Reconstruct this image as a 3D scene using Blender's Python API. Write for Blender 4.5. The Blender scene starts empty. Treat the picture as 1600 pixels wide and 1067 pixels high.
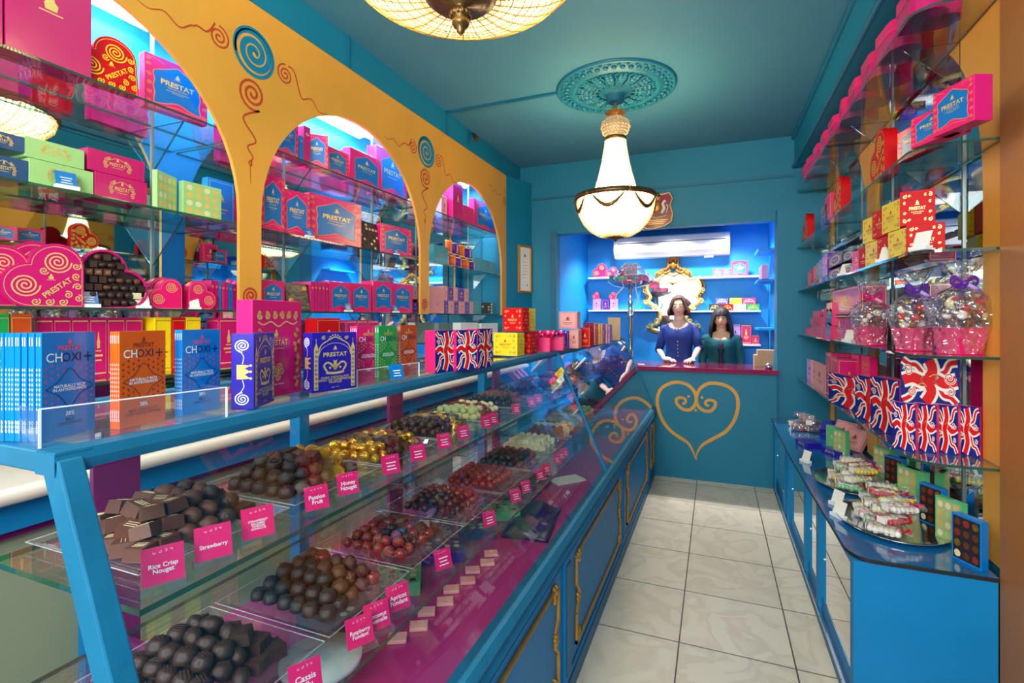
import bpy, bmesh, math, random
from mathutils import Vector, Matrix
from mathutils.geometry import tessellate_polygon
random.seed(7)
R = math.radians
SC = bpy.context.scene
COL = SC.collection
# ---------------------------------------------------------------- camera
PSI, FPX, HZ, EYE = R(22.0), 786.0, 497.0, 1.55
cam_d = bpy.data.cameras.new('camera')
cam_d.sensor_width = 36.0
cam_d.lens = FPX / 1600.0 * 36.0
cam_d.shift_y = -(533.5 - HZ) / 1600.0
cam_d.clip_start = 0.05
cam = bpy.data.objects.new('camera', cam_d)
cam.location = (0, 0, EYE)
cam.rotation_euler = (R(90), 0, PSI)
COL.objects.link(cam)
SC.camera = cam
# ---------------------------------------------------------------- world (daylight through the open shop front), exposure
world = bpy.data.worlds.new('world')
SC.world = world
world.use_nodes = True
world.node_tree.nodes['Background'].inputs[0].default_value = (0.80, 0.92, 1.0, 1)
world.node_tree.nodes['Background'].inputs[1].default_value = 1.3
SC.view_settings.view_transform = 'Standard'
SC.view_settings.look = 'None'
SC.view_settings.gamma = 1.0
SC.view_settings.use_curve_mapping = False
SC.view_settings.exposure = 0.65
SC.cycles.max_bounces = 9
SC.cycles.diffuse_bounces = 3
SC.cycles.glossy_bounces = 5
SC.cycles.transmission_bounces = 6
SC.cycles.transparent_max_bounces = 24
SC.cycles.caustics_reflective = True
SC.cycles.caustics_refractive = False
SC.cycles.sample_clamp_indirect = 4.0
SC.cycles.blur_glossy = 1.0

def light(name, kind, loc, power, color=(1, 1, 1), rot=(0, 0, 0), size=0.3, size_y=None, spot=80, blend=0.6):
    d = bpy.data.lights.new(name, kind)
    d.energy = power
    d.color = color
    if kind == 'AREA':
        d.size = size
        if size_y:
            d.shape = 'RECTANGLE'; d.size_y = size_y
    elif kind == 'SPOT':
        d.spot_size = R(spot); d.spot_blend = blend; d.shadow_soft_size = size
    else:
        d.shadow_soft_size = size
    o = bpy.data.objects.new(name, d)
    o.location = loc
    o.rotation_euler = rot
    COL.objects.link(o)
    return o
COOL = (0.90, 0.97, 1.0)
WARM = (1.0, 0.90, 0.72)
# daylight from the shop window behind the photographer
light('shop_window_light', 'AREA', (-0.4, -1.45, 2.42), 84, (1.0, 0.98, 0.95), (R(84), 0, 0), 2.0, 0.9)
# fluorescent battens above the arches on both sides
for k, yy in enumerate((0.95, 2.5, 4.1)):
    light('arch_tube_light', 'AREA', (-2.17, yy, 2.93), 17, COOL, (0, R(12), 0), 0.10, 1.25)
light('shelf_tube_light', 'AREA', (0.80, 3.1, 2.98), 9, COOL, (0, R(-10), 0), 0.08, 1.5)
# recessed spots in the serving alcove
for xx in (-1.0, -0.45, 0.15):
    light('alcove_spot_light', 'SPOT', (xx, 5.85, 2.60), 52, (1, 0.98, 0.94), (R(8), 0, 0), 0.05, spot=125)
# ---------------------------------------------------------------- where a pixel of the 1600x1067 frame meets a plane
CP, SP = math.cos(PSI), math.sin(PSI)
def ray(px, py):
    a = (px - 800) / FPX
    return Vector((-SP + CP * a, CP + SP * a, (HZ - py) / FPX))
def onx(px, py, X):
    d = ray(px, py); return Vector((0, 0, EYE)) + d * (X / d.x)
def ony(px, py, Y):
    d = ray(px, py); return Vector((0, 0, EYE)) + d * (Y / d.y)
def onz(px, py, Z):
    d = ray(px, py); return Vector((0, 0, EYE)) + d * ((Z - EYE) / d.z)
def yat(px, X):
    d = ray(px, 500); return d.y * X / d.x
# ---------------------------------------------------------------- materials
def lin(c):
    return tuple(((v / 255) / 12.92 if v <= 10 else (((v / 255) + 0.055) / 1.055) ** 2.4) for v in c)
MATS = {}
def mat(name, rgb, rough=0.5, metal=0.0, spec=0.5, var=0.06, scale=8.0, bump=0.0, coat=0.0, emit=None, estr=0.0):
    if name in MATS: return MATS[name]
    m = bpy.data.materials.new(name); m.use_nodes = True
    nt = m.node_tree; b = nt.nodes['Principled BSDF']
    c = lin(rgb)
    tc = nt.nodes.new('ShaderNodeTexCoord')
    nz = nt.nodes.new('ShaderNodeTexNoise'); nz.inputs['Scale'].default_value = scale
    nz.inputs['Detail'].default_value = 3
    nt.links.new(tc.outputs['Object'], nz.inputs['Vector'])
    mx = nt.nodes.new('ShaderNodeMix'); mx.data_type = 'RGBA'
    mx.inputs[6].default_value = tuple(min(1, v * (1 - var)) for v in c) + (1,)
    mx.inputs[7].default_value = tuple(min(1, v * (1 + var) + var * 0.02) for v in c) + (1,)
    nt.links.new(nz.outputs['Fac'], mx.inputs[0])
    nt.links.new(mx.outputs[2], b.inputs['Base Color'])
    b.inputs['Roughness'].default_value = rough
    b.inputs['Metallic'].default_value = metal
    b.inputs['Specular IOR Level'].default_value = spec
    b.inputs['Coat Weight'].default_value = coat
    b.inputs['Coat Roughness'].default_value = 0.08
    if bump:
        bp = nt.nodes.new('ShaderNodeBump'); bp.inputs['Strength'].default_value = bump
        bp.inputs['Distance'].default_value = 0.01
        nt.links.new(nz.outputs['Fac'], bp.inputs['Height'])
        nt.links.new(bp.outputs['Normal'], b.inputs['Normal'])
    if emit:
        b.inputs['Emission Color'].default_value = lin(emit) + (1,)
        b.inputs['Emission Strength'].default_value = estr
    MATS[name] = m
    return m
def glassy(name, tint, ior=1.5, rough=0.0, haze=0.0, bump=0.0, bscale=40.0, boost=1.0, hazecol=(230, 235, 240)):
    """thin clear sheet: what is behind shows through the tint, the surface mirrors by Fresnel"""
    m = bpy.data.materials.new(name); m.use_nodes = True
    nt = m.node_tree
    for n in list(nt.nodes):
        if n.type != 'OUTPUT_MATERIAL': nt.nodes.remove(n)
    out = [n for n in nt.nodes][0]
    tr = nt.nodes.new('ShaderNodeBsdfTransparent'); tr.inputs[0].default_value = tuple(tint) + (1,)
    gl = nt.nodes.new('ShaderNodeBsdfGlossy'); gl.inputs['Roughness'].default_value = rough
    gl.inputs[0].default_value = (1, 1, 1, 1)
    fr = nt.nodes.new('ShaderNodeLayerWeight'); f0 = ((ior - 1) / (ior + 1)) ** 2
    pw = nt.nodes.new('ShaderNodeMath'); pw.operation = 'POWER'; pw.inputs[1].default_value = 5.0
    ma = nt.nodes.new('ShaderNodeMath'); ma.operation = 'MULTIPLY_ADD'; ma.inputs[1].default_value = 1 - f0; ma.inputs[2].default_value = f0
    nt.links.new(fr.outputs['Facing'], pw.inputs[0]); nt.links.new(pw.outputs[0], ma.inputs[0])
    ml = nt.nodes.new('ShaderNodeMath'); ml.operation = 'MULTIPLY'; ml.inputs[1].default_value = boost; ml.use_clamp = True
    nt.links.new(ma.outputs[0], ml.inputs[0])
    mix = nt.nodes.new('ShaderNodeMixShader')
    base = tr
    if haze:
        df = nt.nodes.new('ShaderNodeBsdfDiffuse'); df.inputs[0].default_value = lin(hazecol) + (1,)
        m2 = nt.nodes.new('ShaderNodeMixShader'); m2.inputs[0].default_value = haze
        nt.links.new(tr.outputs[0], m2.inputs[1]); nt.links.new(df.outputs[0], m2.inputs[2])
        base = m2
    if bump:
        tc = nt.nodes.new('ShaderNodeTexCoord')
        nz = nt.nodes.new('ShaderNodeTexVoronoi'); nz.inputs['Scale'].default_value = bscale
        bp = nt.nodes.new('ShaderNodeBump'); bp.inputs['Strength'].default_value = bump
        bp.inputs['Distance'].default_value = 0.02
        nt.links.new(tc.outputs['Object'], nz.inputs['Vector'])
        nt.links.new(nz.outputs['Distance'], bp.inputs['Height'])
        nt.links.new(bp.outputs['Normal'], gl.inputs['Normal']); nt.links.new(bp.outputs['Normal'], fr.inputs['Normal'])
    nt.links.new(ml.outputs[0], mix.inputs[0])
    nt.links.new(base.outputs[0], mix.inputs[1]); nt.links.new(gl.outputs[0], mix.inputs[2])
    nt.links.new(mix.outputs[0], out.inputs['Surface'])
    MATS[name] = m
    return m
def tile_mat():
    m = bpy.data.materials.new('marble_tile'); m.use_nodes = True
    nt = m.node_tree; b = nt.nodes['Principled BSDF']; N = nt.nodes.new; K = nt.links.new
    tc = N('ShaderNodeTexCoord'); mp = N('ShaderNodeMapping')
    mp.inputs['Location'].default_value = (-0.332 / 0.4925 + 4, -2.53 / 0.4925 + 10, 0)
    mp.inputs['Scale'].default_value = (1 / 0.4925, 1 / 0.4925, 1)
    K(tc.outputs['Object'], mp.inputs['Vector'])
    br = N('ShaderNodeTexBrick'); br.offset = 0.0; br.squash = 1.0
    br.inputs['Scale'].default_value = 1.0; br.inputs['Brick Width'].default_value = 1.0; br.inputs['Row Height'].default_value = 1.0
    br.inputs['Mortar Size'].default_value = 0.007; br.inputs['Mortar Smooth'].default_value = 0.1
    br.inputs['Color1'].default_value = lin((244, 233, 212)) + (1,); br.inputs['Color2'].default_value = lin((234, 222, 200)) + (1,)
    br.inputs['Mortar'].default_value = lin((92, 78, 62)) + (1,)
    K(mp.outputs[0], br.inputs['Vector'])
    nz = N('ShaderNodeTexNoise'); nz.inputs['Scale'].default_value = 3.0; nz.inputs['Detail'].default_value = 9; nz.inputs['Distortion'].default_value = 1.6
    K(tc.outputs['Object'], nz.inputs['Vector'])
    cr = N('ShaderNodeValToRGB'); e = cr.color_ramp.elements
    e[0].position = 0.40; e[0].color = (1, 1, 1, 1); e[1].position = 0.52; e[1].color = (0.74, 0.68, 0.62, 1)
    e2 = cr.color_ramp.elements.new(0.56); e2.color = (1, 1, 1, 1)
    K(nz.outputs['Fac'], cr.inputs[0])
    mx = N('ShaderNodeMix'); mx.data_type = 'RGBA'; mx.blend_type = 'MULTIPLY'; mx.inputs[0].default_value = 0.45
    K(br.outputs['Color'], mx.inputs[6]); K(cr.outputs[0], mx.inputs[7])
    K(mx.outputs[2], b.inputs['Base Color'])
    b.inputs['Roughness'].default_value = 0.28
    bp = N('ShaderNodeBump'); bp.inputs['Strength'].default_value = 0.25; bp.inputs['Distance'].default_value = 0.004; bp.invert = True
    K(br.outputs['Fac'], bp.inputs['Height']); K(bp.outputs[0], b.inputs['Normal'])
    return m
M_TILE = tile_mat()
WALL = mat('teal_wall_paint', (0, 122, 156), 0.55, var=0.08, scale=2.5, bump=0.15)
CEIL = mat('teal_ceiling_paint', (66, 134, 164), 0.75, var=0.05, scale=1.5)
ROSE = mat('teal_plaster', (20, 120, 148), 0.45, var=0.06)
TRIM = mat('teal_trim_paint', (6, 104, 136), 0.45, var=0.08)
ALC = mat('bright_blue_paint', (10, 152, 232), 0.55, var=0.05, scale=2)
BLUE = mat('cabinet_blue_paint', (0, 124, 182), 0.5, var=0.10, scale=5, bump=0.2, coat=0.0, spec=.3)
LBLUE = mat('worn_light_blue_paint', (0, 106, 142), 0.5, var=0.18, scale=14, bump=0.3)
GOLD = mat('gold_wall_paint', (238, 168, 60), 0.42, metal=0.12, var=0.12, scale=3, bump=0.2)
SHADEGOLD = mat('shaded_gold_paint', (176, 110, 44), .45, metal=.15, var=.15, scale=3)  # darker copy of the wall gold; the pilaster's shade is put into its colour
GOLD2 = mat('gilt_moulding', (196, 138, 56), 0.35, metal=0.45, var=0.2, scale=30, bump=0.3)
GPAINT = mat('gold_scroll_paint', (222, 160, 60), 0.5, metal=0.1, var=0.10)
REDP = mat('red_swirl_paint', (196, 62, 28), 0.5)
BLUEP = mat('blue_swirl_paint', (0, 124, 160), 0.5)
MAUVE = mat('magenta_laminate', (178, 44, 120), 0.3, var=0.12, scale=3, coat=0.2)
PURP = mat('purple_post_paint', (122, 14, 98), 0.35, var=0.08)
BURG = mat('burgundy_counter_gloss', (150, 34, 84), 0.08, var=0.05, coat=0.7)
CREAM = mat('cream_marble_top', (236, 224, 206), 0.25, var=0.06, scale=6)
OLIVE = mat('smoked_cabinet_glass', (150, 160, 130), 0.12, var=0.15, scale=1.2, coat=0.3)
MIRROR = mat('mirror_silver', (214, 226, 226), 0.015, metal=1.0, var=0.0)
GLASS = glassy('shelf_glass', (0.93, 0.97, 0.95), boost=1.2)
FGLASS = glassy('front_glass', (0.97, 0.985, 0.975), boost=1.7)
ACRY = glassy('clear_acrylic', (0.975, 0.98, 0.985), boost=1.1, haze=0.025)
CELLO = glassy('cellophane', (0.95, 0.95, 0.95), ior=1.5, rough=0.08, haze=0.05, bump=0.8, bscale=45, boost=2.4)
CELLO2 = glassy('packet_cellophane', (0.97, 0.97, 0.97), ior=1.4, rough=0.12, haze=0.14, bump=0.7, bscale=45, boost=1.0)
EDGE = glassy('glass_edge', (0.10, 0.26, 0.20), boost=1.5, haze=0.35, hazecol=(60, 120, 95))
DARK = mat('dark_gap', (20, 24, 26), 0.6)
ALU = mat('brushed_upright', (120, 128, 124), 0.45, metal=0.6)
CHROME = mat('chrome', (205, 210, 214), 0.14, metal=1.0, var=0.03)
BRONZE = mat('aged_bronze', (118, 88, 46), 0.38, metal=0.8, var=0.3, scale=25, bump=0.4)
WHITE = mat('white_plastic', (238, 240, 240), 0.35, var=0.02)
PAPER = mat('white_card', (240, 236, 226), 0.6, var=0.03)
PINK = mat('hot_pink_card', (236, 16, 108), 0.28, var=0.05, coat=0.3)
MAG = mat('magenta_card', (206, 14, 104), 0.25, var=0.05, coat=0.3)
ORED = mat('orange_red_ink', (255, 128, 84), 0.35)
PANEL = mat('blue_panel_ink', (0, 112, 186), 0.28, coat=0.3)
FOIL = mat('gold_foil', (244, 206, 116), 0.3, metal=0.3, var=0.1)
INDIGO = mat('indigo_card', (38, 20, 158), 0.28, coat=0.3)
NAVY = mat('navy_card', (16, 74, 120), 0.35, coat=0.2)
LGREEN = mat('light_green_card', (164, 212, 128), 0.35, coat=0.2)
MINT = mat('mint_green_card', (96, 196, 126), 0.35, coat=0.2)
TURQ = mat('turquoise_card', (44, 158, 170), 0.35, coat=0.2)
RED = mat('red_card', (206, 10, 20), 0.5, coat=0.0, spec=.15)
YEL = mat('yellow_card', (252, 214, 10), 0.3, coat=0.2)
ORAN = mat('orange_card', (240, 96, 8), 0.3, coat=0.3)
RUST = mat('burnt_orange_card', (198, 74, 22), 0.3, coat=0.3)
CBLUE = mat('sky_blue_card', (4, 124, 206), 0.28, coat=0.3)
GREEN = mat('green_card', (18, 158, 76), 0.3, coat=0.3)
PPINK = mat('pale_pink_card', (240, 164, 160), 0.4)
LILAC = mat('lilac_card', (196, 150, 222), 0.4)
VIOL = mat('violet_ribbon', (98, 34, 160), 0.25, coat=0.3)
BLACKC = mat('black_card', (28, 22, 24), 0.35)
INK = mat('dark_ink', (22, 24, 70), 0.4)
WINK = mat('white_ink', (244, 246, 248), 0.4)
PINKINK = mat('pink_ink', (236, 84, 120), 0.4)
OINK = mat('brown_ink', (150, 50, 20), 0.4)
SILV = mat('silver_foil', (214, 214, 218), 0.18, metal=1.0, var=0.15, scale=40, bump=0.8)
CARD = mat('brown_cardboard', (188, 158, 124), 0.7, var=0.08)
D_CH = mat('dark_chocolate', (58, 34, 24), 0.34, var=0.2, scale=40, bump=0.25)
M_CH = mat('milk_chocolate', (96, 52, 30), 0.36, var=0.2, scale=40, bump=0.25)
B_CH = mat('bitter_chocolate', (44, 34, 34), 0.28, var=0.2, scale=40, bump=0.25)
W_CH = mat('white_chocolate', (232, 222, 172), 0.36, var=0.06)
R_CH = mat('red_glazed_chocolate', (138, 44, 30), 0.3, var=0.2, scale=40)
G_CH = mat('gold_wrapped_chocolate', (204, 152, 52), 0.22, metal=0.8, var=0.3, scale=60, bump=0.6)
GR_CH = mat('pale_green_chocolate', (176, 190, 130), 0.4)
# ---------------------------------------------------------------- mesh builder
_TXT = {}
def text_geo(body, bold):
    k = (body, bold)
    if k in _TXT: return _TXT[k]
    cu = bpy.data.curves.new('t', 'FONT'); cu.body = body; cu.size = 1.0; cu.align_x = 'CENTER'; cu.align_y = 'CENTER'
    cu.offset = bold; cu.resolution_u = 3; cu.space_line = 0.85
    ob = bpy.data.objects.new('t', cu); COL.objects.link(ob)
    dg = bpy.context.evaluated_depsgraph_get(); dg.update()
    me = bpy.data.meshes.new_from_object(ob.evaluated_get(dg))
    vs = [(v.co.x, v.co.y) for v in me.vertices]; fs = [tuple(p.vertices) for p in me.polygons]
    bpy.data.objects.remove(ob); bpy.data.curves.remove(cu); bpy.data.meshes.remove(me)
    _TXT[k] = (vs, fs)
    return _TXT[k]
class MB:
    def __init__(s, M=None):
        s.v = []; s.f = []; s.fm = []; s.sm = []; s.mats = []; s.M = M; s.fr = None
    def mi(s, m):
        if m not in s.mats: s.mats.append(m)
        return s.mats.index(m)
    def add(s, vs, fs, m, smooth=False):
        n = len(s.v); k = s.mi(m)
        for v in vs:
            v = Vector(v); s.v.append(tuple(s.M @ v if s.M else v))
        for f in fs:
            s.f.append(tuple(i + n for i in f)); s.fm.append(k); s.sm.append(smooth)
        return s
    def box(s, x0, y0, z0, x1, y1, z1, m):
        vs = [(x, y, z) for z in (z0, z1) for y in (y0, y1) for x in (x0, x1)]
        return s.add(vs, [(0, 2, 3, 1), (4, 5, 7, 6), (0, 1, 5, 4), (1, 3, 7, 5), (3, 2, 6, 7), (2, 0, 4, 6)], m)
    def hexa(s, p, m):   # 8 corners, bottom 4 ccw then top 4 ccw
        return s.add(p, [(3, 2, 1, 0), (4, 5, 6, 7), (0, 1, 5, 4), (1, 2, 6, 5), (2, 3, 7, 6), (3, 0, 4, 7)], m)
    def prism(s, pts, fn, a, b, m, mside=None, smooth=False, ends=True, mb=None):
        """pts 2-D outline (ccw), fn(u,v,w) -> 3-D, swept w from a to b"""
        n = len(pts); vs = [fn(u, v, a) for u, v in pts] + [fn(u, v, b) for u, v in pts]
        if ends:
            tri = tessellate_polygon([[Vector((u, v, 0)) for u, v in pts]])
            s.add(vs, [t for t in tri], mb or m); s.add(vs, [tuple(i + n for i in reversed(t)) for t in tri], m)
        s.add(vs, [(i, (i + 1) % n, (i + 1) % n + n, i + n) for i in range(n)], mside or m, smooth)
        return s
    def tube(s, pts, r, m, n=8, closed=False, caps=True):
        pts = [Vector(p) for p in pts]; k = len(pts)
        rr = r if isinstance(r, (list, tuple)) else [r] * k
        vs = []; prev = None
        for i, p in enumerate(pts):
            if closed: t = pts[(i + 1) % k] - pts[i - 1]
            else: t = pts[min(i + 1, k - 1)] - pts[max(i - 1, 0)]
            t.normalize()
            if prev is None:
                a = Vector((0, 0, 1)) if abs(t.z) < 0.9 else Vector((1, 0, 0))
                u = t.cross(a).normalized()
            else:
                u = (prev - t * prev.dot(t)).normalized()
            prev = u; w = t.cross(u)
            for j in range(n):
                an = 2 * math.pi * j / n
                vs.append(p + (u * math.cos(an) + w * math.sin(an)) * rr[i])
        fs = []
        for i in range(k if closed else k - 1):
            for j in range(n):
                a, b = i * n + j, i * n + (j + 1) % n
                c, d = ((i + 1) % k) * n + (j + 1) % n, ((i + 1) % k) * n + j
                fs.append((a, b, c, d))
        s.add(vs, fs, m, True)
        if caps and not closed:
            s.add([vs[j] for j in range(n)], [tuple(range(n - 1, -1, -1))], m)
            s.add([vs[(k - 1) * n + j] for j in range(n)], [tuple(range(n))], m)
        return s
    def lathe(s, prof, m, n=24, c=(0, 0, 0), smooth=True, sx=1, sy=1):
        vs = []
        for r, z in prof:
            for j in range(n):
                a = 2 * math.pi * j / n
                vs.append((c[0] + r * math.cos(a) * sx, c[1] + r * math.sin(a) * sy, c[2] + z))
        fs = [(i * n + j, i * n + (j + 1) % n, (i + 1) * n + (j + 1) % n, (i + 1) * n + j) for i in range(len(prof) - 1) for j in range(n)]
        return s.add(vs, fs, m, smooth)
    def ball(s, c, r, m, n=10, k=6, sx=1, sy=1, sz=1):
        prof = [(math.sin(math.pi * i / k) * r + (1e-5 if i in (0, k) else 0), -math.cos(math.pi * i / k) * r * sz) for i in range(k + 1)]
        return s.lathe(prof, m, n, c, True, sx, sy)
    # --- flat printing on a face: frame = origin, u, v, n
    def frame(s, o, u, v):
        o, u, v = Vector(o), Vector(u), Vector(v); nn = u.cross(v)
        s.fr = lambda a, b, l=0: o + u * a + v * b + nn * (0.0005 + 0.0004 * l)
        return s
    def fill(s, pts, m, l=0):
        tri = tessellate_polygon([[Vector((p[0], p[1], 0)) for p in pts]])
        area = sum(pts[i - 1][0] * pts[i][1] - pts[i][0] * pts[i - 1][1] for i in range(len(pts)))
        out = []
        for t in tri:
            a, b, c = (pts[i] for i in t)
            ccw = (b[0] - a[0]) * (c[1] - a[1]) - (b[1] - a[1]) * (c[0] - a[0])
            out.append(tuple(t) if ccw > 0 else tuple(reversed(t)))
        return s.add([s.fr(p[0], p[1], l) for p in pts], out, m)
    def ribbon(s, pts, w, m, l=1):
        k = len(pts); ww = w if isinstance(w, (list, tuple)) else [w] * k
        L, Rr = [], []
        for i in range(k):
            a = pts[max(i - 1, 0)]; b = pts[min(i + 1, k - 1)]
            dx, dy = b[0] - a[0], b[1] - a[1]; d = math.hypot(dx, dy) or 1e-6
            nx, ny = -dy / d * ww[i] / 2, dx / d * ww[i] / 2
            L.append((pts[i][0] + nx, pts[i][1] + ny)); Rr.append((pts[i][0] - nx, pts[i][1] - ny))
        vs = [s.fr(p[0], p[1], l) for p in L + Rr]
        return s.add(vs, [(i + k, i + 1 + k, i + 1, i) for i in range(k - 1)], m)
    def disc(s, c, r, m, l=1, n=12):
        return s.fill([(c[0] + r * math.cos(2 * math.pi * i / n), c[1] + r * math.sin(2 * math.pi * i / n)) for i in range(n)], m, l)
    def text(s, body, size, c, m, l=2, bold=0.0, sx=1.0, rot=0.0):
        vs, fs = text_geo(body, bold); cr, sr = math.cos(rot), math.sin(rot)
        out = [s.fr(c[0] + (x * sx * cr - y * sr) * size, c[1] + (x * sx * sr + y * cr) * size, l) for x, y in vs]
        return s.add(out, fs, m)
    def build(s, name, parent=None, bevel=0.0, loc=None, seg=2):
        me = bpy.data.meshes.new(name)
        me.from_pydata(s.v, [], s.f)
        for m in s.mats: me.materials.append(m)
        me.polygons.foreach_set('material_index', s.fm)
        me.polygons.foreach_set('use_smooth', s.sm)
        me.update()
        o = bpy.data.objects.new(name, me); COL.objects.link(o)
        if parent: o.parent = parent
        if loc: o.location = loc
        if bevel:
            b = o.modifiers.new('bevel', 'BEVEL'); b.width = bevel; b.segments = seg; b.limit_method = 'ANGLE'
        return o
def tag(o, label, cat, group=None, kind=None):
    o['label'] = label; o['category'] = cat
    if group: o['group'] = group
    if kind: o['kind'] = kind
    return o
def struct(o):
    o['kind'] = 'structure'; return o
def empty(name, loc, label=None, cat=None, group=None, rz=0):
    o = bpy.data.objects.new(name, None); COL.objects.link(o); o.location = loc; o.rotation_euler = (0, 0, rz)
    o.empty_display_size = 0.05
    if label: tag(o, label, cat, group)
    return o
def dup(src, loc, rz=0, label=None, group=None, scale=None, rot=None):
    r = src.copy(); COL.objects.link(r); r.location = loc; r.rotation_euler = rot or (0, 0, rz)
    if scale: r.scale = scale if isinstance(scale, (tuple, list)) else (scale,) * 3
    if label: r['label'] = label
    if group: r['group'] = group
    for ch in list(src.children):
        c = ch.copy(); COL.objects.link(c); c.parent = r
        for g in ch.children:
            d = g.copy(); COL.objects.link(d); d.parent = c
    return r
def spiral(c, r, turns, a0=0, cw=1, n=None, r0=0.08):
    n = n or int(turns * 14) + 2
    return [(c[0] + (r * (r0 + (1 - r0) * t)) * math.cos(a0 + cw * turns * 2 * math.pi * (t - 1)),
             c[1] + (r * (r0 + (1 - r0) * t)) * math.sin(a0 + cw * turns * 2 * math.pi * (t - 1))) for t in [i / n for i in range(n + 1)]]
def taper(n, w0, w1):
    return [w0 + (w1 - w0) * i / (n - 1) for i in range(n)]
def smooth_pts(p, k=6):
    """Catmull-Rom through the points"""
    out = []
    for i in range(len(p) - 1):
        a, b, c, d = p[max(i - 1, 0)], p[i], p[i + 1], p[min(i + 2, len(p) - 1)]
        for j in range(k):
            t = j / k
            out.append(tuple(0.5 * ((2 * b[q]) + (-a[q] + c[q]) * t + (2 * a[q] - 5 * b[q] + 4 * c[q] - d[q]) * t * t + (-a[q] + 3 * b[q] - 3 * c[q] + d[q]) * t ** 3) for q in range(len(b))))
    out.append(tuple(p[-1]))
    return out
ORD = ['first', 'second', 'third', 'fourth', 'fifth', 'sixth', 'seventh', 'eighth', 'ninth', 'tenth', 'eleventh', 'twelfth', 'thirteenth', 'fourteenth', 'fifteenth', 'sixteenth', 'seventeenth', 'eighteenth', 'nineteenth', 'twentieth']
# ================================================================ THE SETTING
XL, XR, XG, XM, ZC, YB = -2.04, 0.68, -2.04, -2.32, 3.24, 5.30
XMR = 0.95
b = MB(); b.box(-2.6, -1.6, -0.06, 1.2, 6.6, 0, M_TILE); struct(b.build('floor'))
b = MB(); b.box(-2.6, -1.6, ZC, 1.2, 5.42, ZC + 0.06, CEIL); struct(b.build('ceiling'))
b = MB(); b.box(-2.6, -1.6, 0, 1.2, -1.52, 1.40, WALL); b.box(-2.6, -1.6, 1.40, -1.45, -1.52, ZC, WALL); b.box(0.68, -1.6, 1.40, 1.2, -1.52, ZC, WALL); b.box(-1.45, -1.6, 2.90, 0.68, -1.52, ZC, WALL); struct(b.build('wall_front'))
# left side: bulkhead over the gold arcade, wall behind the mirrors
b = MB(); b.box(-2.5, -1.6, 3.052, XL, 5.30, ZC, WALL); struct(b.build('wall_left_bulkhead')); b = MB(); b.box(-2.5, -1.6, 0, -2.36, 5.30, 3.05, ALC)
b.box(-2.36, 4.86, 0, -2.34, 5.4, 3.05, WALL)
struct(b.build('wall_left'))
b = MB(); b.hexa([(-2.36, 4.885, 0), (-2.04, 4.885, 0), (-1.90, 5.31, 0), (-2.36, 5.31, 0), (-2.36, 4.885, 3.05), (-2.04, 4.885, 3.05), (-1.90, 5.31, 3.05), (-2.36, 5.31, 3.05)], WALL)
struct(b.build('wall_left_return'))
b = MB(); b.box(XM - 0.02, -0.6, 1.06, XM, 4.86, 2.98, MIRROR)
struct(b.build('wall_left_mirror'))
# soffit inside the arches
b = MB(); b.box(-2.36, -0.6, 2.98, -2.06, 4.88, 3.05, WHITE); struct(b.build('trim_1'))
# right side
b = MB(); b.box(XR, -1.6, 2.935, 1.2, 5.30, ZC, WALL); struct(b.build('wall_right_bulkhead')); b = MB(); b.box(XMR + 0.02, -1.6, 0, 1.2, 5.30, 2.93, WALL)
struct(b.build('wall_right'))
b = MB(); b.box(XMR, 2.26, 0.66, XMR + 0.02, 5.29, 2.93, MIRROR); struct(b.build('wall_right_mirror'))
# cove mouldings along the right of the ceiling
b = MB(); b.tube([(XR - 0.005, -1.5, ZC - 0.02), (XR - 0.005, 5.3, ZC - 0.02)], 0.022, TRIM, 8)
b.tube([(XR - 0.005, -1.5, 2.95), (XR - 0.005, 5.3, 2.95)], 0.018, TRIM, 8); struct(b.build('trim_2'))
# cable run on ceiling and down the bulkhead
b = MB()
c0 = Vector((-0.68, 3.70, ZC))
b.box(-2.04, 3.60, ZC - 0.014, -1.08, 3.625, ZC, TRIM)
b.box(-2.045, 3.60, 3.05, -2.028, 3.625, ZC, TRIM)
b.box(-2.045, 2.42, 3.05, -2.028, 2.435, ZC, TRIM)
struct(b.build('trim_3'))
# back: header, left pier, right pier, serving alcove
b = MB(); b.box(-2.3, YB, 2.47, 1.2, YB + 0.12, ZC, WALL)
b.box(-1.94, YB - 0.015, 2.86, XR, YB, 2.885, TRIM)
b.box(-2.3, YB, 0, -1.61, YB + 0.12, 2.47, WALL)
b.box(-1.68, YB - 0.02, 0, -1.61, YB, 2.50, TRIM)
struct(b.build('wall_back'))
b = MB(); b.box(0.525, YB - 0.12, 0, 1.2, YB + 0.1, 2.55, WALL); struct(b.build('wall_back_pier'))
YA = 6.42
b = MB(); b.box(-1.60, YA, 0, 0.60, YA + 0.1, 2.7, ALC); struct(b.build('wall_alcove_back'))
b = MB(); b.hexa([(-1.72, 5.42, 0), (-1.61, 5.42, 0), (-1.53, YA, 0), (-1.72, YA, 0), (-1.72, 5.42, 2.7), (-1.61, 5.42, 2.7), (-1.53, YA, 2.7), (-1.72, YA, 2.7)], ALC); struct(b.build('wall_alcove_left'))
b = MB(); b.box(0.56, 5.40, 0, 0.66, YA, 2.7, ALC); struct(b.build('wall_alcove_right'))
b = MB(); b.box(-1.72, 5.42, 2.63, 0.66, YA, 2.7, ALC); struct(b.build('ceiling_alcove'))
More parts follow.
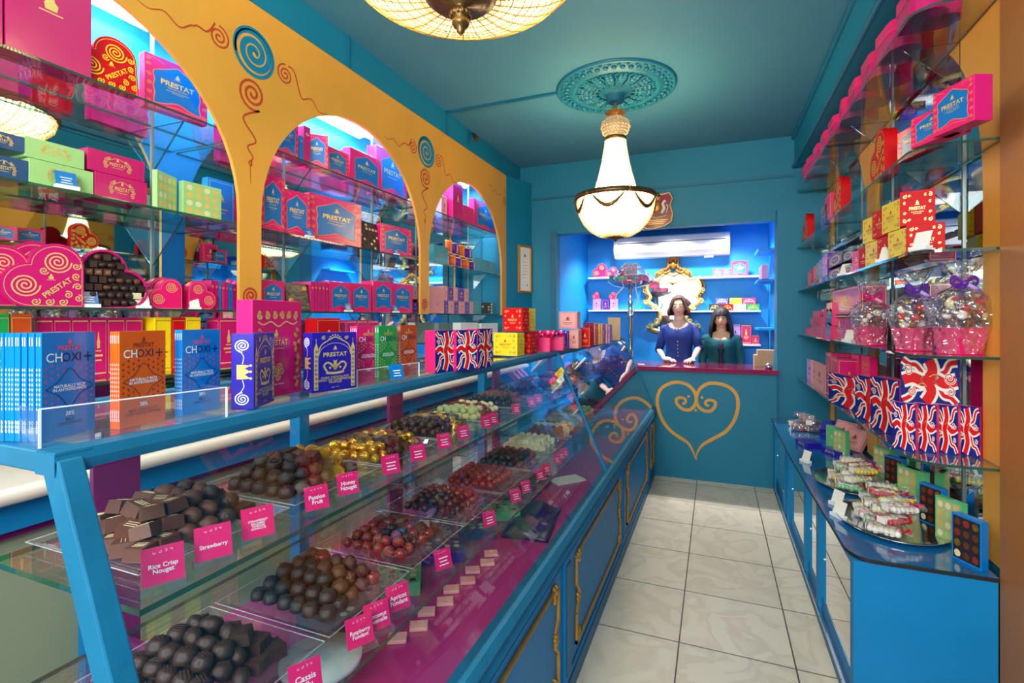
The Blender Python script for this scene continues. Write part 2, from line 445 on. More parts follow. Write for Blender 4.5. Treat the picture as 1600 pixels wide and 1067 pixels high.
# ---------------------------------------------------------------- gold arcades
def arcade(name, X, ys, half, z0, z1, zs, rise, thick, face):
    """panel in the plane x = X with arches between the pilaster centres ys"""
    pts = [(ys[0] - half, z0)]
    for i in range(len(ys)):
        yc = ys[i]
        pts.append((yc + half, z0))
        if i < len(ys) - 1:
            a, c = yc + half, ys[i + 1] - half
            pts += [((a + c) / 2 - (c - a) / 2 * math.cos(math.pi * t / 28), zs + rise * math.sin(math.pi * t / 28)) for t in range(0, 29)]
            pts.append((c, z0))
    pts += [(ys[-1] + half, z1), (ys[0] - half, z1)]
    cl = [pts[0]]
    for p in pts[1:]:
        if math.hypot(p[0] - cl[-1][0], p[1] - cl[-1][1]) > 1e-5: cl.append(p)
    b = MB(); b.prism(cl, lambda u, v, w: (w, u, v), X - thick * face, X, GOLD, mb=(ALC if face > 0 else GOLD))
    return b.build(name)
YP = [0.18, 1.746, 3.288, 4.83]
arc = arcade('arched_gold_panel', XG, YP, 0.06, 1.58, 3.05, 2.04, 0.71, 0.018, 1)
tag(arc, 'long gold arched screen with blue and red painted spirals over the left shelves', 'arched panel')
def wiggle(p0, d, n, amp, L, curl=0.02):
    """a wavy tail from p0 in direction d (unit) ending in a small loop"""
    px, py = -d[1], d[0]; out = []
    for i in range(n + 1):
        t = i / n; a = amp * math.sin(t * math.pi * 5) * (1 - 0.75 * t)
        out.append((p0[0] + d[0] * L * t + px * a, p0[1] + d[1] * L * t + py * a))
    return out
for i, yc in enumerate(YP[:3]):
    zc = 2.815
    b = MB(); b.frame((XG, 0, 0), (0, 1, 0), (0, 0, 1))
    sp = spiral((yc + 0.02, zc), 0.105, 2.6, R(200), 1, 60, 0.05); b.ribbon(sp, [0.030 if j < 50 else 0.030 - 0.002 * (j - 50) for j in range(61)], BLUEP)
    ring = [(yc + 0.02 + 0.108 * math.cos(t * 0.1571), zc + 0.108 * math.sin(t * 0.1571)) for t in range(41)]; b.ribbon(ring, 0.018, BLUEP)
    b.build('blue_spiral', arc)
    # red curls left, right, below
    for sgn in (-1, 1):
        b = MB(); b.frame((XG, 0, 0), (0, 1, 0), (0, 0, 1))
        c = (yc + 0.02 + sgn * 0.185, zc - 0.02); r = 0.052
        b.ribbon(spiral(c, r, 2.2, R(90) if sgn > 0 else R(90), -sgn, 34), taper(35, 0.009, 0.008), REDP)
        w = wiggle((c[0] + sgn * 0.02, c[1] + r), (sgn * 0.97, -0.24 if sgn > 0 else -0.0), 40, 0.028, 0.33)
        w = [(p[0], p[1] - 0.085 * min(1, k / 12)) for k, p in enumerate(w)]
        b.ribbon(w, taper(41, 0.009, 0.003), REDP)
        b.build('red_curl', arc)
    b = MB(); b.frame((XG, 0, 0), (0, 1, 0), (0, 0, 1))
    c = (yc + 0.01, zc - 0.20)
    b.ribbon(spiral(c, 0.078, 2.4, R(-60), 1, 40), taper(41, 0.014, 0.011), REDP)
    x0, z0 = c[0] + 0.078 * math.cos(R(-60)), c[1] + 0.078 * math.sin(R(-60))
    tail = smooth_pts([(x0, z0), (yc - 0.03, z0 - 0.045), (yc - 0.035, z0 - 0.08), (yc + 0.028, z0 - 0.15), (yc - 0.018, z0 - 0.19), (yc + 0.012, z0 - 0.235), (yc - 0.012, z0 - 0.262), (yc + 0.004, z0 - 0.275), (yc + 0.004, z0 - 0.25), (yc - 0.003, z0 - 0.29), (yc + 0.0, z0 - 0.36)], 6)
    b.ribbon(tail, taper(len(tail), 0.010, 0.003), REDP)
    b.build('red_curl', arc)
    b = MB(); b.frame((XG, 0, 0), (0, 1, 0), (0, 0, 1))
    b.ribbon(spiral((yc + 0.0, 1.655), 0.044, 2.3, R(-90), 1, 36), taper(37, 0.014, 0.010), REDP)
    b.build('red_curl', arc)
b = MB(); b.frame((XG, 0, 0), (0, 1, 0), (0, 0, 1))
b.ribbon(wiggle((4.45, 2.83), (1, -0.08), 40, 0.03, 0.30), 0.006, REDP)
b.ribbon(spiral((4.84, 2.78), 0.045, 2, 0, 1, 30), 0.008, REDP)
b.build('red_curl', arc)
arc2 = arcade('arched_gold_panel', XMR - 0.012, [2.345, 3.90, 5.20], 0.085, 0.66, 2.93, 2.05, 0.78, 0.0115, -1)
tag(arc2, 'gold arched frame around the mirror behind the right shelves', 'arched panel')
b = MB(); b.box(XMR - 0.032, 2.07, 0, XMR + 0.015, 2.258, 2.93, SHADEGOLD)
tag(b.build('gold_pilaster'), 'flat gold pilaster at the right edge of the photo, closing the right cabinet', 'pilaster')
# ================================================================ CHANDELIERS
GLOW = mat('lit_lamp_glass', (255, 244, 214), 0.5, var=0.0, emit=(255, 234, 192), estr=9.0)
BEAD = mat('crystal_bead', (255, 236, 190), 0.15, var=0.25, scale=60, coat=0.5, emit=(255, 214, 140), estr=0.55)  # emission stands in for bulb light coming through the glass beads
AMBER = mat('glowing_amber_bead', (214, 184, 140), 0.15, var=0.35, scale=70, coat=0.6, emit=(255, 214, 160), estr=0.12)  # faint glow added to beads that are no lamp themselves
def octa(s, c, r, m):
    x, y, z = c
    s.add([(x + r, y, z), (x - r, y, z), (x, y + r, z), (x, y - r, z), (x, y, z + r), (x, y, z - r)],
          [(0, 2, 4), (2, 1, 4), (1, 3, 4), (3, 0, 4), (2, 0, 5), (1, 2, 5), (3, 1, 5), (0, 3, 5)], m, True)
def strands(s, prof, ns, step, r, m):
    """strings of beads that follow a profile (r, z)"""
    pts = []
    for i in range(len(prof) - 1):
        (a, z0), (c, z1) = prof[i], prof[i + 1]; d = math.hypot(c - a, z1 - z0); k = max(1, int(round(d / step)))
        pts += [(a + (c - a) * j / k, z0 + (z1 - z0) * j / k) for j in range(k)]
    for j in range(ns):
        an = 2 * math.pi * j / ns
        for q, (rr, z) in enumerate(pts):
            octa(s, (rr * math.cos(an), rr * math.sin(an), z), r * random.uniform(0.9, 1.1), m)
def chandelier(loc, label, bowl, neck, z_ball, ring_r, ns, br, fin=1.0):
    """bowl: profile from ring down; neck: from the top collar down to the ring"""
    t = empty('chandelier', loc, label, 'chandelier', 'bead and bronze chandeliers under the ceiling')
    b = MB(); b.lathe([(r * 0.93, z + 0.004) for r, z in bowl], GLOW, 28); b.build('lit_bowl', t)
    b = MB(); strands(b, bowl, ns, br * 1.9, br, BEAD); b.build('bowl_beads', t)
    b = MB(); WIRE = mat('gold_wire', (206, 150, 60), .4, metal=.2, var=.2); nr = 28 if fin == 1.0 else 24
    for j in range(nr):
        an = 2 * math.pi * j / nr; b.tube([((r + br) * math.cos(an), (r + br) * math.sin(an), z - br * .8) for r, z in bowl], .0022 if fin == 1.0 else .0012, WIRE, 5)
    for (r0, z0), (r1, z1) in zip(bowl[:-1], bowl[1:]):
        for q in ((.33, .66, 1.0) if fin == 1.0 else (.5, 1.0)):
            r, z = r0 + (r1 - r0) * q, z0 + (z1 - z0) * q
            b.tube([((r + br) * math.cos(k * .1309), (r + br) * math.sin(k * .1309), z - br * .8) for k in range(48)], .0018 if fin == 1.0 else .0010, WIRE, 4, True)
    b.build('wire_cage', t)
    b = MB(); b.lathe([(r * 0.84, z) for r, z in neck], GLOW, 20); b.build('lit_neck', t)
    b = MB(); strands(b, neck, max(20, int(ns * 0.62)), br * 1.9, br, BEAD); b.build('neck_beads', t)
    zr = bowl[0][1]
    b = MB(); b.lathe([(ring_r - 0.006, zr - 0.016), (ring_r + 0.010, zr - 0.018), (ring_r + 0.014, zr), (ring_r + 0.008, zr + 0.018), (ring_r - 0.008, zr + 0.016), (ring_r - 0.006, zr - 0.016)], BRONZE, 48)
    for j in range(6 if fin != 1.0 else 0):   # bronze swags and bosses
        a0 = 2 * math.pi * j / 6
        b.ball(((ring_r + 0.014) * math.cos(a0), (ring_r + 0.014) * math.sin(a0), zr - 0.004), 0.018, BRONZE, 8, 5)
        sw = []
        for q in range(9):
            u = q / 8; a = a0 + 0.12 + u * 0.80
            zz = zr - 0.02 - 0.085 * math.sin(math.pi * u)
            rr = ring_r * (0.99 - 0.05 * math.sin(math.pi * u)) + 0.006
            sw.append((rr * math.cos(a), rr * math.sin(a), zz))
        b.tube(sw, [0.004 + 0.011 * math.sin(math.pi * q / 8) for q in range(9)], BRONZE, 6)
    b.build('bronze_ring', t)
    zb, rb = bowl[-1][1], bowl[-1][0]
    b = MB()
    b.lathe([(rb + 0.045, zb + 0.022), (rb + 0.03, zb - 0.004), (rb + 0.004, zb - 0.024), (0.020, zb - 0.030), (0.024, zb - 0.040), (0.034, zb - 0.050), (0.036, zb - 0.060), (0.022, zb - 0.070), (0.030, zb - 0.080), (0.024, zb - 0.094), (0.012, zb - 0.102), (0.015, zb - 0.108), (0.001, zb - 0.122)] if fin == 1.0 else
            [(rb + 0.03, zb + 0.012), (rb + 0.012, zb - 0.008), (0.018, zb - 0.016), (0.012, zb - 0.026), (0.001, zb - 0.036)], BRONZE, 28)
    if fin == 1.0:
        for j in range(14):
            an = 2 * math.pi * j / 14
            b.ball((0.031 * math.cos(an), 0.031 * math.sin(an), zb - 0.056), 0.008, BRONZE, 6, 4, 1, 1, 1.4)
    b.build('finial', t)
    # collar, bead ball, leaf crown, rod
    zt, rt = neck[0][1], neck[0][0]
    b = MB(); b.lathe([(rt - 0.004, zt - 0.014), (rt + 0.010, zt - 0.010), (rt + 0.012, zt + 0.008), (rt - 0.002, zt + 0.014)], BRONZE, 28); b.build('collar', t)
    b = MB()
    ball = [(rt * 0.85, zt + 0.015), (0.088, zt + 0.045), (0.102, zt + 0.085), (0.095, zt + 0.120), (0.060, zt + 0.150), (0.025, zt + 0.160)]
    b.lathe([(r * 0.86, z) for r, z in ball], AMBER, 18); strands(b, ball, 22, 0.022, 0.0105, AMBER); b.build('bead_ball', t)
    b = MB()
    b.lathe([(0.012, zt + 0.155), (0.03, zt + 0.172), (0.02, zt + 0.185), (0.008, zt + 0.20), (0.008, z_ball)], GOLD2, 16)
    for j in range(12):
        an = 2 * math.pi * j / 12; ca, sa = math.cos(an), math.sin(an)
        p = [(0.02, 0.172, 0.006), (0.05, 0.182, 0.017), (0.078, 0.194, 0.012), (0.088, 0.190, 0.001)]
        vs = []
        for r, z, w in p:
            vs += [(r * ca - w * sa, r * sa + w * ca, zt + z), (r * ca + w * sa, r * sa - w * ca, zt + z)]
        b.add(vs, [(i * 2, i * 2 + 1, i * 2 + 3, i * 2 + 2) for i in range(3)], GOLD2)
    b.build('leaf_crown', t)
    return t
FAR = (-0.68, 3.71)
bowl = [(0.275, 2.43), (0.272, 2.37), (0.257, 2.31), (0.225, 2.25), (0.175, 2.195), (0.115, 2.16), (0.05, 2.145)]
neck = [(0.070, 2.865), (0.078, 2.80), (0.094, 2.70), (0.115, 2.61), (0.140, 2.52), (0.165, 2.455), (0.20, 2.445)]
ch = chandelier((FAR[0], FAR[1], 0), 'lit bead chandelier with long neck hanging before the back counter', bowl, neck, ZC - 0.05, 0.285, 52, 0.0085, 0.5)
NEAR = (-0.76, 1.44)
bowl2 = [(0.40, 2.74), (0.385, 2.685), (0.345, 2.645), (0.28, 2.612), (0.20, 2.592), (0.085, 2.582)]
neck2 = [(0.070, 3.00), (0.085, 2.93), (0.13, 2.87), (0.19, 2.80), (0.27, 2.76)]
ch2 = chandelier((NEAR[0], NEAR[1], 0), 'large lit bead chandelier cut off by the top of the photo', bowl2, neck2, ZC, 0.405, 84, 0.0078)
light('chandelier_bulb', 'POINT', (FAR[0], FAR[1], 2.92), 7, WARM, size=0.06)
# ceiling rose
b = MB()
b.lathe([(0.43, 0), (0.43, -0.012), (0.415, -0.022), (0.40, -0.014), (0.385, -0.016), (0.325, -0.022), (0.315, -0.034), (0.30, -0.024), (0.20, -0.020), (0.13, -0.03), (0.09, -0.05), (0.062, -0.055), (0.060, -0.10), (0.045, -0.112), (0.001, -0.112)], ROSE, 72, (0, 0, 0))
for j in range(40):
    an = 2 * math.pi * j / 40
    b.ball((0.358 * math.cos(an), 0.358 * math.sin(an), -0.022), 0.019, ROSE, 7, 4, 1, 1, 0.7)
    b.ball((0.392 * math.cos(an + 0.08), 0.392 * math.sin(an + 0.08), -0.018), 0.013, ROSE, 6, 4, 1, 1, 0.8)
for j in range(16):
    an = 2 * math.pi * j / 16
    for rr, sc, zz in ((0.27, 0.016, -0.024), (0.245, 0.022, -0.026), (0.215, 0.026, -0.028), (0.18, 0.022, -0.03), (0.15, 0.016, -0.034)):
        for o in (-0.055, 0.055):
            b.ball((rr * math.cos(an + o), rr * math.sin(an + o), zz), sc, ROSE, 7, 4, 1, 1, 0.8)
    b.tube([(0.12 * math.cos(an + 0.19), 0.12 * math.sin(an + 0.19), -0.04), (0.20 * math.cos(an + 0.24), 0.20 * math.sin(an + 0.24), -0.035), (0.27 * math.cos(an + 0.17), 0.27 * math.sin(an + 0.17), -0.03), (0.285 * math.cos(an + 0.24), 0.285 * math.sin(an + 0.24), -0.028)], 0.008, ROSE, 6)
tag(b.build('ceiling_rose', loc=(FAR[0], FAR[1], ZC)), 'round teal plaster ceiling rose with leaf ornament above the far chandelier', 'ceiling rose')
# small spotlight on the bulkhead
p = onx(731, 214, -2.03)
t = empty('wall_spotlight', p, 'small brass spotlight on a teal bracket high on the left bulkhead', 'spotlight')
b = MB(); b.box(-0.01, -0.02, -0.05, 0.012, 0.02, 0.05, TRIM); b.tube([(0.01, 0, 0.02), (0.05, 0, 0.02), (0.06, 0, 0.0)], 0.008, TRIM, 6); b.build('bracket', t)
b = MB(); b.tube([(0.05, 0.0, 0.02), (0.10, -0.02, -0.04)], [0.014, 0.026], BRONZE, 10); b.build('lamp_head', t)
# fluorescent battens under the arch soffit
for k, yy in enumerate((0.95, 2.52, 4.1)):
    t = empty('fluorescent_batten', (-2.20, yy, 2.98), 'white fluorescent batten inside the ' + ('near', 'middle', 'far')[k] + ' left arch', 'lamp', 'battens inside the left arches')
    b = MB(); b.box(-0.03, -0.66, -0.035, 0.03, 0.66, 0, WHITE); b.build('housing', t)
    b = MB(); b.tube([(0, -0.63, -0.052), (0, 0.63, -0.052)], 0.014, mat('lit_tube', (255, 255, 255), 0.5, var=0, emit=(225, 240, 255), estr=16), 10); b.build('tube', t)

# ================================================================ LEFT SHELVES (glass on glass brackets before the mirror)
def slab(s, x0, y0, z0, x1, y1, z1):
    """glass plate: clear faces, green edges"""
    vs = [(x, y, z) for z in (z0, z1) for y in (y0, y1) for x in (x0, x1)]
    s.add(vs, [(0, 2, 3, 1), (4, 5, 7, 6)], GLASS)
    s.add(vs, [(0, 1, 5, 4), (1, 3, 7, 5), (3, 2, 6, 7), (2, 0, 4, 6)], EDGE)
ZA, ZB_, ZCc = 2.405, 1.992, 1.588
ARN = ['near', 'middle', 'far']
for zi, (z, nm) in enumerate(((ZA, 'top'), (ZB_, 'middle'), (ZCc, 'lowest'))):
    for k in range(3):
        y0, y1 = YP[k] + 0.012, YP[k + 1] - 0.012
        t = empty('glass_shelf', (0, 0, 0), nm + ' glass shelf behind the ' + ARN[k] + ' left arch', 'glass shelf', 'glass shelves behind the left arches')
        b = MB(); slab(b, XM + 0.002, y0, z - 0.010, XG - 0.020, y1, z); b.build('glass_plate', t)
        for q, yy in enumerate((y0 + (0.45 if k == 1 else 0.30), y1 - 0.26)):
            b = MB(); fn = lambda u, v, w: (XM + 0.004 + u, w, z - 0.010 - v)
            b.prism([(0, 0.0), (0.20, 0.0), (0.0, 0.20)][::-1], fn, yy - 0.004, yy + 0.004, GLASS, EDGE); b.build('glass_bracket', t)
for yy in (1.48, 2.20, 3.03, 3.75, 4.57, 0.48):
    pass
b = MB()
# uprights along the mirror joints
for k in range(3):
    for yy, sd in ((YP[k] + 0.30 + (0.15 if k == 1 else 0) + 0.012, 'left'), (YP[k + 1] - 0.272, 'right')):
        bb = MB(); bb.box(XM, yy - 0.006, 1.10, XM + 0.006, yy + 0.006, 2.96, ALU)
        tag(bb.build('shelf_upright'), sd + ' slim metal shelf upright on the mirror of the ' + ARN[k] + ' left arch', 'shelf upright', 'metal shelf uprights on the left mirror')
# ================================================================ BACK COUNTER behind the display
t = empty('back_counter', (0, 0, 0), 'low blue wall counter with cream marble top and smoked glass doors behind the display', 'counter')
b = MB(); b.box(-2.32, -0.9, 1.036, -1.80, 4.86, 1.084, CREAM); b.tube([(-1.80, -0.9, 1.060), (-1.80, 4.86, 1.060)], 0.024, CREAM, 10)
b.build('marble_top', t)
b = MB(); b.box(-2.30, -0.9, 0, -1.86, 4.85, 0.10, BLUE); b.box(-2.30, -0.9, 0.95, -1.835, 4.85, 1.034, BLUE)
b.box(-2.30, -0.9, 0.10, -1.90, 4.85, 0.95, BLUE); b.build('carcass', t)
ys = [-0.9, 0.05, 1.0, 1.92, 2.84, 3.76, 4.84]
for k in range(6):
    b = MB(); b.box(-1.895, ys[k] + 0.03, 0.11, -1.885, ys[k + 1] - 0.03, 0.945, OLIVE); b.build('glass_door', t)
for k in range(1, 6):
    b = MB(); b.box(-1.895, ys[k] - 0.03, 0.10, -1.845, ys[k] + 0.03, 0.95, BLUE); b.build('post', t)
b = MB(); b.box(-1.87, 0.4, 0.925, -1.86, 4.8, 0.95, PURP); b.build('purple_rail', t)
# ================================================================ DISPLAY COUNTER
D0, D1, XF, XT, XBK, ZD, ZT = 0.41, 5.07, -0.56, -0.85, -1.36, 0.69, 1.362
t = DISP = empty('display_counter', (0, 0, 0), 'long blue glass fronted chocolate display counter with gold mouldings', 'display counter')
b = MB(); b.box(-1.34, D0, 0.0, XF, D1, 0.62, BLUE); b.box(XF, D0, 0.0, XF + 0.012, D1, 0.07, TRIM)
b.box(XF, D0, 0.07, XF + 0.006, D1, 0.10, BLUE); b.build('base_cabinet', t, 0.003)
b = MB(); b.prism([(0, 0), (0.022, 0.0), (0.035, 0.018), (0.022, 0.036), (0.028, 0.052), (0.012, 0.070), (-0.03, 0.070), (-0.03, 0)], lambda u, v, w: (XF + u, w, 0.62 + v), D0, D1, LBLUE); b.build('front_rail', t)
for k, yy in enumerate((0.62, 1.95, 3.28, 4.60)):
    b = MB(); b.box(XF, yy - 0.055, 0.10, XF + 0.016, yy + 0.055, 0.60, BLUE); b.box(XF + 0.016, yy - 0.03, 0.13, XF + 0.021, yy + 0.03, 0.57, LBLUE); b.build('pilaster', t, 0.003)
def framep(y0, y1, z0, z1):
    s, m = 0.045, (z0 + z1) / 2
    P = [(y0 + s, z0), (y1 - 2 * s, z0), (y1 - 2 * s, z0 + s), (y1 - s, z0 + s * 0.3), (y1 - s, m - s * 1.4), (y1 - 1.8 * s, m - s * 0.6), (y1 - 1.8 * s, m + s * 0.6), (y1 - s, m + s * 1.4), (y1 - s, z1 - s * 0.3), (y1 - 2 * s, z1 - s), (y1 - 2 * s, z1),
         (y0 + 2 * s, z1), (y0 + 2 * s, z1 - s), (y0 + s, z1 - s * 0.3), (y0 + s, m + s * 1.4), (y0 + 1.8 * s, m + s * 0.6), (y0 + 1.8 * s, m - s * 0.6), (y0 + s, m - s * 1.4), (y0 + s, z0 + s * 0.3), (y0 + 2 * s, z0 + s), (y0 + 2 * s, z0)]
    return P
ed = [0.41, 0.62, 1.95, 3.28, 4.60, 5.07]
for k in range(1, 5):
    y0, y1 = ed[k] + 0.07, ed[k + 1] - (0.07 if k < 4 else 0.02)
    b = MB(); b.box(XF, y0, 0.13, XF + 0.007, y1, 0.585, BLUE)
    P = framep(y0 + 0.02, y1 - 0.02, 0.17, 0.545)
    d = b.build('door_panel', t, 0.003)
    b = MB()
    for i in range(len(P)):
        a, c = P[i - 1], P[i]
        if a == c: continue
        b.tube([(XF + 0.012, a[0], a[1]), (XF + 0.012, c[0], c[1])], 0.0085, GOLD2, 6)
    for yy in (y0 + 0.10, y1 - 0.10):
        for zz in (0.545, 0.357, 0.175):
            for q in range(5):
                b.ball((XF + 0.014, yy + random.uniform(-0.02, 0.02), zz + random.uniform(-0.02, 0.02)), 0.010, GOLD2, 6, 4)
    b.build('gilt_moulding', d)
b = MB(); b.box(-1.335, D0 + 0.01, 0.62, XF - 0.03, D1, 0.676, MAUVE); b.build('magenta_deck', t)
def xg(z): return XF + (XT - XF) * (z - ZD) / (ZT - ZD)
# frame: top rails, slanted posts, rear posts
b = MB(); b.prism([(-0.040, -0.030), (0.002, -0.030), (0.004, -0.015), (0, 0), (-0.040, 0)], lambda u, v, w: (XT + u, w, ZT + v), D0, D1, LBLUE); b.build('top_front_rail', t)
b = MB(); b.box(XBK, D0, ZT - 0.032, XBK + 0.045, D1, ZT, LBLUE); b.build('top_rear_rail', t, 0.003)
for yy in (D0, D1 - 0.03):
    b = MB(); b.box(XBK + 0.045, yy, ZT - 0.032, XT - 0.045, yy + 0.045 if yy < 1 else yy + 0.03, ZT, LBLUE); b.build('top_end_rail', t, 0.003)
def post(y0, w, dpt, m):
    b = MB(); z0, z1 = ZD - 0.005, ZT - 0.01
    b.hexa([(xg(z0) - dpt, y0, z0), (xg(z0), y0, z0), (xg(z0), y0 + w, z0), (xg(z0) - dpt, y0 + w, z0), (xg(z1) - dpt, y0, z1), (xg(z1), y0, z1), (xg(z1), y0 + w, z1), (xg(z1) - dpt, y0 + w, z1)], m)
    return b
MB().box(XT - 0.046, D0 - .0015, ZT - 0.033, XT + 0.0015, D0 + 0.045, ZT - 0.002, LBLUE).build('rail_corner', t)
post(D0, 0.032, 0.045, LBLUE).build('slanted_post', t, 0.003)
post(2.80, 0.022, 0.018, BLUE).build('slanted_post', t, 0.002)
post(D1 - 0.012, 0.012, 0.014, BLUE).build('slanted_post', t)
for yy in (D0, 1.32, 2.80, D1 - 0.045):
    b = MB(); b.box(XBK, yy, ZD - 0.02, XBK + 0.045, yy + 0.045, ZT - 0.033, BLUE); b.build('rear_post', t, 0.002)
for y0, y1 in ((D0 + 0.032, 2.80), (2.822, D1 - 0.012)):
    z0, z1 = ZD, ZT - 0.031
    b = MB(); vs = [(xg(z0) - 0.004, y0, z0), (xg(z0) - 0.004, y1, z0), (xg(z1) - 0.004, y1, z1), (xg(z1) - 0.004, y0, z1)]
    b.add(vs, [(0, 1, 2, 3)], FGLASS); b.build('slanted_glass', t)
b = MB(); vs = [(XBK + 0.045, D0 + 0.045, ZT - 0.006), (XT - 0.045, D0 + 0.045, ZT - 0.006), (XT - 0.045, D1 - 0.03, ZT - 0.006), (XBK + 0.045, D1 - 0.03, ZT - 0.006)]
b.add(vs, [(0, 1, 2, 3)], GLASS); b.build('glass_top', t)
for yy in (0.69, 1.79, 2.88, 3.98):
    b = MB(); b.box(-1.30, yy, 0.677, -1.285, yy + 0.10, ZT - 0.034, PURP); b.box(-1.285, yy, 0.677, -1.02, yy + 0.10, 0.684, MAUVE)
    b.box(-1.285, yy + 0.02, 1.086, -0.98, yy + 0.034, 1.10, PURP); b.box(-1.285, yy + 0.02, 0.826, -0.90, yy + 0.034, 0.84, PURP)
    b.build('purple_support', t, 0.002)
ZU, ZLw = 1.112, 0.850
for y0, y1 in ((0.49, 2.78), (2.80, 5.02)):
    b = MB(); slab(b, -1.22, y0, ZU - 0.010, -0.80, y1, ZU); b.build('upper_glass_shelf', t)
    b = MB(); slab(b, -1.22, y0, ZLw - 0.010, -0.665, y1, ZLw); b.build('lower_glass_shelf', t)
# ================================================================ SERVING COUNTER at the end of the aisle
t = SERV = empty('serving_counter', (0, 0, 0), 'teal serving counter with burgundy top and painted gold heart', 'counter')
b = MB(); b.box(-1.30, 5.13, 0, 0.52, 5.60, 1.035, WALL); b.build('body', t)
b = MB(); b.box(-1.36, 5.085, 1.035, 0.53, 5.70, 1.078, BURG); b.build('top', t, 0.004)
b = MB(); b.frame((0, 5.13, 0), (1, 0, 0), (0, 0, 1))
def pxs(L, Y=5.13):
    return [(lambda q: (q.x, q.z))(ony(x, y, Y)) for x, y in L]
hl = [(1087, 718), (1084, 708), (1075, 692), (1060, 682), (1045, 670), (1033, 652), (1027, 630), (1030, 612), (1040, 602), (1056, 597), (1072, 600), (1083, 609), (1088, 621), (1086, 632), (1078, 640), (1067, 639), (1058, 631), (1057, 624), (1062, 621), (1070, 623), (1071, 629), (1066, 631)]
hr = [(1088, 718), (1089, 708), (1098, 695), (1115, 685), (1134, 674), (1147, 657), (1153, 636), (1151, 618), (1141, 606), (1126, 600), (1108, 599), (1094, 607), (1088, 621), (1090, 633), (1099, 641), (1110, 642), (1117, 635), (1117, 628), (1110, 625), (1103, 627), (1103, 632), (1108, 634)]
for L in (hl, hr):
    b.fr = (lambda fr0: (lambda a, c, l=0: fr0(a, c, l + .8)))(b.fr)
    P = smooth_pts(pxs(L), 6); n = len(P)
    w = [0.005 + 0.026 * min(1, i / (n * 0.12)) if i < n * 0.3 else (0.031 if i < n * 0.7 else 0.031 - 0.008 * (i - n * 0.7) / (n * 0.3)) for i in range(n)]
    b.ribbon(P, w, GPAINT)
for c in ((1076, 619), (1097, 621), (1087, 641)):
    q = pxs([c])[0]; b.disc(q, 0.012, GPAINT, 4, 14)
b.build('painted_heart', t)
# ================================================================ PRODUCTS: printed art on a w x h face
JP = [(.13, .12), (.30, .15), (.5, .22), (.70, .15), (.87, .12), (.865, .22), (.855, .32), (.875, .44), (.855, .55), (.875, .66), (.86, .73), (.74, .79), (.60, .86), (.5, .91), (.40, .86), (.26, .79), (.14, .73), (.125, .66), (.145, .55), (.125, .44), (.145, .32), (.135, .22)]
def crest(b, c, s, m, l=2):
    """little crowned shield"""
    x, y = c
    b.fill([(x - s * .35, y - s * .5), (x + s * .35, y - s * .5), (x + s * .42, y - s * .1), (x + s * .22, y + s * .1), (x + s * .15, y + s * .42), (x, y + s * .55), (x - s * .15, y + s * .42), (x - s * .22, y + s * .1), (x - s * .42, y - s * .1)], m, l)
    b.ribbon([(x - s * .7, y - s * .66), (x + s * .7, y - s * .66)], s * .08, m, l)
def art_jewel(b, w, h):
    P = smooth_pts([(u * w, v * h) for u, v in JP] + [(JP[0][0] * w, JP[0][1] * h)], 3)[:-1]
    b.fill(P, PANEL, 0); b.ribbon(P + [P[0], P[1]], 0.004 * w / .24, ORED, 1)
    for sx in (0, 1):
        for k, v in enumerate((.13, .30, .46, .62, .80, .92)):
            b.ribbon(spiral(((.062 if sx == 0 else .938) * w, v * h), .042 * w, 1.6, k, 1, 20), .014 * w, ORED, 1)
        b.ribbon([((.10 if sx == 0 else .90) * w, .96 * h), ((.3 if sx == 0 else .7) * w, .90 * h)], .01 * w, ORED, 1)
    b.ribbon([(.16 * w, .07 * h), (.5 * w, .14 * h), (.84 * w, .07 * h)], .012 * w, ORED, 1)
    crest(b, (.5 * w, .73 * h), .09 * w, FOIL)
    b.text('PRESTAT', .135 * w, (.5 * w, .56 * h), FOIL, 2, 0.03, 1.0)
    b.text('THE JEWEL BOX', .045 * w, (.5 * w, .48 * h), FOIL, 2)
    b.ribbon([(.32 * w, .43 * h), (.68 * w, .43 * h)], .008 * w, FOIL, 2); b.ribbon([(.40 * w, .40 * h), (.60 * w, .40 * h)], .006 * w, FOIL, 2)
def art_jewel_plain(b, w, h):
    P = smooth_pts([(u * w, v * h) for u, v in JP] + [(JP[0][0] * w, JP[0][1] * h)], 3)[:-1]
    b.fill(P, PANEL, 0); b.ribbon(P + [P[0], P[1]], 0.010 * w, ORED, 1)
    crest(b, (.5 * w, .73 * h), .10 * w, FOIL); b.text('PRESTAT', .14 * w, (.5 * w, .54 * h), FOIL, 2, 0.02)
    b.ribbon([(.35 * w, .44 * h), (.65 * w, .44 * h)], .01 * w, FOIL, 2)
def plus(b, x, y, s, m, l=1):
    b.fill([(x - s, y - s * .3), (x + s, y - s * .3), (x + s, y + s * .3), (x - s, y + s * .3)], m, l)
    b.fill([(x - s * .3, y - s), (x + s * .3, y - s), (x + s * .3, y + s), (x - s * .3, y + s)], m, l)
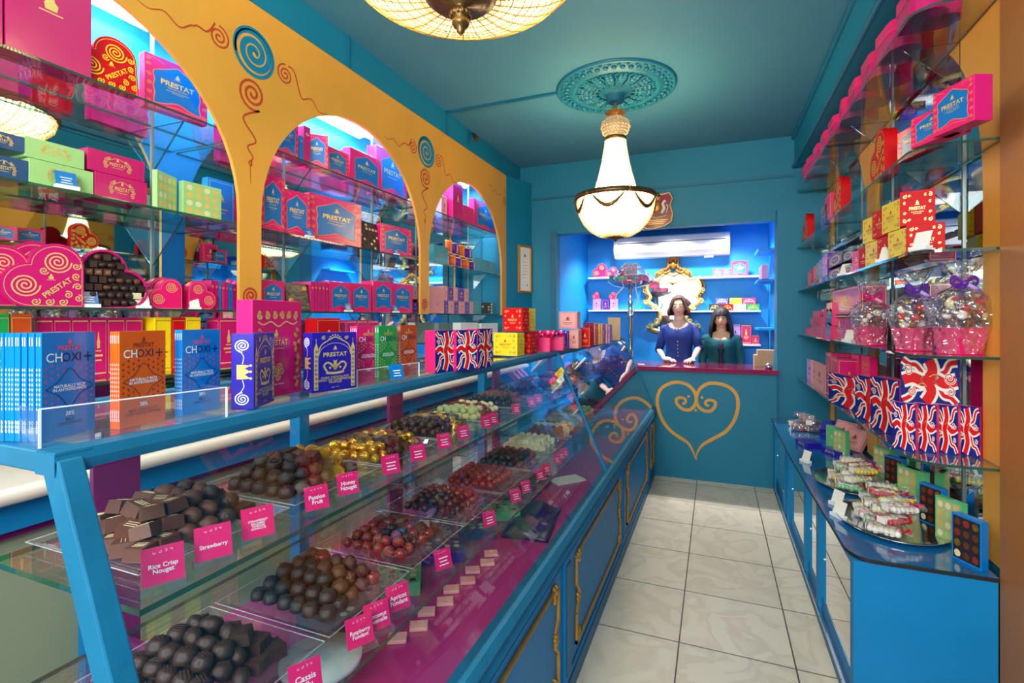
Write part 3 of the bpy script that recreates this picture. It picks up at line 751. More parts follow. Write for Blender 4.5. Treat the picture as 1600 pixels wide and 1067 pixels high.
def choxi_art(pat, sub, flavour, pct='38%'):
    def f(b, w, h):
        crest(b, (.5 * w, .915 * h), .09 * w, pat); b.text('PRESTAT', .115 * w, (.5 * w, .85 * h), pat, 2, 0.02)
        b.text('CH', .215 * w, (.22 * w, .760 * h), WINK, 2, 0.01); b.text('OXI', .215 * w, (.535 * w, .760 * h), INK, 2, 0.004)
        b.ribbon([(.77 * w, .76 * h), (.93 * w, .76 * h)], .022 * w, INK, 2); b.ribbon([(.85 * w, .715 * h), (.85 * w, .805 * h)], .022 * w, INK, 2)
        for i in range(9):
            for j in range(14):
                x, y = (.07 + i * .1075) * w, (.30 + j * .030) * h
                if (i + j) % 2 or abs(x / w - .5) / .42 + abs(y / h - .47) / .19 < 1.08: continue
                plus(b, x, y, .027 * w, pat)
        dm = smooth_pts([(.06 * w, .47 * h), (.30 * w, .54 * h), (.5 * w, .66 * h), (.70 * w, .54 * h), (.94 * w, .47 * h), (.70 * w, .40 * h), (.5 * w, .28 * h), (.30 * w, .40 * h), (.06 * w, .47 * h)], 3)
        b.ribbon(dm, .012 * w, INK if sub != WINK else INK, 2)
        b.text('NATURALLY RICH\nIN ANTIOXIDANTS', .072 * w, (.5 * w, .47 * h), WINK, 2, 0.025)
        b.text(pct, .10 * w, (.5 * w, .22 * h), WINK, 2, 0.02); b.text(flavour, .075 * w, (.5 * w, .145 * h), sub, 2, 0.01) if flavour else [b.ribbon([(.34 * w, v * h), (.66 * w, v * h)], .022 * w, sub, 2) for v in (.16, .12)]
    return f
def choxi_side(b, w, h):
    for k in range(9):
        plus(b, .5 * w, (.30 + k * .045) * h, .22 * w, WINK)
    for k in (0.10, 0.14, 0.18):
        b.ribbon(spiral((.5 * w, k * h), .35 * w, 1.2, 0, 1, 10), .12 * w, WINK)
    b.fill([(.35 * w, .88 * h), (.65 * w, .88 * h), (.65 * w, .96 * h), (.35 * w, .96 * h)], WINK, 1)
def art_crown(b, w, h):
    for s in (-1, 1):
        x = .5 * w + s * .41 * w
        b.ribbon([(x, .04 * h), (x, .72 * h)], .09 * w, FOIL, 0)
        for k in range(9): b.ribbon(spiral((x, (.08 + k * .075) * h), .034 * w, 1.4, k, 1, 10), .012 * w, INDIGO, 1)
        b.fill([(x - .05 * w, .72 * h), (x + .05 * w, .72 * h), (x, .84 * h)], FOIL, 1); b.ribbon([(x, .84 * h), (x, .90 * h)], .01 * w, FOIL, 1)
        b.ribbon(smooth_pts([(x - s * .05 * w, .62 * h), (x - s * .10 * w, .78 * h), (.5 * w + s * .12 * w, .88 * h), (.5 * w, .92 * h)], 5), .022 * w, FOIL, 1)
        b.ribbon(smooth_pts([(x - s * .05 * w, .60 * h), (x - s * .11 * w, .72 * h), (.5 * w + s * .14 * w, .80 * h), (.5 * w, .82 * h)], 5), .010 * w, FOIL, 1)
        b.ribbon(spiral((.5 * w + s * .25 * w, .91 * h), .05 * w, 1.7, 1, s, 16), .014 * w, FOIL, 1)
    for k in range(7):
        a = math.pi * (k + .5) / 7; b.fill([(.5 * w + .07 * w * math.cos(a), .87 * h + .05 * h * math.sin(a)), (.5 * w + .15 * w * math.cos(a + .12), .87 * h + .10 * h * math.sin(a + .12)), (.5 * w + .15 * w * math.cos(a - .12), .87 * h + .10 * h * math.sin(a - .12))][::-1], FOIL, 1)
    crest(b, (.5 * w, .74 * h), .08 * w, FOIL); b.text('PRESTAT', .135 * w, (.5 * w, .62 * h), FOIL, 2, 0.025)
    cx, cy, s = .5 * w, .42 * h, .25 * w    # the crown
    b.ribbon([(cx - .8 * s + 1.6 * s * t / 12, cy - .55 * s - .10 * s * math.sin(math.pi * t / 12)) for t in range(13)], .22 * s, FOIL, 1)
    for q in (-1, 1):
        b.ribbon(smooth_pts([(cx + q * .72 * s, cy - .45 * s), (cx + q * .98 * s, cy + .1 * s), (cx + q * .62 * s, cy + .38 * s), (cx + q * .15 * s, cy - .02 * s), (cx, cy - .35 * s)], 5), .16 * s, FOIL, 1)
        b.disc((cx + q * .45 * s, cy - .12 * s), .11 * s, FOIL, 1)
    b.fill([(cx - .2 * s, cy + .15 * s), (cx + .2 * s, cy + .15 * s), (cx + .1 * s, cy + .35 * s), (cx + .2 * s, cy + .6 * s), (cx, cy + .5 * s), (cx - .2 * s, cy + .6 * s), (cx - .1 * s, cy + .35 * s)], FOIL, 1); b.disc((cx, cy), .14 * s, FOIL, 1)
    b.text('DARK CHOCOLATE\nMARC DE CHAMPAGNE\nTRUFFLES', .068 * w, (.5 * w, .19 * h), FOIL, 2, 0.015)
    b.text('NET WT', .045 * w, (.5 * w, .06 * h), FOIL, 2)
def side_crown(b, w, h):
    for v, c in ((.84, 1), (.14, -1)): b.ribbon(spiral((.5 * w, v * h), .34 * w, 2.6, R(-90) if c > 0 else R(90), c, 44), .055 * w, WINK, 1)
    b.ribbon(smooth_pts([(.35 * w, .78 * h), (.55 * w, .70 * h), (.5 * w, .60 * h)], 5), .03 * w, WINK, 1)
    b.ribbon(smooth_pts([(.5 * w, .39 * h), (.56 * w, .30 * h), (.35 * w, .20 * h)], 5), .03 * w, WINK, 1)
    b.fill([(.25 * w, .40 * h), (.55 * w, .40 * h), (.85 * w, .41 * h), (.60 * w, .46 * h), (.85 * w, .50 * h), (.60 * w, .54 * h), (.85 * w, .58 * h), (.55 * w, .59 * h), (.25 * w, .59 * h)], FOIL, 1)
    for v in (.41, .50, .58): b.disc((.86 * w, v * h), .06 * w, FOIL, 1)
def art_damask(b, w, h):
    for k in range(6):
        x = (.13 + k * .148) * w; b.ribbon(spiral((x, .84 * h), .05 * w, 1.6, k, 1, 18), .022 * w, FOIL, 1)
        b.disc((x, .87 * h), .03 * w, FOIL, 1)
    b.ribbon(smooth_pts([(.1 * w, .78 * h), (.2 * w, .75 * h), (.35 * w, .78 * h), (.5 * w, .73 * h), (.65 * w, .78 * h), (.8 * w, .75 * h), (.9 * w, .78 * h)], 5), .02 * w, FOIL, 1)
    random.seed(3)
    for k in range(26):
        v = .06 + .66 * k / 26
        for x in (.88 + random.uniform(-.05, .05), .10 + random.uniform(-.04, .04)):
            b.ribbon(spiral((x * w, v * h), .035 * w, 1.3, k, 1, 12), .016 * w, FOIL if k % 3 else OINK, 1)
    crest(b, (.45 * w, .66 * h), .10 * w, FOIL); b.text('PRESTAT', .11 * w, (.47 * w, .56 * h), FOIL, 2, 0.01)
    b.ribbon([(.3 * w, .50 * h), (.62 * w, .50 * h)], .008 * w, FOIL, 2)
    for k in range(5):
        b.ribbon(spiral((.40 * w + .04 * w * k, (.30 - .05 * (k % 3)) * h), .06 * w, 1.5, k, 1, 16), .018 * w, FOIL, 1)
    b.ribbon([(.3 * w, .13 * h), (.6 * w, .13 * h)], .012 * w, FOIL, 2)
def leafcorner(b, w, h, m, k=1):
    for sx in (0, 1):
        for sz in (0, 1):
            cx, cz = (.14 if sx == 0 else .86) * w, (.15 if sz == 0 else .85) * h
            b.ribbon(spiral((cx, cz), .065 * w, 1.3, sx + sz, 1, 14), .018 * w, m, 1)
            b.ribbon(spiral((cx + (.13 if sx == 0 else -.13) * w, cz), .045 * w, 1.2, sx, -1, 12), .014 * w, m, 1)
            b.ribbon(spiral((cx, cz + (.2 if sz == 0 else -.2) * h), .045 * w, 1.2, sz, -1, 12), .014 * w, m, 1)
def art_leaf(ink):
    def f(b, w, h):
        leafcorner(b, w, h, ink); crest(b, (.5 * w, .66 * h), .10 * w, ink); b.text('PRESTAT', .12 * w, (.5 * w, .48 * h), ink, 2, 0.01)
        b.ribbon([(.32 * w, .38 * h), (.68 * w, .38 * h)], .01 * w, ink, 2); b.ribbon([(.38 * w, .33 * h), (.62 * w, .33 * h)], .008 * w, ink, 2)
    return f
def art_band(ink):   # long low box: curled garland round a crest
    def f(b, w, h):
        for s in (-1, 1):
            for (dx, dz, r) in ((.19, .12, .045), (.22, -.02, .035), (.20, -.16, .04), (.15, .22, .03)):
                b.ribbon(spiral((.5 * w + s * dx * w, .5 * h + dz * h), r * w, 1.6, 0, s, 16), .010 * w, ink, 1)
            b.ribbon([(.5 * w + s * .02 * w, .80 * h), (.5 * w + s * .16 * w, .66 * h)], .008 * w, ink, 1)
        crest(b, (.5 * w, .74 * h), .05 * w, ink); b.text('PRESTAT', .075 * w, (.5 * w, .48 * h), ink, 2, 0.01)
        b.ribbon([(.40 * w, .34 * h), (.60 * w, .34 * h)], .006 * w, ink, 2)
    return f
UJB = mat('flag_blue_ink', (14, 30, 122), 0.5, spec=.2); UJR = mat('flag_red_ink', (216, 14, 20), 0.5, spec=.2); UJW = mat('flag_white_ink', (240, 236, 226), 0.5, spec=.2)
def art_uj(b, w, h):
    """swirling union flag"""
    b.fill([(0, 0), (w, 0), (w, h), (0, h)], UJB, 0)
    def band(P, ww, rw, l=1):
        Q = smooth_pts([(x * w, y * h) for x, y in P], 6)
        Q = [(min(max(x, 0), w), min(max(y, 0), h)) for x, y in Q]
        b.ribbon(Q, ww * w, UJW, l); b.ribbon(Q, rw * w, UJR, l + 1)
    band([(.04, .96), (.16, .86), (.28, .84), (.40, .66), (.48, .56)], .13, .06)
    band([(.56, .46), (.66, .40), (.74, .22), (.86, .18), (.96, .05)], .13, .06)
    band([(.96, .94), (.84, .90), (.76, .72), (.64, .66), (.54, .56)], .14, .07)
    band([(.04, .05), (.18, .16), (.26, .34), (.38, .38), (.46, .48)], .13, .06)
    band([(.05, .50), (.22, .57), (.40, .50), (.60, .56), (.76, .48), (.95, .55)], .24, .15, 3)
    band([(.44, .04), (.54, .28), (.48, .52), (.56, .74), (.50, .96)], .25, .16, 4)
    for c, r, a in (((.84, .60), .10, 0), ((.86, .30), .07, 2), ((.14, .72), .09, 3), ((.20, .26), .07, 1)):
        b.ribbon(spiral((c[0] * w, c[1] * h), r * w, 1.5, a, 1, 18), .035 * w, UJW, 6); b.ribbon(spiral((c[0] * w, c[1] * h), r * w, 1.5, a, 1, 18), .014 * w, UJR, 7)
    for k in range(3): b.ribbon(smooth_pts([((.1 + .2 * k) * w, (.2 + .2 * k) * h), ((.2 + .2 * k) * w, (.26 + .2 * k) * h), ((.26 + .2 * k) * w, (.18 + .2 * k) * h)], 4), .008 * w, FOIL, 8)
def art_oval(b, w, h):
    P = [(.5 * w + .40 * w * math.cos(t * .2618), .5 * h + .44 * h * math.sin(t * .2618)) for t in range(25)]
    b.ribbon(P, .012 * w, PINKINK, 1); b.ribbon(smooth_pts([(.3 * w, .62 * h), (.4 * w, .65 * h), (.5 * w, .61 * h), (.6 * w, .65 * h), (.7 * w, .62 * h)], 4), .02 * w, PINKINK, 2)
    for k in (-1, 0, 1): b.ribbon(smooth_pts([(.5 * w, .30 * h), (.5 * w + k * .1 * w, .38 * h), (.5 * w + k * .2 * w, .46 * h)], 4), .012 * w, OINK, 1)
    b.ribbon([(.34 * w, .30 * h), (.66 * w, .30 * h)], .008 * w, OINK, 1)
def art_small(ink):
    def f(b, w, h):
        crest(b, (.5 * w, .62 * h), .22 * w, ink); b.ribbon([(.25 * w, .36 * h), (.75 * w, .36 * h)], .03 * w, ink, 1); b.ribbon([(.32 * w, .28 * h), (.68 * w, .28 * h)], .02 * w, ink, 1)
        b.ribbon([(.06 * w, .06 * h), (.94 * w, .06 * h), (.94 * w, .94 * h), (.06 * w, .94 * h), (.06 * w, .06 * h)], .02 * w, ink, 1)
    return f
def art_grid(colours, bg, nx, nz):   # filled chocolate assortment seen through the window
    def f(b, w, h):
        b.fill([(.05 * w, .05 * h), (.95 * w, .05 * h), (.95 * w, .95 * h), (.05 * w, .95 * h)], bg, 0)
        random.seed(nx * 31 + nz)
        for i in range(nx):
            for j in range(nz):
                c = ((.05 + .9 * (i + .5) / nx) * w, (.05 + .9 * (j + .5) / nz) * h)
                b.disc(c, .37 * min(.9 * w / nx, .9 * h / nz), random.choice(colours), 1, 10)
    return f
def art_bg(b, w, h):   # black and gold wreath
    b.ribbon([(.5 * w + .30 * w * math.cos(t * .2618), .5 * h + .36 * h * math.sin(t * .2618)) for t in range(25)], .05 * w, FOIL, 1)
    for k in range(16):
        a = k * math.pi / 8; b.ribbon(spiral((.5 * w + .38 * w * math.cos(a), .5 * h + .42 * h * math.sin(a)), .05 * w, 1.3, a, 1, 10), .016 * w, FOIL, 1)
    b.text('PRESTAT', .09 * w, (.5 * w, .54 * h), FOIL, 2, 0.01); b.ribbon([(.36 * w, .44 * h), (.64 * w, .44 * h)], .01 * w, FOIL, 2)
def art_tea(ink):
    def f(b, w, h):
        b.ribbon([(.5 * w + .38 * w * math.cos(t * .2618), .08 * h + .72 * h * abs(math.sin(t * .2618))) for t in range(13)], .03 * w, ink, 1)
        b.text('PRESTAT', .15 * w, (.5 * w, .40 * h), ink, 2, 0.02); crest(b, (.5 * w, .68 * h), .10 * w, ink)
    return f
def art_certificate(b, w, h):
    crest(b, (.5 * w, .82 * h), .18 * w, BRONZE)
    for k in range(6): b.ribbon([((.28 + .03 * (k % 2)) * w, (.66 - .07 * k) * h), ((.72 - .04 * (k % 3)) * w, (.66 - .07 * k) * h)], .012 * w, INK, 1)
    b.disc((.72 * w, .14 * h), .05 * w, BRONZE, 1)
# kind: w, d, h, body material, front art, side art, object name, bevel
KINDS = {
 'jewel': (.24, .04, .25, PINK, art_jewel, None, 'chocolate_box'),
 'jewelp': (.24, .04, .25, PINK, art_jewel_plain, None, 'chocolate_box'),
 'plainpink': (.24, .12, .32, MAG, lambda b, w, h: crest(b, (.5 * w, .6 * h), .2 * w, FOIL), None, 'gift_box'),
 'lshape': (.06, .10, .25, PINK, None, None, 'chocolate_box'),
 'choxib': (.105, .013, .188, CBLUE, choxi_art(PINKINK, INK, 'MILK\nCHOCOLATE'), choxi_side, 'chocolate_bar'),
 'choxio': (.105, .013, .188, ORAN, choxi_art(OINK, OINK, 'MILK CHOCOLATE\nWITH AZTEC ORANGE'), choxi_side, 'chocolate_bar'),
 'choxip': (.105, .013, .188, PINK, choxi_art(FOIL, INK, '', '70%'), choxi_side, 'chocolate_bar'),
 'choxig': (.105, .013, .188, GREEN, choxi_art(FOIL, INK, '', '70%'), choxi_side, 'chocolate_bar'),
 'choxir': (.105, .013, .188, RUST, choxi_art(FOIL, INK, '', '70%'), choxi_side, 'chocolate_bar'),
 'crown': (.13, .045, .178, INDIGO, art_crown, side_crown, 'truffle_box'),
 'damask': (.19, .05, .255, PINK, art_damask, None, 'chocolate_box'),
 'red': (.14, .10, .13, RED, art_leaf(FOIL), art_leaf(FOIL), 'truffle_box'),
 'yellow': (.14, .10, .13, YEL, art_leaf(OINK), art_leaf(OINK), 'truffle_box'),
 'flag': (.14, .06, .19, PINK, art_uj, None, 'flag_box'),
 'flagw': (.30, .10, .20, PINK, art_uj, None, 'flag_box'),
 'navyband': (.30, .12, .10, NAVY, art_band(FOIL), None, 'chocolate_box'),
 'greenband': (.30, .12, .10, LGREEN, art_band(FOIL), None, 'chocolate_box'),
 'pinkband': (.30, .12, .10, MAG, art_band(FOIL), None, 'chocolate_box'),
 'greengrid': (.14, .05, .14, LGREEN, art_grid([FOIL, W_CH, FOIL], LGREEN, 4, 4), None, 'chocolate_box'),
 'bluebig': (.16, .06, .26, CBLUE, art_small(FOIL), None, 'chocolate_box'),
 'assort': (.20, .03, .22, BLACKC, art_grid([D_CH, M_CH, W_CH, M_CH, D_CH], D_CH, 6, 7), None, 'chocolate_tray'),
 'assort6': (.16, .03, .20, BLACKC, art_grid([D_CH, M_CH, B_CH, G_CH], B_CH, 3, 4), None, 'chocolate_tray'),
 'spine': (.03, .16, .20, MAG, lambda b, w, h: b.ribbon(spiral((.5 * w, .8 * h), .3 * w, 1.5, 0, 1, 14), .08 * w, FOIL, 1), None, 'slim_box'),
 'spineb': (.03, .16, .20, PANEL, lambda b, w, h: b.ribbon(spiral((.5 * w, .8 * h), .3 * w, 1.5, 0, 1, 14), .08 * w, FOIL, 1), None, 'slim_box'),
 'turq': (.12, .05, .12, TURQ, art_leaf(PINKINK), None, 'chocolate_box'),
 'turqgrid': (.14, .05, .14, TURQ, art_grid([D_CH, M_CH, W_CH], B_CH, 4, 4), None, 'chocolate_box'),
 'tube': (.05, .05, .12, ORAN, None, None, 'chocolate_tube'),
 'tubev': (.05, .05, .12, VIOL, None, None, 'chocolate_tube'),
 'ovalpink': (.12, .06, .17, PPINK, art_oval, None, 'truffle_box'),
 'smallpink': (.06, .06, .08, PPINK, art_small(OINK), None, 'small_box'),
 'smallviolet': (.06, .06, .08, VIOL, art_small(FOIL), None, 'small_box'),
 'smallturq': (.05, .06, .08, TURQ, art_small(FOIL), None, 'small_box'),
 'smallmag': (.07, .07, .09, PINK, art_small(FOIL), None, 'small_box'),
 'smalljewel': (.07, .05, .09, PINK, art_jewel_plain, None, 'small_box'),
 'smallred': (.06, .06, .08, RED, art_small(FOIL), None, 'small_box'),
 'smallyellow': (.06, .06, .08, YEL, art_small(OINK), None, 'small_box'),
 'smallblue': (.06, .06, .08, CBLUE, art_small(FOIL), None, 'small_box'),
 'smalllilac': (.06, .06, .08, LILAC, art_small(VIOL), None, 'small_box'),
 'blackgold': (.15, .08, .11, BLACKC, art_bg, None, 'truffle_box'),
 'magbox': (.20, .12, .16, MAG, art_small(FOIL), art_small(FOIL), 'gift_box'),
 'palecard': (.12, .02, .15, PPINK, art_small(OINK), None, 'greeting_card'),
 'lilaccard': (.12, .02, .15, LILAC, art_small(VIOL), None, 'greeting_card'),
 'indigo': (.16, .10, .04, INDIGO, art_band(FOIL), None, 'truffle_box'),
 'mint': (.14, .05, .20, MINT, art_small(FOIL), None, 'chocolate_box'),
 'mintgrid': (.14, .05, .20, MINT, art_grid([W_CH, FOIL, LGREEN], GR_CH, 3, 4), None, 'chocolate_box'),
 'bluegrid': (.14, .06, .20, CBLUE, art_grid([M_CH, W_CH, R_CH, G_CH], B_CH, 3, 4), None, 'chocolate_box'),
 'card': (.16, .02, .22, CARD, None, None, 'card_envelope'),
 'carton': (.28, .24, .10, CARD, None, None, 'cardboard_box'),
 'green': (.08, .06, .12, GREEN, art_small(FOIL), None, 'small_box'),
 'rust': (.08, .06, .12, RUST, art_small(FOIL), None, 'small_box'),
 'white': (.12, .10, .10, WHITE, None, None, 'white_carton'),
 'teab': (.11, .07, .07, INDIGO, art_tea(FOIL), None, 'tea_box'), 'teay': (.11, .07, .07, YEL, art_tea(OINK), None, 'tea_box'),
 'teap': (.11, .07, .07, PINK, art_tea(WINK), None, 'tea_box'), 'teak': (.11, .07, .07, BLACKC, art_tea(FOIL), None, 'tea_box'),
 'tear': (.11, .07, .07, RED, art_tea(FOIL), None, 'tea_box'), 'teaw': (.11, .07, .07, PAPER, art_tea(MINT), None, 'tea_box'), 'teag': (.11, .07, .07, GREEN, art_tea(FOIL), None, 'tea_box'),
}
_PROTO = {}
GROUPC = {}
def place(kind, A, B_, h=None, label=None, group=None, d=None, cat='box', lean=0.0):
    """put a product with its front lower edge from A (left) to B (right) as seen from its front"""
    w0, d0, h0, m, art, side, name = KINDS[kind]
    A, B_ = Vector(A), Vector(B_); w = (B_ - A).length; h = h or h0; d = d or d0
    first = kind not in _PROTO
    if first:
        b = MB()
        if 'tube' in kind:
            b.lathe([(0.001, 0), (w0 / 2, 0), (w0 / 2, h0), (0.001, h0)], m, 14)
            b.lathe([(w0 / 2 + .0015, h0 * .05), (w0 / 2 + .0015, h0 * .12)], FOIL, 14); b.lathe([(w0 / 2 + .0015, h0 * .88), (w0 / 2 + .0015, h0 * .95)], FOIL, 14)
            for k in range(5): b.box(-.004, -w0 / 2 - .002, h0 * (.2 + .13 * k), .004, -w0 / 2 + .002, h0 * (.27 + .13 * k), FOIL)
        else:
            b.box(-w0 / 2, -d0 / 2, 0, w0 / 2, d0 / 2, h0, m)
        o = b.build(name, None, 0.0 if ('tube' in kind or min(w0, d0) < .02) else 0.0015)
        if art:
            b = MB(); b.frame((-w0 / 2, -d0 / 2, 0), (1, 0, 0), (0, 0, 1)); art(b, w0, h0); b.build('front_print', o)
        if side:
            b = MB()
            b.frame((-w0 / 2, d0 / 2, 0), (0, -1, 0), (0, 0, 1)); side(b, d0, h0)
            b.build('side_print', o)
            if side is not choxi_side: b = MB(); b.frame((w0 / 2, -d0 / 2, 0), (0, 1, 0), (0, 0, 1)); side(b, d0, h0); b.build('side_print', o)
        _PROTO[kind] = o
    u = (B_ - A).normalized(); n = Vector((u.y, -u.x, 0))
    c = (A + B_) / 2 - n * (d / 2)
    rz = math.atan2(u.y, u.x)
    o = _PROTO[kind]
    rot = (lean, 0, rz)
    sc = (w / w0, d / d0, h / h0)
    if first:
        o.location = c; o.rotation_euler = rot; o.scale = sc
    else:
        o = dup(o, c, rot=rot, scale=sc)
        if 'group' in o and not group: del o['group']
    o['label'] = label or 'chocolate box on a shelf'; o['category'] = cat
    if group: o['group'] = group
    return o
def onL(kind, px0, px1, z, pytop, label, group=None, x=-2.10, d=None, lean=0.0, turn=0.0, cat='box'):
    """on a left shelf: front in the plane x, between two picture columns, up to picture row pytop"""
    y0, y1 = yat(px0, x), yat(px1, x)
    f = -SP * x + CP * (y0 + y1) / 2
    h = (HZ - pytop) / FPX * f + EYE - z
    A, B_ = Vector((x - 0.5 * turn * (y1 - y0), y0, z)), Vector((x + 0.5 * turn * (y1 - y0), y1, z))
    return place(kind, A, B_, h, label, group, d, cat, lean)
def farpx(p):   # keep far goods clear of the pier
    return p if p >= 1300 else 1250 + (p - 1237) * 50 / 63
def onR(kind, px0, px1, z, pytop, label, group=None, x=0.71, d=None, lean=0.0, turn=0.0, cat='box'):
    px0, px1 = farpx(px0), farpx(px1)
    y0, y1 = yat(px0, x), yat(px1, x)
    f = -SP * x + CP * (y0 + y1) / 2
    h = (HZ - pytop) / FPX * f + EYE - z
    A, B_ = Vector((x - 0.5 * turn * (y0 - y1), y0, z)), Vector((x + 0.5 * turn * (y0 - y1), y1, z))
    return place(kind, A, B_, h, label, group, d, cat, lean)
def onY(kind, px0, px1, z, pytop, label, Y, group=None, d=None, turn=0.0, cat='box', h=None):
    """facing the camera end of the room, front in the plane y = Y"""
    A, B_ = ony(px0, 500, Y), ony(px1, 500, Y)
    f = -SP * (A.x + B_.x) / 2 + CP * Y
    h = h or (HZ - pytop) / FPX * f + EYE - z
    w = B_.x - A.x
    return place(kind, (A.x, Y + turn * w / 2, z), (B_.x, Y - turn * w / 2, z), h, label, group, d, cat)
def onZ(kind, pa, pb, z, h, label, group=None, d=None, cat='box'):
    return place(kind, onz(pa[0], pa[1], z), onz(pb[0], pb[1], z), h, label, group, d, cat)
# ---------------------------------------------------------------- heart tins
def heart_pts(s, flip=False, n=14):
    P = [(s, 0), (s, s)] + [(s / 2 + s / 2 * math.cos(math.pi * t / n), s + s / 2 * math.sin(math.pi * t / n)) for t in range(1, n)] + [(0, s)]
    P += [(-s / 2 * math.sin(math.pi * t / n), s / 2 + s / 2 * math.cos(math.pi * t / n)) for t in range(1, n)] + [(0, 0)]
    if flip: P = [(s - x, y) for x, y in reversed(P)]
    return P
def heart_box(A, u, s, d, label, group=None, flip=False, m=None, ink=None, openbox=False, lean=0.0, name='heart_box', rich=True):
    """heart standing on one straight side; A = lower left of that side, u = direction of the front edge"""
    m = m or PINK; ink = ink or FOIL
    u = Vector(u).normalized(); rz = math.atan2(u.y, u.x)
    P = heart_pts(s, flip)
    b = MB(); b.prism(P, lambda a, c, w: (a, w, c), 0, d, m)
    if not openbox:
        o = b.build(name, None, 0.002)
        b = MB(); Q = [(s / 2 + (x - s / 2) * 1.02, max(-.0005, s / 2 + (y - s / 2) * 1.02)) for x, y in P]
        b.prism(Q, lambda a, c, w: (a, w, c), -0.003, d * .35, m); b.build('lid', o, 0.001)
        b = MB(); b.frame((0, -0.003, 0), (1, 0, 0), (0, 0, 1))
        fx = (lambda x: s - x) if flip else (lambda x: x)
        sg = -1 if flip else 1
        b.ribbon([(s / 2 + (x - s / 2) * .94, s / 2 + (y - s / 2) * .94) for x, y in P + [P[0]]], .012 * s, ink, 1)
        for c in ((s * .5, s * 1.08), (-s * .08, s * .5)):
            b.ribbon(spiral((fx(c[0]), c[1]), .27 * s, 3, 0, 1, 50), .032 * s, ink, 1)
        if rich:
            for c in ((.86, 1.0), (.86, .75), (.88, .5), (.9, .22), (.6, .12), (.35, .12), (.1, .12), (.7, .3), (.25, .85)):
                b.ribbon(spiral((fx(c[0] * s), c[1] * s), .09 * s, 1.6, c[1] * 7, 1, 18), .026 * s, ink, 1)
            b.text('PRESTAT', .17 * s, (fx(.50 * s), .46 * s), ink, 2, 0.02, 1, R(40) if not flip else R(-40))
            crest(b, (fx(.38 * s), .72 * s), .12 * s, ink)
        b.build('front_print', o)
    else:
        o = MB().prism(P, lambda a, c, w: (a, w, c), 0.012, d, m).build(name, None, 0.002)
        b = MB()
        for i in range(len(P)):
            a, c = P[i - 1], P[i]
            b.tube([(a[0], 0.006, a[1]), (c[0], 0.006, c[1])], 0.006, m, 6)
        b.build('rim', o)
        b = MB(); b.fr = lambda a, c, l=0: Vector((a, 0.0115 - 0.0003 * l, c)); b.fill(P, B_CH, 0); b.build('dark_liner', o)
    o.location = Vector(A); o.rotation_euler = (lean, 0, rz)
    tag(o, label, 'heart box', group)
    return o
# ---------------------------------------------------------------- cards and holders
def price_tag(P, text, label, rz=R(62), s=1.0, m=None, group='pink flavour cards in acrylic holders', white=False):
    t = empty('flavour_card' if not white else 'price_card', P, label, 'card', group, rz)
    b = MB(); b.box(-.032 * s, -.012 * s, 0, .032 * s, .016 * s, .014 * s, ACRY if not white else WHITE); b.build('acrylic_holder' if not white else 'holder', t, 0.001)
    b = MB(); z0, z1 = .010 * s, .064 * s; y0, y1 = 0.0, .018 * s
    b.hexa([(-.029 * s, y0, z0), (.029 * s, y0, z0), (.029 * s, y0 + .002, z0), (-.029 * s, y0 + .002, z0), (-.029 * s, y1, z1), (.029 * s, y1, z1), (.029 * s, y1 + .002, z1), (-.029 * s, y1 + .002, z1)], m or PINK)
    v = Vector((0, y1 - y0, z1 - z0)).normalized()
    b.frame((-.029 * s, y0, z0), (1, 0, 0), v)
    W, H = .058 * s, (Vector((0, y1 - y0, z1 - z0))).length
    if not text and m in (None, PANEL, PINK, YEL):
        for k in range(3): b.ribbon([(W * (.22 + .05 * (k % 2)), H * (.58 - .17 * k)), (W * (.78 - .06 * (k % 2)), H * (.58 - .17 * k))], H * .055, WINK if m is not YEL else INK, 2)
        if m is None:
            for k in range(4): b.ribbon(spiral((W * (.29 + .14 * k), H * .86), W * .045, 0.8, k, 1, 8), W * .010, WINK, 2)
    if text:
        lines = text.split('\n'); L = max(len(x) for x in lines)
        sz = min(.30 * H / max(1, len(lines) - 1) if len(lines) > 2 else .26 * H, 1.75 * W / L * .95)
        b.text(text, sz, (W / 2, H * (.42 if len(lines) > 1 else .40)), WINK if not white else INK, 2, 0.015)
        if not white:
            for k in range(4): b.ribbon(spiral((W * (.29 + .14 * k), H * .86), W * .045, 0.8, k, 1, 8), W * .010, WINK, 2)
    b.build('card', t)
    return t
# ================================================================ LEFT SHELVES: GOODS
SH = {ZA: 'top', ZB_: 'middle', ZCc: 'lowest'}
onL('plainpink', 8, 143, ZA, -60, 'tall magenta gift box with gold crest at the top left corner of the photo', d=.10, x=-2.08)
onL('plainpink', -60, 4, ZA, -60, 'tall magenta gift box cut off by the left edge on the top shelf', d=.10, x=-2.08)
A = Vector((-2.10, yat(150, -2.10), ZA + .004)); heart_box(A, (0.12, 1, 0), .135, .035, 'red heart box with gold spirals leaning on the top left shelf', m=RED, ink=YEL, lean=R(-7))
onL('jewel', 229, 321, ZA, 101, 'pink box with blue panel beside the red heart on the top left shelf', x=-2.11, turn=.1)
jb = 'pink boxes with blue panels on the left shelves'
onL('jewel', 428, 466, ZA, 183, 'pink and blue box at the left end of the top shelf, middle arch', jb, d=.05)
onL('spineb', 468, 474, ZA, 212, 'dark blue slim box on end on the top shelf, middle arch', 'slim boxes on end', d=.12)
onL('spine', 475, 485, ZA, 198, 'narrow pink box on end on the top shelf, middle arch', 'slim boxes on end', d=.12)
onL('jewel', 486, 504, ZA, 210, 'narrow angled pink and blue box on the top shelf, middle arch', jb, turn=.9, d=.03)
onL('jewel', 509, 545, ZA, 234, 'small pink and blue box near the centre of the top shelf, middle arch', jb, d=.06)
onL('jewelp', 547, 597, ZA, 241, 'wide pink box with blue panel, second from right on the top shelf, middle arch', jb, d=.06, x=-2.12)
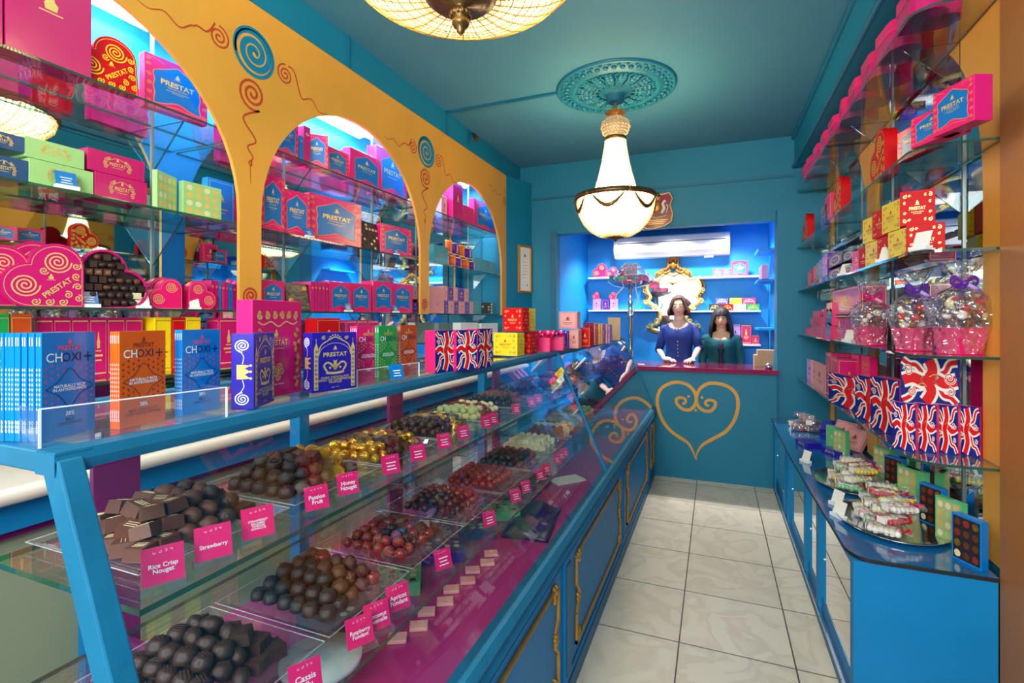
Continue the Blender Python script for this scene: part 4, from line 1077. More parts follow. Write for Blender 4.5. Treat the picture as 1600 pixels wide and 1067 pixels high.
onL('jewelp', 588, 636, ZA, 238, 'large pink and blue box at the right end of the top shelf, middle arch', jb, d=.08, x=-2.15)
onL('smallpink', 690, 699, ZA, 307, 'slim pink striped tube box on the top shelf, far arch', x=-2.15)
onL('plainpink', 708, 723, ZA, 286, 'tall pink box standing left on the top shelf, far arch', d=.10, x=-2.1)
onL('lshape', 724, 740, ZA, 323, 'lower rounded pink box on the top shelf, far arch', d=.10, x=-2.1)
onL('jewelp', 741, 775, ZA, 318, 'pink box with blue panel at the right end of the top shelf, far arch', jb, d=.06)
# middle shelf
nb = 'stacked navy boxes at the left edge'
onL('navyband', -35, 44, ZB_, 243, 'lower navy box with gold crest at the left edge of the middle shelf', nb)
onL('navyband', -40, 39, ZB_ + .098, 205, 'upper navy box with gold crest at the left edge of the middle shelf', nb)
f0 = onL('greenband', 45, 146, ZB_, 258, 'lower light green box with gold crest, blue card in front')
onL('greenband', 38, 132, ZB_ + f0.scale.z * .1 + .001, 224, 'upper light green box with gold crest on the middle shelf')
f1 = onL('pinkband', 148, 230, ZB_, 277, 'lower magenta box with gold crest on the middle shelf')
onL('pinkband', 137, 226, ZB_ + f1.scale.z * .1 + .001, 242, 'upper magenta box with gold crest on the middle shelf')
onL('greengrid', 238, 284, ZB_, 272, 'light green lid of chocolates standing left of its twin', 'pale green gift boxes, middle shelf', turn=-.5, d=.02)
onL('greengrid', 287, 345, ZB_, 289, 'light green gift box of chocolates standing right of its twin', 'pale green gift boxes, middle shelf', turn=.05, d=.03)
onL('bluebig', 325, 366, ZB_, 282, 'blue box standing behind the pale green gift boxes', x=-2.19, d=.04)
onL('jewel', 409, 443, ZB_, 275, 'pink and blue box left of the glossy one on the middle shelf', jb, turn=.1)
onL('jewel', 444, 483, ZB_, 299, 'glossy pink and blue box catching the lamp light on the middle shelf', jb, turn=.1)
onL('jewel', 488, 560, ZB_, 311, 'largest pink box with blue panel in the centre of the middle arch', jb, d=.07, turn=.12, x=-2.09)
onL('assort', 563, 596, ZB_, 346, 'open tray of assorted chocolates propped in the middle arch', 'opened assortments', lean=R(-10), d=.02, cat='tray')
onL('jewel', 598, 640, ZB_, 354, 'pink box with pale blue panel right of the propped chocolate tray', jb, turn=.1, x=-2.08)
onL('turq', 678, 700, ZB_, 384, 'turquoise box left of the orange tubes', x=-2.1)
gt = 'striped chocolate tubes in two rows'
pp = [696, 706, 716, 726, 737, 746]
for k in range(5):
    o = onL('tube' if k % 2 else 'tubev', pp[k], pp[k + 1] - 1, ZB_, 396 + k * 3, ('orange' if k % 2 else 'violet') + ' chocolate tube in the lower row, ' + ORD[k] + ' from left', gt, d=.045, cat='tube')
    hh = o.scale.z * .12
    if k < 4: onL('tube' if k % 2 == 0 else 'tubev', pp[k] + 4, pp[k + 1] + 3, ZB_ + hh + .001, 375 + k * 4, ('orange' if k % 2 == 0 else 'violet') + ' chocolate tube in the upper row, ' + ORD[k] + ' from left', gt, d=.045, cat='tube')
onL('turq', 742, 752, ZB_, 404, 'narrow turquoise box beside the orange tubes')
onL('turq', 753, 774, ZB_, 408, 'turquoise box with pink corner at the right end of the middle shelf')
# lowest shelf
A = Vector((-2.09, yat(46, -2.09), ZCc)); heart_box(A, (0.15, 1, 0), .142, .05, 'large magenta heart box with gold spirals on the lowest shelf', m=MAG)
A = Vector((-2.20, yat(10, -2.2), ZCc)); heart_box(A, (0.1, 1, 0), .15, .05, 'magenta heart box partly hidden behind the large one', m=MAG, rich=False)
A = Vector((-2.13, yat(-40, -2.13), ZCc)); heart_box(A, (0.1, 1, 0), .13, .05, 'magenta heart box at the left edge of the lowest shelf', m=MAG, rich=False)
yA = yat(128, -2.09)
hb = heart_box(Vector((-2.09, yA, ZCc)), (0.1, 1, 0), .14, .05, 'open heart box filled with assorted chocolates on the lowest shelf', flip=True, m=MAG, openbox=True)
rz0 = math.atan2(1, 0.1)
def choc_shape(kind, s):
    """one chocolate, footprint s"""
    b = MB(); h = s * .62
    if kind == 'square':
        m_ = D_CH
        b.prism([(-s / 2, -s / 2), (s / 2, -s / 2), (s / 2, s / 2), (-s / 2, s / 2)], lambda u, v, w: (u * (1 - .10 * w / h), v * (1 - .10 * w / h), w), 0, h, m_)
        o = b
    elif kind == 'dome':
        b.lathe([(.001, 0), (s * .5, 0), (s * .5, h * .35), (s * .44, h * .72), (s * .30, h * .95), (.001, h)], D_CH, 12)
    elif kind == 'cup':
        b.lathe([(.001, 0), (s * .52, 0), (s * .48, h * .55), (s * .42, h * .92), (s * .34, h * 1.02), (s * .3, h * .94), (.001, h * .97)], D_CH, 12)
        b.tube([(s * .18 * math.cos(t), s * .18 * math.sin(t), h * 1.0) for t in [k * .785 for k in range(8)]], s * .05, D_CH, 5, True)
    elif kind == 'oval':
        b.ball((0, 0, h * .45), s * .5, D_CH, 12, 7, 1.15, .8, .9)
    elif kind == 'ball':
        b.ball((0, 0, s * .42), s * .42, D_CH, 10, 6)
    elif kind == 'rough':
        b.ball((0, 0, h * .5), s * .46, D_CH, 8, 5, 1.1, .9, .95)
        for k in range(6):
            a = k * 1.05; b.ball((s * .3 * math.cos(a), s * .26 * math.sin(a), h * (.35 + .3 * (k % 3) / 2)), s * .2, D_CH, 6, 4)
    elif kind == 'stick':
        b.box(-s * .8, -s * .28, 0, s * .8, s * .28, h * .7, D_CH)
    elif kind == 'egg':
        b.ball((0, 0, s * .36), s * .42, D_CH, 12, 7, 1.25, .95, .85)
    if kind in ('square', 'dome', 'oval', 'stick'):   # drizzled ridges on top
        t = h * (.70 if kind == 'stick' else .985 if kind == 'dome' else .93 if kind == 'oval' else 1.0)
        for k in (-1, 0, 1):
            b.tube([(-s * .26, k * s * .15 - s * .05, t - s * .005), (s * .26, k * s * .15 + s * .05, t - s * .005)], s * .028, W_CH, 4)
    return b
_CH = {}
def chocolate(kind, m, loc, s, rz, label, group, rot=None, named='chocolate'):
    k = (kind, m.name)
    if k not in _CH:
        b = choc_shape(kind, 1.0); b.mats = [m if q is D_CH else (W_CH if (m is M_CH and kind == 'square') or m is B_CH and kind == 'oval' else m) for q in b.mats]
        o = b.build(named, None, 0.05 if kind in ('square', 'stick') else 0)
        _CH[k] = o; o.location = loc; o.rotation_euler = rot or (0, 0, rz); o.scale = (s, s, s)
        return tag(o, label, 'chocolate', group)
    return dup(_CH[k], loc, rot=rot or (0, 0, rz), label=label, group=group, scale=s)
random.seed(5)
# chocolates lying in the upright heart box
s0 = .14; cells = []
for i in range(8):
    for j in range(8):
        x, z = -.05 + i * .0285 + (j % 2) * .014, .02 + j * .0275
        px_, pz_ = s0 - x, z     # flipped heart
        ins = (0.012 < x < s0 - .012 and .012 < z < s0) or (math.hypot(x - s0 / 2, z - s0) < s0 / 2 - .012) or (math.hypot(x, z - s0 / 2) < s0 / 2 - .012)
        if ins: cells.append((px_, pz_))
for k, (x, z) in enumerate(cells):
    u = Vector((0.0995, .995, 0)); n = Vector((.995, -.0995, 0))
    p = Vector((-2.09, yA, ZCc)) + u * x + Vector((0, 0, z)) - n * .011
    kd = random.choice(['dome', 'oval', 'square', 'rough']); mm = random.choice([D_CH, D_CH, B_CH, M_CH, D_CH, W_CH if k % 4 == 0 else B_CH])
    chocolate(kd, mm, p, .025, 0, {'dark_chocolate': 'dark', 'milk_chocolate': 'milk', 'bitter_chocolate': 'black', 'white_chocolate': 'white'}[mm.name] + ' chocolate ' + kd.replace('rough', 'cluster') + ' lying in the open heart box', 'chocolates in the open heart box', rot=(R(90), 0, rz0))
hg = 'small magenta hearts right of the open heart box'
A = Vector((-2.09, yat(250, -2.09), ZCc)); heart_box(A, (0.15, 1, 0), .082, .05, 'small thick magenta heart box, left of the small pair', hg, m=PINK, rich=False)
A = Vector((-2.09, yat(294, -2.09), ZCc)); heart_box(A, (0.05, 1, 0), .082, .03, 'small magenta heart box with white card, right of the small pair', hg, flip=True, m=PINK, rich=False)
A = Vector((-2.19, yat(235, -2.19), ZCc)); heart_box(A, (0.1, 1, 0), .09, .04, 'small magenta heart box behind the small pair', hg, m=MAG, rich=False)
sg = 'slim boxes standing on end on the lowest shelf'
q = [330, 336, 342, 347, 353, 358, 364, 370, 375]
for k in range(8):
    onL('spineb' if k in (2, 5) else 'spine', q[k], q[k + 1] - 1, ZCc, 438 + k, ('blue' if k in (2, 5) else 'magenta') + ' slim box left of the gold pillar, ' + ORD[k] + ' in its row', sg, x=-2.10, d=.14)
onL('jewelp', 408, 445, ZCc, 438, 'pink and blue box just right of the near gold pillar, lowest shelf', jb, d=.06)
onL('assort6', 449, 486, ZCc, 443, 'open silver edged tray of dark chocolates on the lowest shelf', 'opened assortments', lean=R(-8), d=.02, cat='tray')
q = [486, 492, 497, 503, 509, 514]
for k in range(5):
    onL('spine', q[k], q[k + 1] - 1, ZCc, 440 + k // 2, 'magenta slim box beside the chocolate tray, ' + ORD[k] + ' in its row', sg, x=-2.10, d=.14)
for k, (a, c, tp) in enumerate(((515, 548, 441), (549, 579, 443), (584, 613, 440), (614, 643, 444))):
    onL('jewelp', a, c, ZCc, tp, 'pink and blue box, ' + ORD[k] + ' of four in a row on the lowest shelf', jb, d=.10, turn=.08)
onL('smallviolet', 645, 652, ZCc, 467, 'dark violet box at the end of the pink and blue row', d=.08)
onL('smallpink', 645, 652, ZCc + .08, 447, 'pale pink box on the dark violet box', d=.08)
onL('ovalpink', 672, 694, ZCc, 448, 'pale pink box with oval print at the left of the far arch')
sm = 'little pale pink and violet boxes in two rows'
q = [695, 701, 710, 717, 727, 734, 740]
for k in range(6):
    kd = 'smallviolet' if k % 2 == 0 else 'smallpink'
    o = onL(kd, q[k], q[k + 1] - .5, ZCc, 470 + k // 2, ('violet' if k % 2 == 0 else 'pale pink') + ' little box in the lower row, ' + ORD[k] + ' from left', sm, d=.07)
    if k < 5:
        kd = 'smallpink' if k % 2 == 0 else 'smallviolet'
        onL(kd, q[k] - 1, q[k + 1] - 1.5, ZCc + o.scale.z * .08 + .001, 447 + k, ('pale pink' if k % 2 == 0 else 'violet') + ' little box in the upper row, ' + ORD[k] + ' from left', sm, d=.07)
for k in range(2): onL('smallturq', 740 + k * 5, 744.5 + k * 5, ZCc, 470, 'turquoise little box beside the square assortment, ' + ('left', 'right')[k] + ' one', 'turquoise little boxes', d=.07)
onL('turqgrid', 751, 771, ZCc, 472, 'square assortment of chocolates at the far end of the lowest shelf')
# goods under the lowest shelf
def onC(kind, px0, px1, z, ptop, label, group=None, x=-2.10, d=.08): return onL(kind, px0, px1, z, ptop, label, group, x, d)
ZM = 1.3302
for k, (y0, y1, nm) in enumerate(((YP[0] + .02, YP[1] - .01, 'near'), (YP[1] + .01, yat(606, -2.05), 'middle'), (yat(714, -2.05), YP[3] - .01, 'far'))):
    t = empty('glass_shelf', (0, 0, 0), 'narrow low glass shelf under the ' + nm + ' left arch', 'glass shelf', 'glass shelves behind the left arches')
    b = MB(); slab(b, XM + .002, y0, 1.32, -1.96, y1, 1.33); b.build('glass_plate', t)
for k, (kd, a, c, nm) in enumerate((('green', -20, 15, 'green box at the left edge under the lowest shelf'), ('rust', 17, 50, 'burnt orange box under the lowest left shelf'))):
    onC(kd, a, c, ZM, 490, nm, 'coloured boxes under the lowest shelf')
for k in range(6):
    onC('magbox', 56 + k * 28, 83 + k * 28, ZM, 496, 'magenta box under the lowest shelf, ' + ORD[k] + ' from left', 'magenta boxes under the lowest shelf', x=-2.14)
onC('smallyellow', 242, 268, ZM, 496, 'yellow box behind the orange bars', 'coloured boxes under the lowest shelf')
onC('smallred', 269, 290, ZM, 496, 'red box between two yellow boxes under the lowest shelf', 'coloured boxes under the lowest shelf')
onC('smallyellow', 291, 314, ZM, 496, 'yellow box behind the second blue bars', 'coloured boxes under the lowest shelf')
onC('magbox', 342, 372, ZM, 497, 'magenta gift bag with bow behind the indigo truffle box', 'magenta boxes under the lowest shelf')
onC('smallred', 494, 532, ZM, 497, 'red basket box behind the far bars under the lowest shelf', 'coloured boxes under the lowest shelf', x=-2.02)
for k in range(3):
    onC('magbox', 541 + k * 17, 557 + k * 17, ZM, 500, 'magenta box behind the pink bars, ' + ORD[k] + ' of three', 'magenta boxes under the lowest shelf', x=-2.05)
onC('white', 720, 733, ZM, 504, 'left small white carton under the far arch', 'white cartons under the far arch', x=-2.05)
onC('white', 734, 746, ZM, 504, 'right small white carton under the far arch', 'white cartons under the far arch', x=-2.05)
onC('white', 752, 778, ZM, 505, 'wide white carton under the far arch', 'white cartons under the far arch', x=-2.05)
# small cards on the shelves
def wcard(P, s, rz, label, m=None, txt='', grp='small price cards on the left shelves'):
    return price_tag(P, txt, label, rz, s, m or PAPER, grp, True)
wcard(onx(105, 288, -2.068) * 1.0 + Vector((0, 0, 0)), 1.0, R(80), 'small blue card before the lower light green box', PANEL).location.z = ZB_
wcard(Vector((-2.075, yat(141, -2.075), ZCc)), .9, R(80), 'small blue and white card in front of the open heart box', PANEL)
wcard(Vector((-2.075, yat(305, -2.075), ZCc)), .7, R(80), 'white card in front of the small flipped heart')
wcard(Vector((-2.065, yat(484, -2.065), ZB_)), .8, R(80), 'small blue card before the largest pink and blue box', PANEL)
wcard(Vector((-2.065, yat(620, -2.065), ZB_)), .7, R(80), 'small blue card before the pale blue panel box', PANEL)
wcard(Vector((-2.07, yat(545, -2.07), ZCc)), .8, R(80), 'small blue card before the row of four pink boxes, left', PANEL)
wcard(Vector((-2.07, yat(619, -2.07), ZCc)), .8, R(80), 'small blue card before the row of four pink boxes, right', PANEL)
wcard(Vector((-2.07, yat(224, -2.07), ZCc)), .8, R(80), 'white barcode card leaning by the open heart box')
# ================================================================ ON THE DISPLAY TOP
ZTT = ZT + 0.001
HS = (EYE - ZTT) / 0.214
def bars(kind, pa, pb, n, pitch, colour, grp):
    A, B_ = onz(pa[0], pa[1], ZTT), onz(pb[0], pb[1], ZTT); B_ = A + (B_ - A).normalized() * .100 * HS
    u = (B_ - A).normalized(); nn = Vector((u.y, -u.x, 0))
    for k in range(n):
        sh = -nn * (pitch * HS * k) + Vector((0, 0, 0))
        j = u * (random.uniform(-.0012, .0012) if k else 0)
        place(kind, A + sh + j, B_ + sh + j, .188 * HS, ('front ' + colour + ' chocolate bar with printed star pattern, ' + grp) if k == 0 else (colour + ' chocolate bar behind the front one, ' + ORD[k] + ' in ' + grp), 'chocolate bars in ' + grp, d=pitch * HS * .93, cat='chocolate bar')
bars('choxib', (65, 691), (161, 668), 12, .0066, 'blue', 'the nearest stack')
bars('choxio', (187, 671), (263, 654), 5, .0046, 'orange', 'the orange stack')
bars('choxib', (285, 650), (347, 637), 4, .0052, 'blue', 'the second blue stack')
def acrylic_tray(P0, P1, dep, h, label):
    """clear tray with a front lip from P0 to P1"""
    P0, P1 = Vector(P0), Vector(P1); L = (P1 - P0).length; rz = math.atan2(P1.y - P0.y, P1.x - P0.x)
    b = MB(); b.box(0, 0, 0, L, dep, .004, ACRY); b.box(0, -.004, 0, L, 0, h, ACRY); b.box(-.003, 0, 0, 0, dep, h, ACRY); b.box(L, 0, 0, L + .003, dep, h, ACRY)
    for x in (0, L): b.box(x - .0015, -.006, 0, x + .0015, -.003, h, PAPER)
    b.box(0, -.0055, h - .001, L, -.0035, h + .001, PAPER)
    o = b.build('acrylic_tray', None); o.location = P0; o.rotation_euler = (0, 0, rz)
    return tag(o, label, 'tray', 'clear trays of chocolate bars')
acrylic_tray(onz(60, 699, ZTT), onz(352, 650, ZTT), .18, .060, 'clear acrylic tray holding the near blue and orange bars').location.z -= .0045
tb = lambda *a, **k: onZ(*a, **k)
# tall indigo box turned away, big pink behind, indigo crown box
A, B_ = onz(397, 640, ZTT), onz(431, 625, ZTT); place('crown', A, A + (B_ - A).normalized() * .112, .178 * HS, 'indigo truffle box with white spirals on its near side', None, d=.045)
A, B_ = onz(402, 628, ZTT), onz(478, 612, ZTT); place('damask', A + Vector((-.015, 0, 0)), B_ + Vector((-.015, 0, 0)), .262 * HS, 'tall hot pink box with gold ornament between two indigo boxes', None, d=.045)
A, B_ = onz(487, 615, ZTT), onz(557, 605, ZTT); place('crown', A, B_, .172 * HS, 'indigo truffle box with gold crown facing the aisle', None, d=.035)
bars('choxip', (558, 600), (584, 596), 4, .008, 'pink', 'the pink stack')
bars('choxig', (592, 596), (620, 591), 3, .008, 'green', 'the green stack')
bars('choxir', (626, 589), (649, 585), 3, .008, 'burnt orange', 'the burnt orange stack')
acrylic_tray(onz(556, 603, ZTT), onz(653, 587, ZTT), .10, .048, 'clear acrylic tray holding the pink, green and burnt orange bars').location.z -= .0045
price_tag(onz(622, 597, ZTT), '', 'small blue price card before the green and burnt orange bars', R(70), .8, PANEL, None)
fg = 'flag printed boxes on the display counter'
A, B_ = onz(680, 583, ZTT), onz(712, 579, ZTT); place('flag', A, B_, .165 * HS, 'flag printed box with pink edge, left of three on the counter', fg, d=.05)
A, B_ = onz(713, 580, ZTT), onz(745, 577, ZTT); place('flag', A, B_, .165 * HS, 'flag printed box in the middle of three on the counter', fg, d=.05)
A, B_ = onz(746, 577, ZTT), onz(769, 573, ZTT); place('flag', A, B_, .168 * HS, 'flag printed box with gold sheen, right of three on the counter', fg, d=.05)
yc = 2.55
for kd, a, c, z, tp, lb, dd, Y in (('yellow', 770, 809, ZTT, 520, 'yellow truffle box with brown curls at the foot of the pile', .08, 2.31), ('red', 811, 829, ZTT, 519, 'lower red truffle box half hidden by the yellow one', .08, 2.45), ('yellow', 823, 831, ZTT, 519, 'lower yellow truffle box peeping out behind the red one', .07, 2.58),
                              ('red', 785, 817, ZTT + .121, 481, 'red truffle box with gold curls on top of the pile', .08, 2.35), ('yellow', 818, 828, ZTT + .121, 482, 'upper yellow truffle box behind the red one', .07, 2.49)):
    onY(kd, a, c, z, tp, lb, Y, 'red and yellow truffle boxes on the counter', d=dd, turn=.1)
# pink bags with ribbon bows
def ribbon_bow(b, c, s, m, n=7):
    for k in range(n):
        a = 2 * math.pi * k / n + .3
        P = [(c[0], c[1], c[2]), (c[0] + s * .6 * math.cos(a), c[1] + s * .6 * math.sin(a), c[2] + s * .5), (c[0] + s * math.cos(a + .2), c[1] + s * math.sin(a + .2), c[2] + s * .25), (c[0] + s * .5 * math.cos(a + .5), c[1] + s * .5 * math.sin(a + .5), c[2] + s * .02)]
        P = smooth_pts(P, 3)
        vs = []
        for p in P: vs += [(p[0], p[1], p[2] - s * .10), (p[0] + .002, p[1] + .002, p[2] + s * .12)]
        b.add(vs, [(i * 2, i * 2 + 2, i * 2 + 3, i * 2 + 1) for i in range(len(P) - 1)], m, True)
for k, (px, Y, nm) in enumerate(((845, 2.68, 'left'), (866, 2.82, 'right'))):
    x = ony(px, 500, Y).x
    t = empty('gift_bag', (x, Y, ZTT), 'hot pink gift box with curled ribbons on top, ' + nm + ' one behind the yellow boxes', 'gift bag', 'pink gift boxes with ribbons', R(10))
    b = MB(); b.box(-.055, -.035, 0, .055, .035, .078, PINK); b.build('box_body', t, .001)
    b = MB(); ribbon_bow(b, (0, -.01, .08), .06, PINK, 11); ribbon_bow(b, (0.03, 0, .085), .05, VIOL if k else PINK, 7); b.build('ribbon_curls', t)
gg = 'small boxes at the far end of the display counter'
onY('smallviolet', 872, 888, ZTT, 517, 'violet box beside the ribboned gift boxes', 3.02, gg, d=.08)
onY('smallpink', 889, 904, ZTT, 515, 'pale pink box beside the violet one', 3.03, gg, d=.08)
o = onY('palecard', 873, 902, ZTT + .1205, 487, 'pale pink box resting on the violet and pink ones', 3.02, gg, d=.08)
onY('smallred', 906, 922, ZTT, 512, 'glossy red box with gold top at the far end', 3.18, gg, d=.05)
for k in range(11):
    kd = ('spine', 'smallviolet', 'spine', 'smallred', 'smallpink', 'spine', 'smallyellow', 'smallpink', 'smallviolet', 'smallpink', 'smalllilac')[k]
    onY(kd, 911 + 3.8 * k, 914.5 + 3.8 * k, ZTT, 504 + k * .3, 'slim coloured packet in the row before the cream card, ' + ORD[k] + ' from left', 3.30 + k * .04, gg, d=.1)
onY('card', 950, 969, ZTT, 496, 'cream card standing behind the coloured packets', 4.25, None, d=.01)
# ================================================================ INSIDE THE DISPLAY: trays, chocolates, flavour cards
random.seed(21)
ACRIM = glassy('tray_rim', (.85, .87, .88), boost=3.0, haze=.35)
def tray(yc, z, wy, wx, xc, label, rz=0.0):
    """shallow clear tray with flared lips; long side along the counter"""
    b = MB(); h = .012; a, c = wx / 2, wy / 2
    b.box(-a * .84, -c * .84, 0, a * .84, c * .84, .003, ACRY)
    inn = [(-a * .84, -c * .84), (a * .84, -c * .84), (a * .84, c * .84), (-a * .84, c * .84)]; out = [(-a, -c), (a, -c), (a, c), (-a, c)]
    vs = [(x, y, .002) for x, y in inn] + [(x, y, h) for x, y in out]
    b.add(vs, [(i, (i + 1) % 4, (i + 1) % 4 + 4, i + 4) for i in range(4)], ACRY)
    for i in range(4):
        p, q = out[i], out[(i + 1) % 4]; b.tube([(p[0], p[1], h), (q[0], q[1], h)], .0012, ACRIM, 5)
    o = b.build('acrylic_tray'); o.location = (xc, yc, z); o.rotation_euler = (0, 0, rz)
    return tag(o, label, 'tray', 'clear trays in the glass display')
SHN = {'square': 'square', 'dome': 'dome', 'cup': 'cup', 'oval': 'oval', 'ball': 'ball', 'rough': 'cluster', 'stick': 'stick', 'egg': 'egg'}
MTN = {'dark_chocolate': 'dark', 'milk_chocolate': 'milk', 'bitter_chocolate': 'black', 'white_chocolate': 'white', 'red_glazed_chocolate': 'red brown', 'gold_wrapped_chocolate': 'gold wrapped', 'pale_green_chocolate': 'pale green'}
def heap(o, rows, label, grp, wy, wx, s=.036, single=True, levels=3, name='chocolate_heap'):
    """rows: list of (kind, material) across the tray along y; stacked in levels"""
    nx = max(2, int(wx * .80 / s)); ny = max(2, int(wy * .80 / s))
    z = o.location.z + .004; xc, yc = o.location.x, o.location.y
    mb = MB(); cache = {}
    for lv in range(levels):
        for i in range(nx - lv):
            for j in range(ny - lv):
                kd, m = rows[min(len(rows) - 1, max(0, int((j + lv * .5 + random.uniform(-.5, .5)) / ny * len(rows))))]
                x = xc + (i - (nx - lv - 1) / 2) * s * 1.04 + random.uniform(-.004, .004)
                y = yc + (j - (ny - lv - 1) / 2) * s * 1.04 + random.uniform(-.003, .003)
                zz = z + lv * s * .58
                rot = (random.uniform(-.32, .32) * (lv > 0), random.uniform(-.32, .32) * (lv > 0), random.uniform(-.8, .8))
                ss = s * random.uniform(.93, 1.03)
                if single:
                    chocolate(kd, m, (x, y, zz), ss, 0, MTN[m.name] + ' chocolate ' + SHN[kd] + ' piled on ' + label, grp, rot=rot)
                else:
                    k = (kd, m.name)
                    if k not in cache:
                        bb = choc_shape(kd, 1.0); cache[k] = (bb.v, bb.f, m)
                    v, f, m_ = cache[k]
                    M = Matrix.Translation((x, y, zz)) @ Matrix.Rotation(rot[2], 4, 'Z') @ Matrix.Rotation(rot[0], 4, 'X') @ Matrix.Diagonal((ss, ss, ss, 1))
                    mb.add([M @ Vector(p) for p in v], f, m_, kd not in ('square', 'stick'))
    if not single:
        return tag(mb.build(name), label, 'chocolates', grp, 'stuff')
S, DM, CP_, OV, BL, RG, ST, EG = 'square', 'dome', 'cup', 'oval', 'ball', 'rough', 'stick', 'egg'
UP = [
 ([(S, M_CH), (S, M_CH), (OV, M_CH), (RG, D_CH), (S, D_CH)], 'milk and dark squares', True),
 ([(CP_, B_CH), (CP_, B_CH), (CP_, M_CH), (S, D_CH), (OV, G_CH), (S, D_CH)], 'dark cups, bitter squares and gold wrapped pieces', True),
 ([(OV, G_CH), (RG, D_CH), (S, M_CH), (OV, G_CH), (OV, R_CH)], 'gold wrapped and milk pieces', False),
 ([(BL, D_CH), (BL, B_CH), (S, G_CH), (S, D_CH)], 'dark balls with gold wrapped pieces', False),
 ([(OV, GR_CH), (RG, R_CH), (EG, W_CH)], 'pale green, red and egg shaped white chocolates', False),
 ([(BL, B_CH), (RG, R_CH), (RG, R_CH)], 'red glazed clusters', False),
 ([(BL, B_CH), (BL, B_CH), (BL, B_CH), (RG, D_CH)], 'dark round truffles', False),
 ([(RG, D_CH), (ST, R_CH), (ST, R_CH)], 'dark clusters and orange sticks', False),
 ([(RG, D_CH), (OV, M_CH), (S, PINK)], 'milk ovals and pink wrapped pieces', False),
 ([(BL, B_CH), (BL, B_CH), (BL, B_CH)], 'black round truffles beyond the glass joint', False),
 ([(RG, M_CH), (OV, R_CH), (BL, D_CH)], 'milk clusters beyond the glass joint', False),
 ([(BL, SILV), (RG, D_CH), (OV, R_CH)], 'silver wrapped pieces at the far end', False)]
LOW = [
 ([(DM, D_CH), (DM, D_CH), (OV, D_CH), (S, D_CH), (S, D_CH)], 'dark domes and squares', True),
 ([(DM, B_CH), (DM, B_CH), (DM, M_CH), (RG, M_CH), (CP_, R_CH), (CP_, R_CH)], 'bitter domes, milk shells and red brown curls', True),
 ([(RG, R_CH), (RG, B_CH), (CP_, R_CH), (S, M_CH), (S, M_CH)], 'red brown curls, black clusters and tan squares', False),
 ([(BL, B_CH), (BL, D_CH), (OV, R_CH), (RG, R_CH)], 'black balls and brown nut clusters', False),
 ([(RG, R_CH), (OV, R_CH), (RG, R_CH)], 'red glazed chocolates', False),
 ([(DM, B_CH), (DM, D_CH), (OV, R_CH)], 'dark domes with a red edge', False),
 ([(S, W_CH), (S, W_CH), (RG, W_CH)], 'white squares', False),
 ([(RG, R_CH), (S, W_CH), (RG, M_CH)], 'white and brown slabs', False),
 ([(S, GR_CH), (S, W_CH), (S, GR_CH)], 'pale green cubes', False),
 ([(EG, GR_CH), (OV, GR_CH), (EG, W_CH)], 'pale green ovals', False),
 ([(BL, D_CH), (BL, D_CH)], 'dark truffles beyond the glass joint', False)]
POSW = ['nearest', 'second', 'third', 'fourth', 'fifth', 'sixth', 'seventh', 'eighth', 'ninth', 'tenth', 'eleventh', 'twelfth']
for nm, z, xc, wx, y0, pitch, L in (('upper', ZU, -1.05, .33, .70, .335, UP), ('lower', ZLw, -.945, .35, .69, .320, LOW)):
    for k, (rows, what, single) in enumerate(L):
        yc = y0 + k * pitch + (.03 if y0 + k * pitch > 2.62 else 0)
        o = tray(yc, z + .0005, pitch - .015, wx, xc, 'clear tray of ' + what + ', ' + POSW[k] + ' on ' + nm + ' shelf')
        heap(o, rows, ('the ' + POSW[k] + ' tray of the ' + nm + ' display shelf') if single else 'heap of ' + what + ', ' + POSW[k] + ' tray of the ' + nm + ' shelf', 'chocolates of the ' + POSW[k] + ' tray, ' + nm + ' shelf', pitch - .015, wx - .04, .041 if single else .036, single, 3 if single else 2)
# white stripes on the milk squares of the nearest tray are built on top of them by the ridges
cards_u = [((256, 905), 'Rice Crisp\nNougat', 1.0), ((335, 872), 'Strawberry', 1.0), ((405, 842), 'STRAWBERRY\nBALSAMIC\nVINEGAR\nGANACHE', 1.0), ((497, 798), 'Passion\nFruit', .9), ((546, 773), 'Honey\nNougat', .9), ((613, 735), '', .9), ((655, 716), '', .85), ((696, 698), '', .85), ((726, 682), '', .85), ((762, 664), '', .85), ((772, 658), '', .85), ((808, 640), '', .8), ((832, 630), '', .8), ((843, 625), '', .8)]
cards_l = [((480, 1050), 'Cassis\nJelly', 1.0), ((565, 990), 'Raspberry\nFondant', 1.0), ((592, 965), 'Coconut\nQuenelle', 1.0), ((625, 940), 'Apricot\nFondant', 1.0), ((695, 873), '', .9), ((767, 808), '', .85), ((808, 773), '', .85), ((824, 757), '', .8), ((846, 734), '', .8), ((856, 726), '', .8), ((872, 711), '', .8), ((879, 706), '', .8), ((884, 700), '', .8)]
for nm, L, z, xx in (('upper', cards_u, ZU, -.825), ('lower', cards_l, ZLw, -.690)):
    for k, ((px, py), tx, s) in enumerate(L):
        P = Vector((xx, yat(px, xx), z + .0005))
        price_tag(P, tx, ('pink flavour card reading ' + tx.replace('\n', ' ').title() + ' on the ' + nm + ' display shelf') if tx else ('pink flavour card farther back on the ' + nm + ' display shelf, ' + ORD[k] + ' card from the near end'), R(62), s * 1.0)
